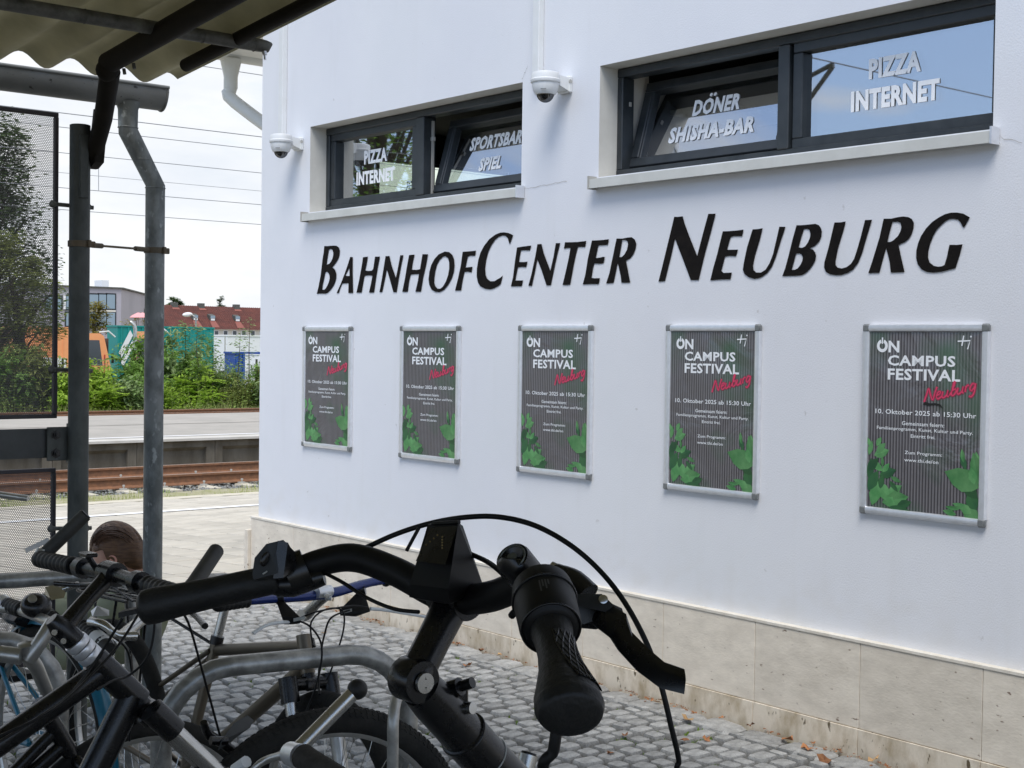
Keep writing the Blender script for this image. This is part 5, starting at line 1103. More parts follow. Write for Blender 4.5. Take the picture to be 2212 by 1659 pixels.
cable(tA, [at(u, v, d) for u, v, d in ((1005, 1192, 1.52), (1050, 1212, 1.47), (1082, 1236, 1.42), (1110, 1268, 1.40), (1130, 1300, 1.40))], .0028, name='hose')
cable(tA, [at(u, v, d) for u, v, d in ((1130, 1262, 1.40), (1128, 1300, 1.42), (1105, 1330, 1.44))], .004, name='hose')
cable(tA, [at(u, v, d) for u, v, d in ((1204, 1560, 1.36), (1196, 1620, 1.36), (1180, 1700, 1.38))]+[V((1.06, 1.1, .9))], .0058, name='hose')
# --- black mountain bike with bar ends -----------------------------------------------------------------
Btop = V((1.012, 2.523, 1.017)); Bhub = V((1.548, 2.448, .449))
tB, iB = bike('black mountain bike with bar ends on both grips and polished fork stanchions', (.40, 2.57, .34), Bhub, Btop, black_satin, black_satin, R_=.345, tr=.027, tube_r=.023, fork_r=.016, susp=True, tread=True, sad=(.22, 2.58, .93), headlen=.125, hoff=.098)
bL, bR, bC = V((1.12, 2.89, 1.083)), V((1.137, 2.252, 1.094)), V((1.140, 2.575, 1.092))
MB().tube([bL, L3(bL, bC, .75), bC, L3(bR, bC, .75), bR], [.0115, .0135, .0155, .0135, .0115], 20, sm=4).build('handlebar', black_satin, tB, 60)
grip(tB, L3(bL, bC, .50), bL, .0165, rubber, 9); grip(tB, L3(bR, bC, .50), bR, .0165, rubber, 9)
bar_end(tB, at(90, 1203, 2.96), at(184, 1112, 2.98), .0145, M('worn_black_tube', (.02, .02, .018), .6, col2=(.045, .042, .035), vs_=30)); bar_end(tB, at(408, 1278, 2.46), at(467, 1190, 2.6), .0145, MATS['worn_black_tube'])
MB().tube([at(90, 1203, 2.96), at(96, 1190, 2.965)], .0175, 14).build('bar_end_clamp', silver, tB, 40)
spdir = iB['sa']
MB().tube([Btop-spdir*.012, Btop+spdir*.006, Btop+spdir*.045], [.014, .021, .021], 24).tube([Btop+spdir*.015, L3(Btop+spdir*.015, bC, .5)+V((0, 0, .004)), bC], [.019, .0155, .018], 18, sm=4).lathe([(.0235, -.024), (.0235, .024)], bC, bL-bR, 22).build('stem', black_satin, tB, 50)
MB().lathe([(.0145, 0), (.013, .003), (.005, .0032)], Btop-spdir*.012, -spdir, 20).build('stem_cap', black_satin, tB, 40)
for i in range(3): MB().lathe([(.0225, 0), (.0232, .002), (.0232, .0135), (.0225, .0145)], Btop+spdir*(.047+.0165*i), spdir, 28).build('spacer_ring', alu, tB, 40)
for q in (.008, .032): MB().lathe([(.0055, 0), (.0055, .006)], Btop+spdir*q+V((-.016, -.017, -.004)), (-.6, -.8, 0), 12).build('stem_bolt', chrome, tB, 40)
MB().bbox(tuple(bC+V((-.03, .04, .035))), (.012, .02, .004), .002).tube([bC+V((-.01, .04, .0)), bC+V((-.03, .04, .032))], .006, 8).build('computer_mount', black_satin, tB, 30)
for sgn, e in ((1, bL), (-1, bR)):
    c_ = L3(e, bC, .62); MB().lathe([(.021, -.012), (.021, .012)], c_, bL-bR, 16).hull([c_+V((.01, .01, 0)), c_+V((.035, .015, -.012)), c_+V((.035, -.015, -.012)), c_+V((.01, -.01, -.02)), c_+V((.05, 0, -.03))]).build('lever_clamp', black_satin, tB, 40)
    MB().tube([c_+V((.045, 0, -.022)), L3(c_, e, .5)+V((.06, 0, -.05)), e+V((.035, 0, -.055))], [.006, .005, .006], 8, sm=4).build('brake_lever', black_satin, tB, 50)
MB().tube([at(300, 1548, 2.72), at(304, 1555, 2.72)], .034, 24).build('fork_seal', black_satin, tB, 40)
cable(tB, [at(u, v, d) for u, v, d in ((300, 1325, 2.55), (262, 1385, 2.5), (215, 1440, 2.45), (120, 1530, 2.35), (0, 1590, 2.3), (-60, 1620, 2.3))], .0024)
cable(tB, [at(u, v, d) for u, v, d in ((330, 1300, 2.6), (333, 1360, 2.6), (318, 1420, 2.6), (280, 1458, 2.6), (245, 1470, 2.55), (210, 1490, 2.5))], .0024)
cable(tB, [at(u, v, d) for u, v, d in ((398, 1328, 2.7), (412, 1360, 2.75), (440, 1460, 2.8), (470, 1570, 2.85), (478, 1600, 2.85))], .0026)
cable(tB, [at(u, v, d) for u, v, d in ((265, 1335, 2.6), (205, 1430, 2.6), (150, 1500, 2.5), (90, 1545, 2.4), (-30, 1620, 2.3))], .0026)
# front V-brake and small clip-on guard over the tyre
MB().hull([at(u, v, d) for u, v, d in ((478, 1600, 2.8), (505, 1562, 2.85), (535, 1545, 2.9), (548, 1556, 2.92), (540, 1572, 2.9), (500, 1600, 2.86), (470, 1622, 2.8), (505, 1562, 2.89), (535, 1545, 2.94), (500, 1600, 2.90))]).build('clip_on_guard', M('grey_plastic', (.035, .04, .042), .55), tB, 20)
MB().tube([at(440, 1560, 2.8), at(452, 1590, 2.82), at(500, 1620, 2.85), at(545, 1690, 2.88)], [.007, .009, .010, .009], 10, sm=3).tube([at(455, 1600, 2.80), at(490, 1600, 2.82)], .009, 10).build('brake_arm', black_satin, tB, 50)
MB().sheet([(0, 0), (.12, .10), (.135, .09), (.05, -.04), (-.01, -.08)], (.72, 2.495, .80), (1, 0, 0), (0, 0, 1)).build('frame_decal', silver_blk, tB, 0)
# --- silver city bike with blue handlebar, facing the camera ---------------------------------------------
Dc = V((1.949, 3.086, .897))
tD, iD = bike('silver and bronze bicycle with a dark blue straight handlebar, standing in front of the cobbles', (1.87, 4.18, .33), (1.90, 2.99, .33), (1.925, 3.17, .83), bronze, silver, R_=.335, tr=.024, sad=tuple(at(490, 1296, 4.12)), rack=True, susp=True, headlen=.10, fender=None)
dl, dr_ = at(470, 1308, 3.43), at(905, 1243, 3.87)
MB().tube([dl, at(540, 1297, 3.5), Dc, at(800, 1258, 3.76), dr_], [.0112, .0118, .0135, .0118, .0112], 18, sm=4).build('handlebar', blue_lac, tD, 60)
MB().tube([at(684, 1280, 3.6), at(714, 1276, 3.63)], .0150, 20).tube([at(704, 1290, 3.60), at(716, 1290, 3.6)], .009, 10).build('bar_clamp', alu, tD, 40)
MB().lathe([(.0065, 0), (.0065, .008), (.004, .0081)], at(707, 1287, 3.58), -CF, 12).build('clamp_bolt', chrome, tD, 40)
MB().tube([Dc+V((0, 0, -.005)), at(682, 1306, 3.66), at(663, 1326, 3.70), V((1.925, 3.17, .83))], [.013, .013, .0165, .016], 18, sm=3).build('stem', chrome, tD, 60)
MB().lathe([(.013, 0), (.015, .004), (.015, .012)], at(657, 1316, 3.71), (0, 0, -1), 14).build('stem_cap', chrome, tD, 50)
MB().tube([at(662, 1382, 3.69), at(663, 1398, 3.68), at(663, 1402, 3.68), at(665, 1412, 3.67)], [.021, .024, .019, .022], 18).build('headset', black_satin, tD, 40)
grip(tD, at(830, 1254, 3.79), dr_, .0155, rubber, 7); grip(tD, at(535, 1298, 3.5), dl, .0155, rubber, 7)
for (u0, v0, d0, lev) in ((604, 1297, 3.55, [(632, 1343, 3.5), (600, 1345, 3.47), (572, 1352, 3.44), (547, 1368, 3.42)]), (779, 1280, 3.74, [(800, 1315, 3.68), (835, 1318, 3.70), (880, 1326, 3.72), (925, 1333, 3.75)])):
    MB().tube([at(u0-8, v0-6, d0), at(u0+10, v0-9, d0)], .017, 16).build('lever_band', black_satin, tD, 40)
    a_ = lev[0]; k_ = 1 if lev[-1][0] > a_[0] else -1
    MB().hull([at(u0-8, v0, d0-.01), at(u0+8, v0, d0-.01), at(u0-4*k_, v0+34, d0-.06), at(u0-14*k_, v0+50, d0-.06), at(u0-46*k_, v0+38, d0-.07), at(u0-44*k_, v0+50, d0-.07), at(a_[0], a_[1]+6, a_[2]), at(u0, v0+20, d0-.03), at(u0-10*k_, v0+52, d0-.04)]).build('lever_body', black_matte, tD, 25)
    MB().sheet([(0, 0), (.028, .006), (.028, .014), (0, .008)], at(u0-36*k_-6, v0+46, d0-.085), CR, -CD).build('lever_print', silver_blk, tD, 0)
    MB().tube([at(*q) for q in lev], [.0068, .0065, .0052, .0062], 10, sm=4, flat=.7).build('brake_lever', white_pl, tD, 60)
cable(tD, [at(u, v, d) for u, v, d in ((645, 1336, 3.5), (690, 1320, 3.5), (760, 1309, 3.6), (795, 1312, 3.65))], .0022)
cable(tD, [at(u, v, d) for u, v, d in ((755, 1318, 3.6), (715, 1335, 3.55), (700, 1375, 3.55), (692, 1420, 3.55), (688, 1465, 3.55), (690, 1500, 3.5))], .0026)
cable(tD, [at(u, v, d) for u, v, d in ((640, 1340, 3.5), (668, 1352, 3.5), (692, 1385, 3.5), (694, 1430, 3.5), (680, 1490, 3.5), (660, 1540, 3.5))], .0026)
cable(tD, [at(u, v, d) for u, v, d in ((675, 1390, 3.55), (672, 1345, 3.55), (700, 1318, 3.58), (738, 1318, 3.6), (742, 1360, 3.6), (718, 1440, 3.6), (705, 1470, 3.6))], .0024)
# --- low bicycle with polished bar ends --------------------------------------------------------------------
tE, iE = bike('small bicycle with polished bar ends and brown grips, low between the two black bicycles', (.15, 1.56, .32), (1.22, 1.54, .32), (.98, 1.55, .84), silver, silver, R_=.325, tr=.023, sad=(.32, 1.56, .84))
eL, eR = at(628, 1628, 2.06), V((1.067, 1.29, .935))
MB().tube([eL, L3(eL, eR, .3), L3(eL, eR, .7), eR], .0112, 16, sm=3).build('handlebar', silver, tE, 60)
MB().tube([V((.98, 1.55, .84)), V((1.02, 1.54, .90)), L3(eL, eR, .5)], .014, 14, sm=3).build('stem', silver, tE, 60)
MB().tube([eL, at(650, 1633, 2.03)], .0175, 20).build('bar_end_clamp', alu, tE, 40)
bar_end(tE, at(640, 1622, 2.05), at(768, 1492, 2.10), .0110, chrome)
MB().ball(at(772, 1489, 2.10), .0155, 16, 10).build('rubber_cap', rubber, tE, 60)
bar_end(tE, eR, at(1142, 1630, 1.72), .0115, chrome, rubber)
grip(tE, at(654, 1634, 2.02), at(760, 1700, 1.92), .0175, grip_foam); grip(tE, L3(eL, eR, .75), eR, .0165, grip_foam)
MB().tube([at(618, 1630, 2.08), at(580, 1640, 2.1), at(555, 1655, 2.1), at(530, 1690, 2.1)], [.006, .006, .0055, .006], 10, sm=4).tube([at(530, 1660, 2.1), at(512, 1690, 2.1)], .008, 8).build('brake_lever', silver, tE, 60)
MB().tube([at(508, 1662, 2.12), at(532, 1645, 2.1)], .009, 10).build('lever_knob', white_pl, tE, 40)
# --- silver quill-stem city bike at the left ----------------------------------------------------------------
tC, iC = bike('old city bicycle with silver quill stem and round black bell at the left edge', (.12, 3.05, .33), (1.40, 3.02, .34), (1.135, 2.985, .80), black_satin, black_satin, R_=.335, tr=.02, sad=(.30, 3.05, .80), step=True)
MB().tube([at(100, 1492, 3.1), at(78, 1440, 3.05), at(57, 1412, 3.02)], [.0145, .0155, .0175], 18).lathe([(.0165, 0), (.0165, .018), (.013, .02)], at(56, 1408, 3.02), (-.2, -.2, 1), 18).build('quill_stem', silver, tC, 50)
MB().tube([at(0, 1412, 3.0), at(46, 1418, 3.0)], .018, 16).build('stem_barrel', silver, tC, 50)
MB().tube([at(62, 1425, 3.02), at(88, 1385, 3.02), at(112, 1345, 3.05)], [.016, .0155, .015], 16).build('riser_tube', silver, tC, 60)
MB().tube([at(0, 1313, 3.3), at(40, 1318, 3.25), at(80, 1332, 3.15), at(112, 1345, 3.05), at(150, 1352, 3.0), at(188, 1366, 2.95), at(226, 1402, 2.86)], .0112, 14, sm=4).build('handlebar', silver, tC, 60)
grip(tC, at(48, 1318, 3.24), at(10, 1305, 3.31), .0165, rubber, 6); MB().tube([at(4, 1300, 3.31), at(14, 1306, 3.3)], .0185, 16).build('grip_collar', alu, tC, 40)
grip(tC, at(180, 1356, 2.96), at(214, 1384, 2.89), .0165, rubber, 6); MB().tube([at(208, 1379, 2.9), at(228, 1396, 2.86)], .0185, 18).build('grip_collar', white_pl, tC, 40)
MB().tube([at(222, 1392, 2.87), at(236, 1404, 2.84)], [.019, .015], 16).build('grip_end', rubber, tC, 50)
MB().ball(at(78, 1308, 3.15), (.034, .034, .026), 24, 12, Matrix.Rotation(.4, 3, 'X')).build('bell', black_satin, tC, 60)
MB().lathe([(.010, 0), (.009, .004), (.003, .005)], at(70, 1294, 3.12), (-.3, -.8, .75), 18).build('bell_badge', silver, tC, 50)
MB().hull([at(u, v, d) for u, v, d in ((98, 1268, 3.2), (122, 1262, 3.2), (142, 1280, 3.18), (138, 1292, 3.16), (110, 1296, 3.16), (96, 1282, 3.2), (120, 1270, 3.24))]).build('bell_side', chrome, tC, 30)
MB().tube([at(20, 1320, 3.3), at(90, 1292, 3.3), at(128, 1276, 3.3), at(170, 1262, 3.3)], [.008, .010, .009, .007], 12, sm=4).build('brake_lever', chrome, tC, 60)
MB().hull([at(u, v, d) for u, v, d in ((196, 1320, 2.95), (210, 1308, 2.95), (236, 1318, 2.95), (236, 1330, 2.93), (200, 1332, 2.93), (212, 1314, 2.99))]).build('shifter', alu, tC, 30)
MB().tube([at(198, 1344, 2.93), at(225, 1350, 2.9), at(255, 1372, 2.9), at(294, 1374, 2.92)], [.012, .009, .0085, .010], 12, sm=4).build('brake_lever', chrome, tC, 60)
MB().tube([at(240, 1394, 2.95), at(302, 1342, 3.1), at(340, 1318, 3.2)], .0135, 16).build('front_carrier_tube', chrome, tC, 60)
cable(tC, [at(u, v, d) for u, v, d in ((240, 1372, 2.9), (272, 1400, 2.95), (283, 1440, 3.0), (285, 1500, 3.0), (280, 1600, 3.1))], .0024)
# --- teal bicycle by the perforated panels -------------------------------------------------------------------
tG, iG = bike('teal bicycle with matching mudguards leaning towards the perforated panel', (1.62, 4.10, .345), (1.50, 5.05, .345), (1.52, 4.83, .86), teal, silver, R_=.345, tr=.02, step=True, fender=teal, sad=(1.60, 4.3, .66), tube_r=.02)
MB().tube([V((1.22, 4.72, 1.0)), V((1.40, 4.84, 1.02)), V((1.52, 4.86, .98)), V((1.64, 4.86, 1.02)), V((1.80, 4.75, 1.0))], .011, 14, sm=4).tube([V((1.52, 4.83, .86)), V((1.52, 4.86, .98))], .013, 12).build('handlebar', silver, tG, 60)
# ------------------------------------------------------------------ crouching person
pb_ = V((2.50, 5.62, 0))
tP = thing('person', 'person with combed back brown hair crouching behind the bicycles in an olive green jacket', 'person', tuple(pb_))
fw_ = V((-.80, .60, 0)); sd_ = V((-.60, -.80, 0))       # facing left and away; sd_ is towards the camera
hc = at(250, 1194, 5.9)
def skin_mesh(chain, edges, name, mat, sub=2):
    me = bpy.data.meshes.new(name); off = BASE[tP.name]
    me.from_pydata([tuple(V(p[0])-off) for p in chain], edges, []); o = bpy.data.objects.new(name, me); COL.objects.link(o)
    sk_ = o.modifiers.new('s', 'SKIN'); sb = o.modifiers.new('u', 'SUBSURF'); sb.levels = sub; sb.render_levels = sub
    for i, p in enumerate(chain):
        me.skin_vertices[0].data[i].radius = (p[1], p[2] if len(p) > 2 else p[1])
    me.skin_vertices[0].data[0].use_root = True
    bpy.context.view_layer.update(); ev = o.evaluated_get(bpy.context.evaluated_depsgraph_get()); m2 = bpy.data.meshes.new_from_object(ev)
    bpy.data.objects.remove(o); m2.name = name; m2.materials.clear(); m2.materials.append(mat); m2.shade_smooth()
    
    for v_ in m2.vertices: v_.co += V((noise.noise(v_.co*9), noise.noise(v_.co*9+V((5, 0, 0))), noise.noise(v_.co*11+V((0, 7, 0)))))*.022
    o = bpy.data.objects.new(name, m2); COL.objects.link(o); o.parent = tP; BASE[o.name] = BASE[tP.name]; return o
hip = V((2.57, 5.52, .30)); chest = L3(hip, hc, .60)+V((.02, -.0, .04)); neck = hc-fw_*.055+V((0, 0, -.135))
body = [(hip, .13, .12), (L3(hip, chest, .5)-fw_*.03+V((0, 0, .03)), .13, .13), (chest, .14, .13), (neck+V((0, 0, -.03))-fw_*.02, .075), (neck+V((0, 0, .06)), .052)]
ed = [(0, 1), (1, 2), (2, 3), (3, 4)]
for g_ in (-1, 1):
    k0 = len(body); shd = L3(chest, neck, .55)+sd_*g_*.16-V((0, 0, .03)); elb = shd+fw_*.16+V((0, 0, -.24))+sd_*g_*.03; wr = elb+fw_*.20+V((0, 0, -.04))-sd_*g_*.05
    body += [(shd, .062), (elb, .048), (wr, .034), (wr+fw_*.07+V((0, 0, -.02)), .026)]; ed += [(2, k0), (k0, k0+1), (k0+1, k0+2), (k0+2, k0+3)]
    k1 = len(body); kn = hip+fw_*.36+sd_*g_*.15+V((0, 0, .16)); an = hip+fw_*.10+sd_*g_*.12; an.z = .09; toe = an+fw_*.17; toe.z = .045
    body += [(hip+sd_*g_*.09, .10), (kn, .068), (an, .045), (toe, .04)]; ed += [(0, k1), (k1, k1+1), (k1+1, k1+2), (k1+2, k1+3)]
skin_mesh(body, ed, 'body', olive_l)
R3 = Matrix((fw_, sd_, V((0, 0, 1)))).transposed() @ Matrix.Rotation(.42, 3, 'Y')
hd = MB()
def hp(x, y_, z): return hc+R3 @ V((x, y_, z))
n, m_ = 28, 20; vs = []
for i in range(m_+1):
    th_ = math.pi*i/m_
    for k in range(n):
        ph = 2*math.pi*k/n; x = .098*math.sin(th_)*math.cos(ph); y_ = .076*math.sin(th_)*math.sin(ph); z = .115*math.cos(th_)
        if z < -.02: x = x*(1-.25*(-z-.02)/.1)+.012*(-z-.02)/.1; y_ *= 1-.3*(-z-.02)/.1
        if x > .085 and abs(y_) < .02 and -.045 < z < .005: x += .016*(1-abs(y_)/.02)
        vs.append(hp(x, y_, z))
hd.add(vs, [(i*n+k, i*n+(k+1) % n, (i+1)*n+(k+1) % n, (i+1)*n+k) for i in range(m_) for k in range(n)])
hd.tube([hp(-.02, 0, -.06), hp(-.04, 0, -.15)], .055, 16)
hd.build('head', skin, tP, 60)
MB().ball(hp(.005, .078, -.022), (.020, .009, .031), 14, 10, R3).torus(hp(.004, .082, -.018), R3 @ V((.2, 1, 0)), .018, .0055, 18, 8).build('ear', M('ear_skin', (.70, .33, .24), .55), tP, 60)
MB().ball(hp(.088, .036, .004), (.008, .010, .006), 10, 6, R3).ball(hp(.088, -.036, .004), (.008, .010, .006), 10, 6, R3).build('eyes', white_pl, tP, 60)
MB().tube([hp(.099, .05, .022), hp(.1035, .03, .027), hp(.103, .012, .023)], .0022, 6).tube([hp(.090, .022, -.062), hp(.096, 0, -.060), hp(.090, -.022, -.062)], .003, 6).build('brow_and_mouth', hair_m, tP, 60)
# hair: a cap with combed grooves plus strands running back over the ear
vs = []; n, m_ = 44, 16
for i in range(m_+1):
    th_ = math.pi*.62*i/m_
    for k in range(n):
        ph = 2*math.pi*k/n; g_ = 1+.018*math.sin(ph*13+th_*3)
        x, y_, z = -.010+.112*g_*math.sin(th_)*math.cos(ph), .089*g_*math.sin(th_)*math.sin(ph), .132*g_*math.cos(th_)
        if math.cos(ph) > .35 and z < .045: x *= .70; y_ *= .80; z = max(z, .03)
        vs.append(hp(x, y_, z))
hr = MB().add(vs, [(i*n+k, i*n+(k+1) % n, (i+1)*n+(k+1) % n, (i+1)*n+k) for i in range(m_) for k in range(n)])
hr.ball(hp(-.062, 0, -.035), (.056, .074, .078), 18, 12, R3)
hr.build('hair', hair_m, tP, 60)
st_ = MB()
for i in range(220):
    s0 = rnd.uniform(-1, 1); a0 = rnd.uniform(.0, .5); sweep = rnd.uniform(.7, 1)
    pts = []
    for j in range(8):
        q = j/7; al = 1.05-a0-q*2.15*sweep; r_ = 1.012+.012*math.sin(q*3+i); y_ = .086*s0*(.75+.25*math.sin(q*3.1)); k_ = math.sqrt(max(.08, 1-(s0*.93)**2*.75))
        pts.append(hp(-.010+.112*r_*math.sin(al)*k_, y_, .130*r_*math.cos(al)*k_-.010*q))
    st_.tube(pts, [.0010, .0016, .0018, .0018, .0018, .0017, .0014, .0006], 4, False)
st_.build('hair_strands', M('hair_strands', (.075, .034, .016), .42, island=.9, spec=.5), tP, 50)
MB().tube([neck+sd_*.07+V((0, 0, -.01)), neck-fw_*.085+sd_*.04+V((0, 0, .0)), neck-fw_*.095-sd_*.04, neck-sd_*.07, neck+fw_*.05-sd_*.05+V((0, 0, -.04)), neck+fw_*.05+sd_*.05+V((0, 0, -.04)), neck+sd_*.07+V((0, 0, -.01))], .038, 12, sm=4).build('hood', olive, tP, 60)
# ------------------------------------------------------------------ far side of the tracks
GZ_ = -.62
def on(u, v, d, zz=None):
    p = at(u, v, d)
    if zz is not None: p.z = zz
    return p
def gz(y): return -.62 if y < 36 else (-.62-(y-36)*.0075 if y < 60 else -.8-(y-60)*.00143)
def leaf_blob(mb, rn, c, r, n, s_, droop=.3):
    for _ in range(n):
        while True:
            p = V((rn.uniform(-1, 1), rn.uniform(-1, 1), rn.uniform(-1, 1)))
            if p.length < 1: break
        p = p*(.45+.55*rn.random()) if p.length < .6 else p
        q = V(c)+V((p.x*r[0], p.y*r[1], p.z*r[2])); a = rn.uniform(0, 6.28); t_ = rn.uniform(-.2, .9); d = V((math.cos(a)*math.cos(t_), math.sin(a)*math.cos(t_), -math.sin(t_)*droop)); w_ = d.cross(V((rn.uniform(-.5, .5), rn.uniform(-.5, .5), 1))).normalized()
        s1 = s_*rn.uniform(.6, 1.3); e = q+d*s1; f1 = q+d*s1*.45+w_*s1*.27+V((0, 0, s1*.06)); f2 = q+d*s1*.45-w_*s1*.27+V((0, 0, s1*.06))
        mb.add([q, f1, e, f2], [(0, 1, 2), (0, 2, 3)])
def bush_mesh(seed, kind):
    rn = random.Random(seed); lf = MB(); stm = MB()
    nst = rn.randint(7, 10)
    for i in range(nst):
        a = rn.uniform(0, 6.28); r = rn.uniform(.1, .9); h = rn.uniform(.75, 1.7)*(1-.25*r); top = V((math.cos(a)*r, math.sin(a)*r*.8, h)); mid_ = V((math.cos(a)*r*.45, math.sin(a)*r*.4, h*.5))
        stm.tube([V((math.cos(a)*.12, math.sin(a)*.1, 0)), mid_, top], [.022, .014, .006], 5, sm=2)
        for k in range(5):
            q = L3(mid_, top, k/4+rn.uniform(-.1, .1))
            if kind == 'mix' and k % 2:         # compound leaves: a rib with leaflets
                for _ in range(5):
                    b = rn.uniform(0, 6.28); ln = rn.uniform(.35, .62); dr = V((math.cos(b), math.sin(b), rn.uniform(.1, .6)))
                    for j in range(9):
                        t_ = j/8; p = q+dr*ln*t_+V((0, 0, -.28*t_*t_*ln)); sdv = dr.cross(V((0, 0, 1))).normalized()
                        for g_ in (-1, 1):
                            s_ = .15*(1-.45*t_); e = p+sdv*g_*s_+dr*.05+V((0, 0, -.03)); w_ = dr.normalized()*.042; lf.add([p, p+sdv*g_*s_*.5+w_, e, p+sdv*g_*s_*.5-w_], [(0, 1, 2, 3)])
            else: leaf_blob(lf, rn, q, (.27, .27, .22), 62, .15 if kind == 'broad' else .085, 1.1)
    for k in range(6): leaf_blob(lf, rn, (rn.uniform(-.7, .7), rn.uniform(-.5, .5), rn.uniform(.15, .5)), (.4, .35, .28), 50, .13, 1)
    return lf, stm
VAR = []
for i, kd in enumerate(('broad', 'broad', 'mix', 'fine', 'broad', 'fine')): VAR.append(bush_mesh(100+i, kd))
VM = {}
def bush(label, x, y, var, mat, sc, rot, group='bushes growing between the tracks and the yard'):
    t = thing('bush', label, 'bush', (x, y, gz(y)), group)
    for nm, k, mt in (('foliage', 0, mat), ('stems', 1, bark)):
        key = (var, k, mt.name)
        if key not in VM:
            me = bpy.data.meshes.new(nm); me.from_pydata([tuple(p) for p in VAR[var][k].v], [], VAR[var][k].f); me.materials.append(mt); VM[key] = me
        o = bpy.data.objects.new(nm, VM[key]); COL.objects.link(o); o.parent = t; o.rotation_euler.z = rot; o.scale = sc
rb = random.Random(21)
BL = [(150, 36.8, 0, leaf_bright, 1.0, 1.1, 'bright green feathery bush left of the dark post'), (205, 38, 0, leaf_bright, 1.2, 1.25, 'bright green feathery bush just right of the dark post'), (240, 37.2, 2, leaf_bright, 1.0, 1.0, 'low lime green feathery bush beside the tracks'),
      (262, 40, 2, leaf_mid, 1.1, 1.5, 'mid green feathery bush below the striped container end'), (282, 37.3, 1, leaf_pale, 1.0, 1.15, 'broad leaved grey green bush directly left of the downpipe'), (303, 41, 4, leaf_mid, 1.3, 1.75, 'taller broad leaved bush behind the downpipe'),
      (372, 41, 4, leaf_pale, 1.3, 1.9, 'tall pale bush right of the downpipe in front of the teal container'), (395, 38.5, 0, leaf_mid, 1.3, 1.45, 'mid green feathery bush right of the downpipe'), (430, 40.5, 1, leaf_mid, 1.3, 1.6, 'broad leaved bush in front of the right end of the teal container'),
      (422, 37.4, 2, leaf_bright, 1.15, 1.25, 'lime green feathery bush in the middle of the gap'), (462, 39, 5, leaf_pale, 1.1, 1.4, 'thin pale bush under the white house windows'), (492, 38.2, 3, leaf_olive, 1.1, 1.15, 'dry olive bush in front of the blue container'),
      (520, 37.3, 5, leaf_olive, 1.0, .9, 'sparse brownish bush below the blue container'), (548, 38, 3, leaf_mid, 1.1, 1.35, 'dark small leaved bush beside the wall corner'), (575, 37.4, 4, leaf_pale, 1.0, 1.2, 'pale bush half hidden by the wall corner'),
      (345, 37.2, 5, leaf_bright, 1.0, .9, 'low green bush at the foot of the downpipe gap'), (318, 38, 1, leaf_mid, 1.1, 1.3, 'mid green bush mostly behind the downpipe'), (105, 37.5, 4, leaf_olive, 1.2, 1.5, 'olive bush behind the perforated panel, near its edge'), (60, 38, 1, leaf_mid, 1.3, 1.5, 'mid green bush behind the perforated panel'),
      (10, 38.5, 5, leaf_olive, 1.4, 1.6, 'olive bush behind the perforated panel at the left edge'), (-60, 38.5, 4, leaf_mid, 1.5, 1.7, 'green bush further left behind the panel')]
for u, y, var, mt, sx_, h_, lb in BL:
    w_ = CR*((u-1106)/F_PX)+CF; x = w_.x/w_.y*y; bush(lb, x, y, var, mt, (sx_*.95, sx_*.9, h_*.80), rb.uniform(0, 6))
def sapling(label, u, vtop, d, mat, seed, thin=False):
    rn = random.Random(seed); tp = at(u, vtop, d); b = V((tp.x+rn.uniform(-.1, .1), tp.y, gz(tp.y))); t = thing('sapling', label, 'young tree', tuple(b), 'thin saplings above the bushes')
    pts = [b, L3(b, tp, .35)+V((rn.uniform(-.06, .06), 0, 0)), L3(b, tp, .7)+V((rn.uniform(-.08, .08), 0, 0)), tp]
    MB().tube(pts, [.03, .02, .012, .004], 6, sm=4).build('stem', bark, t, 60)
    lf = MB()
    for k in range(9 if thin else 14):
        f = .42+.58*k/(9 if thin else 14); leaf_blob(lf, rn, L3(b, tp, f)+V((rn.uniform(-.16, .16), rn.uniform(-.15, .15), 0)), (.22, .2, .15), 17 if thin else 30, .13)
    lf.build('leaves', mat, t, 0)
sapling('slender yellowish sapling in front of the red roof, left one of a pair', 400, 692, 42, leaf_pale, 1); sapling('slender sapling under the street lamp, right one of a pair', 428, 700, 41, leaf_pale, 2)
sapling('tall thin sapling in front of the white trailer near the wall corner', 541, 683, 43, leaf_pale, 3, True); sapling('short sparse sapling right of the blue container post', 519, 722, 42, leaf_pale, 4, True); sapling('thin leafy sapling beside the teal container edge', 457, 725, 42, leaf_mid, 5)
gs = MB(); rg = random.Random(8)
for _ in range(15000):
    y = rg.uniform(33.7, 38.5); x = rg.uniform(5, 27)
    a = rg.uniform(0, 6.28); h = rg.uniform(.08, .42)*(.35+1.1*max(0, noise.noise(V((x*.6, y*.8, 4)))+.5)); w_ = .010
    z = gz(y); gs.add([(x-w_, y, z), (x+w_, y, z), (x+h*.45*math.cos(a), y+h*.3*math.sin(a), z+h)], [(0, 1, 2)])
gs.build('long_grass', grass_m, None, 0, kind='stuff')
wd_ = MB()
for _ in range(650):
    y = rg.uniform(34.6, 39.5); x = rg.uniform(7, 26); z = gz(y)
    if noise.noise(V((x*.5, y*.3, 14))) < -.12: continue
    h = rg.uniform(.45, 1.35); lx_, ly_ = rg.uniform(-.2, .2)*h, rg.uniform(-.1, .1)*h
    wd_.add([(x-.006, y, z), (x+.006, y, z), (x+lx_, y+ly_, z+h)], [(0, 1, 2)])
    for k in range(rg.randint(6, 13)):
        t_ = rg.uniform(.25, 1); p = V((x+lx_*t_, y+ly_*t_, z+h*t_)); a = rg.uniform(0, 6.28); s_ = rg.uniform(.05, .13)*(1.25-.6*t_); d = V((math.cos(a), math.sin(a), rg.uniform(-.3, .5)))*s_; q = d.cross(V((0, 0, 1)))*.28
        wd_.add([p, p+d*.5+q, p+d, p+d*.5-q], [(0, 1, 2, 3)])
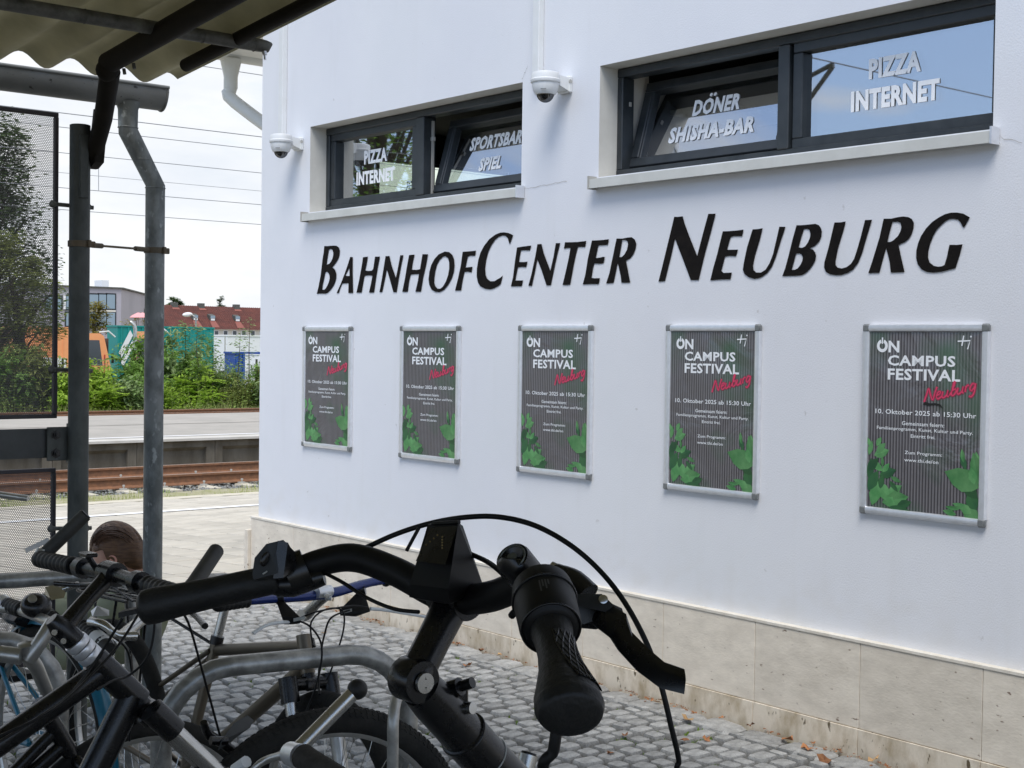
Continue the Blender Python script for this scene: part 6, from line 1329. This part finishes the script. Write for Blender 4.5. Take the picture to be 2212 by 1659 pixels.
wd_.build('tall_weeds', foliage('weed_leaves', (.36, .44, .12), (.24, .36, .08), .5), None, 0, kind='stuff')
gb = MB(); grid(gb, -40, 60, 33.4, 70, 60, 12, lambda x, y: gz(y)+.012); gb.build('grass_bank', M('rough_grass', (.13, .17, .05), .95, col2=(.2, .19, .09), vs_=.8, vdet=9), None, 0, kind='structure')
# ------------------------------------------------------------------ wire fence
fn = thing('wire_fence', 'thin grey wire panel fence with dark posts along the vehicle yard', 'fence', (14, 47, gz(47)))
x = 4.0
while x < 32:
    MB().box(x-.03, x+.03, 46.97, 47.03, gz(47), .95).build('fence_post', M('dark_post', (.03, .035, .03), .6) if 'dark_post' not in MATS else MATS['dark_post'], fn, 0); x += 2.5
wf = MB()
x = 4.0
while x < 31.5: wf.tube([(x, 47.04, gz(47)+.05), (x, 47.04, .9)], .0035, 3, False); x += .125
for k in range(9): wf.tube([(4, 47.05, gz(47)+.1+k*.19), (31.5, 47.05, gz(47)+.1+k*.19)], .004, 3, False)
wf.build('wire_mesh', wire_m, fn, 0)
# ------------------------------------------------------------------ orange lorries, containers
def lorry(label, u0, u1, vtop, vbot, d, cab=True, stack=False, box=True, W_=2.4):
    a = at(u0, vbot, d); b = at(u1, vbot, d); y = a.y; w0 = CR*((u1-1106)/F_PX)+CF; x1 = w0.x/w0.y*y; x0 = a.x; zt = at(u0, vtop, d).z; zb = gz(y); Lx = x1-x0
    t = thing('lorry', label, 'lorry', ((x0+x1)/2, y+1.2, zb))
    zf = zb+.85; cl = Lx*.42 if box else Lx; cx0 = x1-cl if box else x0
    pr = [(cx0, zf-.25), (x1, zf-.25), (x1, zf+.45), (x1-.30, zt-.12), (x1-.5, zt), (cx0, zt)]
    MB().prism(pr, (0, y, 0), (1, 0, 0), (0, 0, 1), (0, W_, 0)).build('cab', orange_p, t, 0)
    MB().prism([(x1-1.15, zf+.42), (x1-.36, zf+.42), (x1-.52, zt-.30), (x1-1.15, zt-.30)], (0, y-.012, 0), (1, 0, 0), (0, 0, 1), (0, .01, 0)).build('side_window', dark_glass, t, 0)
    MB().prism([(y+.2, zf+.42), (y+W_-.2, zf+.42), (y+W_-.2, zt-.22), (y+.2, zt-.22)], (x1-.02, 0, 0), (0, 1, 0), (.0, 0, 1), (.02, 0, 0)).build('windscreen', dark_glass, t, 0)
    MB().bbox((x1+.08, y-.06, zf+.75), (.05, .05, .22), .02).build('mirror', black_matte, t, 30)
    if not box: MB().prism([(y+.12, zf+.42), (y+W_-.25, zf+.42), (y+W_-.25, zt-.28), (y+.12, zt-.28)], (x0-.012, 0, 0), (0, 1, 0), (0, 0, 1), (.01, 0, 0)).build('rear_window', dark_glass, t, 0)
    MB().box(x1-1.32, x1-1.30, y-.006, y+.02, zf+.0, zt-.12).box(x1-1.25, x1-.36, y-.010, y+.02, zf+.30, zf+.34).build('door_seam', black_matte, t, 0); MB().box(x1-1.22, x1-1.05, y-.04, y-.01, zf+.22, zf+.26).build('door_handle', black_matte, t, 0)
    if box:
        for k in range(1, 7): MB().box(x0+(cx0-.12-x0)*k/7-.02, x0+(cx0-.12-x0)*k/7+.02, y-.02, y-.001, zf, zt+.2).build('box_rib', orange_p, t, 0)
        MB().box(x0, cx0-.12, y, y+W_, zf, zt+.25).build('load_box', orange_p, t, 0)
        MB().box(x0+.6, cx0-.3, y-.02, y-.005, zf+.05, zf+.75).build('side_board', white_sheet, t, 0)
    MB().box(x0, x1-.1, y+.2, y+W_-.2, zf-.35, zf-.26).build('chassis', black_matte, t, 0)
    for wx in ([x0+.6, x0+1.7] if box and Lx > 4 else [x0+.5])+[x1-.75]:
        for wy in (y+.12, y+W_-.12): MB().lathe([(.2, -.13), (.48, -.13), (.5, -.08), (.5, .08), (.48, .13), (.2, .13)], (wx, wy, zb+.5), (0, 1, 0), 20).build('wheel', tyre_m, t, 40)
    if stack: 
        MB().tube([at(292, 765, d-.3), at(292, 712, d-.3), at(287, 700, d-.3), at(281, 695, d-.3)], .075, 12, sm=4).build('exhaust_stack', silver, t, 50)
    else: MB().box(x1-.3, x1-.25, y-.03, y-.01, zf-.5, zf+.9).build('red_marker', red_p, t, 0)
    MB().tube([(x1-.5, y+.05, zt+.05), (x1-.1, y-.02, zt+.10), (x1+.2, y-.05, zt-.15)], .035, 6).build('roof_mirror_arm', white_pl, t, 50)
lorry('orange lorry with a white side board, seen behind the dark post', 40, 238, 717, 795, 60)
lorry('orange lorry cab with a curved exhaust stack, beside the downpipe', 313, 358, 716, 790, 57, box=False, stack=True, W_=1.0)
def boxthing(name, label, cat, u0, u1, vtop, d, depth, mat, ribs=0, zb=None, grp=None, hgt=None):
    a = at(u0, vtop, d); w0 = CR*((u1-1106)/F_PX)+CF; y = a.y; x1 = w0.x/w0.y*y; zb = gz(y) if zb is None else zb
    t = thing(name, label, cat, ((a.x+x1)/2, y, zb), grp); MB().box(a.x, x1, y, y+depth, zb+.12, a.z).build('container_body' if ribs else 'body', mat, t, 0)
    MB().box(a.x-.03, x1+.03, y-.04, y+depth+.04, a.z, a.z+.07).build('top_rail', mat, t, 0)
    for i in range(ribs): xx = a.x+(x1-a.x)*(i+.5)/ribs; MB().box(xx-.04, xx+.04, y-.04, y-.001, zb+.12, a.z-.02).build('rib', mat, t, 0)
    for xx in (a.x+.2, x1-.4): MB().box(xx, xx+.2, y+.1, y+depth-.1, zb, zb+.12).build('foot', black_matte, t, 0)
    return t, a, x1, y
ct, ca, cx1, cy_ = boxthing('container', 'long teal container with white diagonal stripes on its near end', 'container', 254, 461, 706, 65, 1.15, teal_tarp, 14)
for poly in (((.03, 1.02), (.52, 2.08), (.64, 1.84), (.16, .80)), ((.12, .58), (.62, 1.62), (.66, 1.30), (.24, .42)), ((.45, .62), (.66, 1.06), (.66, .42), (.5, .3))):
    MB().prism([(a*1.15, b) for a, b in poly], (ca.x, cy_-.05, 0), (1, 0, 0), (0, 0, 1), (0, .005, 0)).build('white_stripe', white_sheet, ct, 0)
boxthing('container', 'small blue container behind the bushes near the wall corner', 'container', 508, 529, 764, 52, .8, blue_bin, 3)
wt, wa, wx1, wy = boxthing('trailer', 'white box trailer in front of the cream houses', 'trailer', 492, 600, 726, 75, 2.4, white_sheet)
for xx in (wx1-3.2, wx1-2.2): MB().lathe([(.2, -.13), (.45, -.13), (.45, .13), (.2, .13)], (xx, wy+.1, gz(75)+.45), (0, 1, 0), 16).build('wheel', tyre_m, wt, 40)
MB().lathe([(.03, 0), (.03, 2.7)], (on(486, 750, 70).x, on(486, 750, 70).y, -.8), (0, 0, 1), 8).build('marker_pole', seal_m, wt, 0)
# parked van
va = at(556, 790, 55); vt = thing('van', 'small silver van with a blue roof rack and red tail lamp at the wall corner', 'van', (va.x+1.5, va.y+.8, gz(va.y))); zb = gz(va.y)
MB().prism([(0, .35), (4.2, .35), (4.2, 1.0), (3.3, 1.15), (2.7, 1.75), (.15, 1.8), (0, 1.2)], (va.x, va.y, zb), (1, 0, 0), (0, 0, 1), (0, 1.7, 0)).build('van_body', white_pl, vt, 0)
MB().prism([(.3, 1.1), (2.8, 1.1), (2.5, 1.65), (.3, 1.65)], (va.x, va.y-.012, zb), (1, 0, 0), (0, 0, 1), (0, .01, 0)).build('side_window', dark_glass, vt, 0)
MB().box(va.x-.03, va.x+.10, va.y-.02, va.y+.12, zb+.7, zb+1.25).build('tail_lamp', red_p, vt, 0); MB().box(va.x+.1, va.x+2.4, va.y+.1, va.y+1.6, zb+1.84, zb+1.92).build('roof_rack', blue_bin, vt, 0)
for wx in (.7, 3.4):
    for wy in (.1, 1.6): MB().lathe([(.1, -.1), (.31, -.1), (.31, .1), (.1, .1)], (va.x+wx, va.y+wy, zb+.31), (0, 1, 0), 18).build('wheel', tyre_m, vt, 40)
# street lamp
lp_ = at(423, 700, 80); sl_ = thing('street_lamp', 'curved grey street lamp with a white head in front of the red roof', 'street lamp', (lp_.x, lp_.y, -.8))
MB().tube([V((lp_.x, lp_.y, -.8)), lp_, at(424, 690, 80), at(419, 683, 80), at(412, 679, 80)], [.07, .05, .045, .04, .035], 8, sm=4).build('lamp_post', galv, sl_, 60)
MB().ball(at(405, 679.5, 80), (.32, .14, .13), 14, 8, Matrix.Rotation(-.1, 3, 'Y')).build('lamp_head', white_sheet, sl_, 60)
# parasols in front of the grey building
for u, lb in ((299, 'pink café parasol left of its twin in front of the grey building'), (308, 'pink café parasol right of its twin in front of the grey building')):
    b = at(u, 679, 95); t = thing('parasol', lb, 'parasol', (b.x, b.y, -.85), 'pink parasols'); MB().lathe([(.6, -.22), (.45, -.08), (.05, .12)], b, (0, 0, 1), 10).build('canopy', pink_p, t, 40); MB().tube([b, V((b.x, b.y, -.85))], .04, 6).build('pole', seal_m, t, 40)
# ------------------------------------------------------------------ grey building
D0 = 150; c0 = at(262, 624, D0); gzb = -1.2; Xd = V((1, 0, 0)); az = rad(33); Rd = V((math.sin(az), math.cos(az), 0)); H0 = c0.z-gzb
gbd = thing('office_building', 'lilac grey flat roofed building with large upper windows beyond the lorries', 'building', (c0.x, c0.y, gzb)); C0 = V((c0.x, c0.y, gzb))
left = C0-Xd*26; right = C0+Rd*30; back = left+Rd*30; Z = V((0, 0, H0))
MB().add([left, C0, right, back, left+Z, C0+Z, right+Z, back+Z], [(0, 1, 5, 4), (1, 2, 6, 5), (2, 3, 7, 6), (3, 0, 4, 7), (4, 5, 6, 7)]).build('wall', grey_wall, gbd, 0)
MB().add([left-V((0, .2, 0))+Z, C0-V((-.15, .2, 0))+Z, right+Z+V((.2, 0, 0)), left-V((0, .2, 0))+Z*1.018, C0-V((-.15, .2, 0))+Z*1.018, right+Z*1.018+V((.2, 0, 0))], [(0, 1, 4, 3), (1, 2, 5, 4), (3, 4, 5)]).build('roof_edge', galv_dark, gbd, 0)
def onY(u, v, y): w_ = CR*((u-1106)/F_PX)+CD*((v-829.5)/F_PX)+CF; t_ = y/w_.y; return V((w_.x*t_, y, H+w_.z*t_))
for u0, u1, v0, v1 in ((183, 191, 637, 667), (193, 212, 636, 667), (214, 229, 636, 667), (231, 248, 636, 667), (231, 248, 675, 704), (183, 229, 675, 704), (100, 132, 640, 668), (143, 165, 640, 668), (143, 165, 676, 704)):
    a = onY(u0, v0, c0.y-.06); b = onY(u1, v1, c0.y-.06)
    f_ = MB().add([(a.x-.15, a.y, b.z-.15), (b.x+.15, a.y, b.z-.15), (b.x+.15, a.y, a.z+.15), (a.x-.15, a.y, a.z+.15)], [(0, 1, 2, 3)]).build('window', frame_m, gbd, 0)
    MB().add([(a.x, a.y-.03, b.z), (b.x, a.y-.03, b.z), (b.x, a.y-.03, a.z), (a.x, a.y-.03, a.z)], [(0, 1, 2, 3)]).build('pane', blue_glass, f_, 0)
a = onY(138, 637, c0.y-.2); b = onY(142, 668, c0.y-.2); MB().box(a.x, b.x, a.y, a.y+.15, b.z, a.z).build('white_panel', white_sheet, gbd, 0)
a = onY(176, 668, c0.y-.1); b = onY(250, 674, c0.y-.1); MB().box(a.x, b.x, a.y, a.y+.05, b.z, a.z).build('pale_band', house_wall, gbd, 0)
q0 = C0+Rd*17; MB().add([q0+V((.05, -.05, H0*.35)), q0+Rd*5+V((.05, -.05, H0*.35)), q0+Rd*5+V((.05, -.05, H0*.8)), q0+V((.05, -.05, H0*.8))], [(0, 1, 2, 3)]).build('window', dark_glass, gbd, 0)
a = onY(220, 605, c0.y+8); b = onY(235, 624, c0.y+8); MB().box(a.x, b.x, a.y, a.y+2, c0.z, a.z).build('roof_unit', white_sheet, gbd, 0)
# ------------------------------------------------------------------ terrace with red tiled roof
Yh = 217.; hb = -1.9
hs = thing('terrace_house', 'long cream terrace house with a red tiled roof and small dormer windows', 'house', (onY(462, 770, Yh).x, Yh, hb))
xl, xr = onY(300, 700, Yh).x, onY(640, 700, Yh).x; ez = onY(462, 710, Yh).z; rzh = onY(462, 662, Yh+5).z
MB().box(xl, xr, Yh+.3, Yh+10, hb, ez).build('wall', house_wall, hs, 0)
rf = MB(); nrow = 26
for i in range(nrow):
    t0, t1 = i/nrow, (i+1)/nrow
    rf.add([(xl-.3, Yh-.3+5.3*t0, ez-.1+(rzh-ez+.1)*t0+.05), (xr+.3, Yh-.3+5.3*t0, ez-.1+(rzh-ez+.1)*t0+.05), (xr+.3, Yh-.3+5.3*t1, ez-.1+(rzh-ez+.1)*t1), (xl-.3, Yh-.3+5.3*t1, ez-.1+(rzh-ez+.1)*t1)], [(0, 1, 2, 3)])
rf.add([(xl-.3, Yh+5, rzh), (xr+.3, Yh+5, rzh), (xr+.3, Yh+10.3, ez-.1), (xl-.3, Yh+10.3, ez-.1)], [(0, 1, 2, 3)])
x = xl
while x < xr: rf.tube([(x, Yh-.32, ez-.04), (x, Yh+5, rzh+.06)], .045, 4, False); x += .42
rfo = rf.build('roof', roof_red, hs, 0)
def roofp(u, t_): x = onY(u, 700, Yh).x; return V((x, Yh-.3+5.3*t_, ez-.1+(rzh-ez+.1)*t_))
for u in (404, 462, 539, 325, 612):
    p = roofp(u, .93); MB().box(p.x-.5, p.x+.5, p.y-.3, p.y+.6, p.z-.3, p.z+.75).build('chimney', galv_dark, rfo, 0)
    a, b = roofp(u, .80), roofp(u, .93); MB().add([a+V((-.7, -.06, .08)), a+V((.7, -.06, .08)), b+V((.5, -.06, .08)), b+V((-.5, -.06, .08))], [(0, 1, 2, 3)]).build('tile_patch', roof_patch, rfo, 0)
for u in (431, 468, 522, 345, 590):
    p = roofp(u, .38); d_ = MB().hull([p+V(q) for q in ((-.5, -.3, 0), (.5, -.3, 0), (-.5, -.3, .8), (.5, -.3, .8), (-.5, .8, 1.1), (.5, .8, 1.1), (-.5, .8, .4), (.5, .8, .4))]).build('dormer', galv_dark, rfo, 0)
    MB().box(p.x-.42, p.x+.42, p.y-.34, p.y-.31, p.z+.35, p.z+.8).build('dormer_glass', blue_glass, rfo, 0); MB().box(p.x-.36, p.x+.36, p.y-.36, p.y-.31, p.z-.02, p.z+.3).build('dormer_board', white_sheet, rfo, 0)
    a, b = roofp(u, .06), roofp(u, .36); MB().add([a+V((-.8, -.06, .08)), a+V((.6, -.06, .08)), b+V((.5, -.06, .08)), b+V((-.5, -.06, .08))], [(0, 1, 2, 3)]).build('tile_patch', roof_patch, rfo, 0)
u = 366
while u < 640:
    for v0, v1 in ((715, 725), (741, 751)):
        a = onY(u, v0, Yh+.24); b = onY(u+7.5, v1, Yh+.24); w_ = MB().box(a.x-.12, b.x+.12, a.y, a.y+.06, b.z-.12, a.z+.12).build('window', white_sheet, hs, 0); MB().box(a.x, b.x, a.y-.03, a.y, b.z, a.z).build('pane', dark_glass, w_, 0)
    u += 19.6
# ------------------------------------------------------------------ trees
def tree(label, base, top, r, mat, seed, n=46, leaf=.28, per=90, trunk_r=.25, squash=.9, lobes=None, name='tree', low=.35):
    rn = random.Random(seed); base = V(base); Ht = top-base.z; t = thing(name, label, 'tree', tuple(base)); tk = MB(); lf = MB()
    tk.tube([base, base+V((.1*r, 0, Ht*.35)), base+V((0, 0, Ht*.8))], [trunk_r, trunk_r*.7, trunk_r*.15], 8, sm=3)
    for i in range(n):
        a = rn.uniform(0, 6.28); h = rn.uniform(low, 1); prof = math.sin(min(1, (h-low+.08)/(1-low+.08))*math.pi*.93)**.6 if lobes is None else lobes(h); rr_ = r*prof*rn.uniform(.35, 1)
        c = base+V((math.cos(a)*rr_, math.sin(a)*rr_, Ht*h)); s_ = r*rn.uniform(.16, .30)
        if i % 3 == 0: tk.tube([base+V((0, 0, Ht*h*.6)), L3(base+V((0, 0, Ht*h*.7)), c, .6), c], [trunk_r*.25, trunk_r*.12, .01], 4, sm=2)
        leaf_blob(lf, rn, c, (s_, s_, s_*squash), per, leaf)
    tk.build('trunk', bark, t, 60); lf.build('crown', mat, t, 0); return t
b = on(-40, 700, 47, gz(47)); tree('tall dark tree behind the perforated panel at the left edge', b, at(0, 262, 47).z, 3.2, leaf_dark, 31, n=150, leaf=.2, per=120, low=.25, lobes=lambda h: .35+.75*(1-h))
b = on(35, 750, 41, gz(41)); tree('rounded olive tree behind the perforated panel', b, at(0, 560, 41).z, 1.5, leaf_olive, 32, n=100, leaf=.13, per=130, low=.12)
b = on(-25, 750, 40, gz(40)); tree('bushy olive tree at the left edge behind the panel', b, at(0, 500, 40).z, 1.6, leaf_olive, 33, n=100, leaf=.14, per=120, low=.12)
b = on(202, 720, 88, -.9); tree('yellowing tree in front of the grey building', b, at(202, 656, 88).z, 1.25, leaf_yel, 34, n=80, leaf=.2, per=80, low=.15)
b = on(297, 720, 100, -.9); tree('brownish yellow bush tree below the pink parasols', b, at(297, 682, 100).z, 1.2, leaf_yel, 35, n=20, leaf=.2, per=50, low=.2)
b = on(380, 680, 290, -2); tree('dark round tree behind the left part of the red roof', b, at(380, 645, 290).z, 2.4, leaf_dark, 36, n=60, leaf=.6, per=60, low=.5)
b = on(477, 680, 290, -2); tree('spiky dark conifer rising above the middle of the red roof', b, at(480, 638, 290).z, 1.6, leaf_dark, 37, n=40, leaf=.5, per=50, low=.5, lobes=lambda h: .3+.9*(1-h))
# trees further round to the left; they show as reflections in the left window
for i, (x, y, h, r) in enumerate(((-7, 24, 9.5, 4.0), (-15, 33, 10, 4.5), (-21, 31, 7.5, 4), (-1, 40, 7, 4))):
    tree(('broad green tree seen only as a reflection in the left window', 'tall olive tree standing second in the row left of the yard', 'lower green tree at the far end of the row left of the yard', 'olive tree across the tracks, nearest the row of bushes')[i], (x, y, gz(y)), h, r, leaf_olive if i % 2 else leaf_mid, 50+i, n=150, leaf=.13 if i == 0 else .2, per=230 if i == 0 else 70, low=.2)
# ------------------------------------------------------------------ overhead line
def wire(label, u, v, Y, r=.012, sag=.0):
    r *= .62; p = onY(u, v, Y); m_ = MB().tube([(-60, Y, p.z+sag), (p.x, Y, p.z), (100, Y, p.z+sag)], r, 5, False); solo(m_, 'overhead_wire', wire_m, label, 'overhead wire', (p.x, Y, p.z), 'overhead wires above the tracks', 0)
    return p
wire('highest overhead wire, just below the white gutter of the building', 530, 157, 19.8, .010); wire('overhead wire crossing left of the swan-neck pipe, second from the top', 400, 276, 19.8, .011); wire('third overhead wire down, close under the second', 400, 305, 19.8, .009)
wire('upper one of the middle pair of overhead wires', 350, 352, 32.3, .014); wire('thin overhead wire between the two hanging droppers', 350, 393, 36, .010); wire('lower one of the middle pair of overhead wires', 350, 424, 32.3, .014); wire('lowest overhead wire above the far buildings', 350, 469, 40, .016)
a = onY(213, 337, 32.3); b = onY(213, 411, 32.3); solo(MB().tube([a, b], .008, 4, False), 'wire_dropper', wire_m, 'short vertical wire joining the middle pair of overhead wires', 'overhead wire', tuple(a), None, 0)
# catenary mast and cantilever on the near side, far left: mirrored in the right window
cm = thing('catenary_mast', 'grey catenary mast with a cantilever arm reflected in the right window', 'mast', (-16.3, 22.8, -.14))
MB().box(-16.42, -16.18, 22.7, 22.9, -.14, 8.9).build('mast', galv, cm, 0); MB().tube([(-16.3, 22.75, 7.1), (-16.3, 19.8, 7.95)], .055, 8).tube([(-16.3, 22.75, 4.9), (-16.3, 19.8, 7.9)], .055, 8).build('cantilever', galv_dark, cm, 0)
solo(MB().tube([(-70, 19.8, 8.05), (-16.3, 19.8, 7.98), (60, 19.8, 8.05)], .016, 5, False), 'overhead_wire', wire_m, 'high carrying wire over the near track, reflected in the right window', 'overhead wire', (-16.3, 19.8, 7.98), 'overhead wires above the tracks', 0)
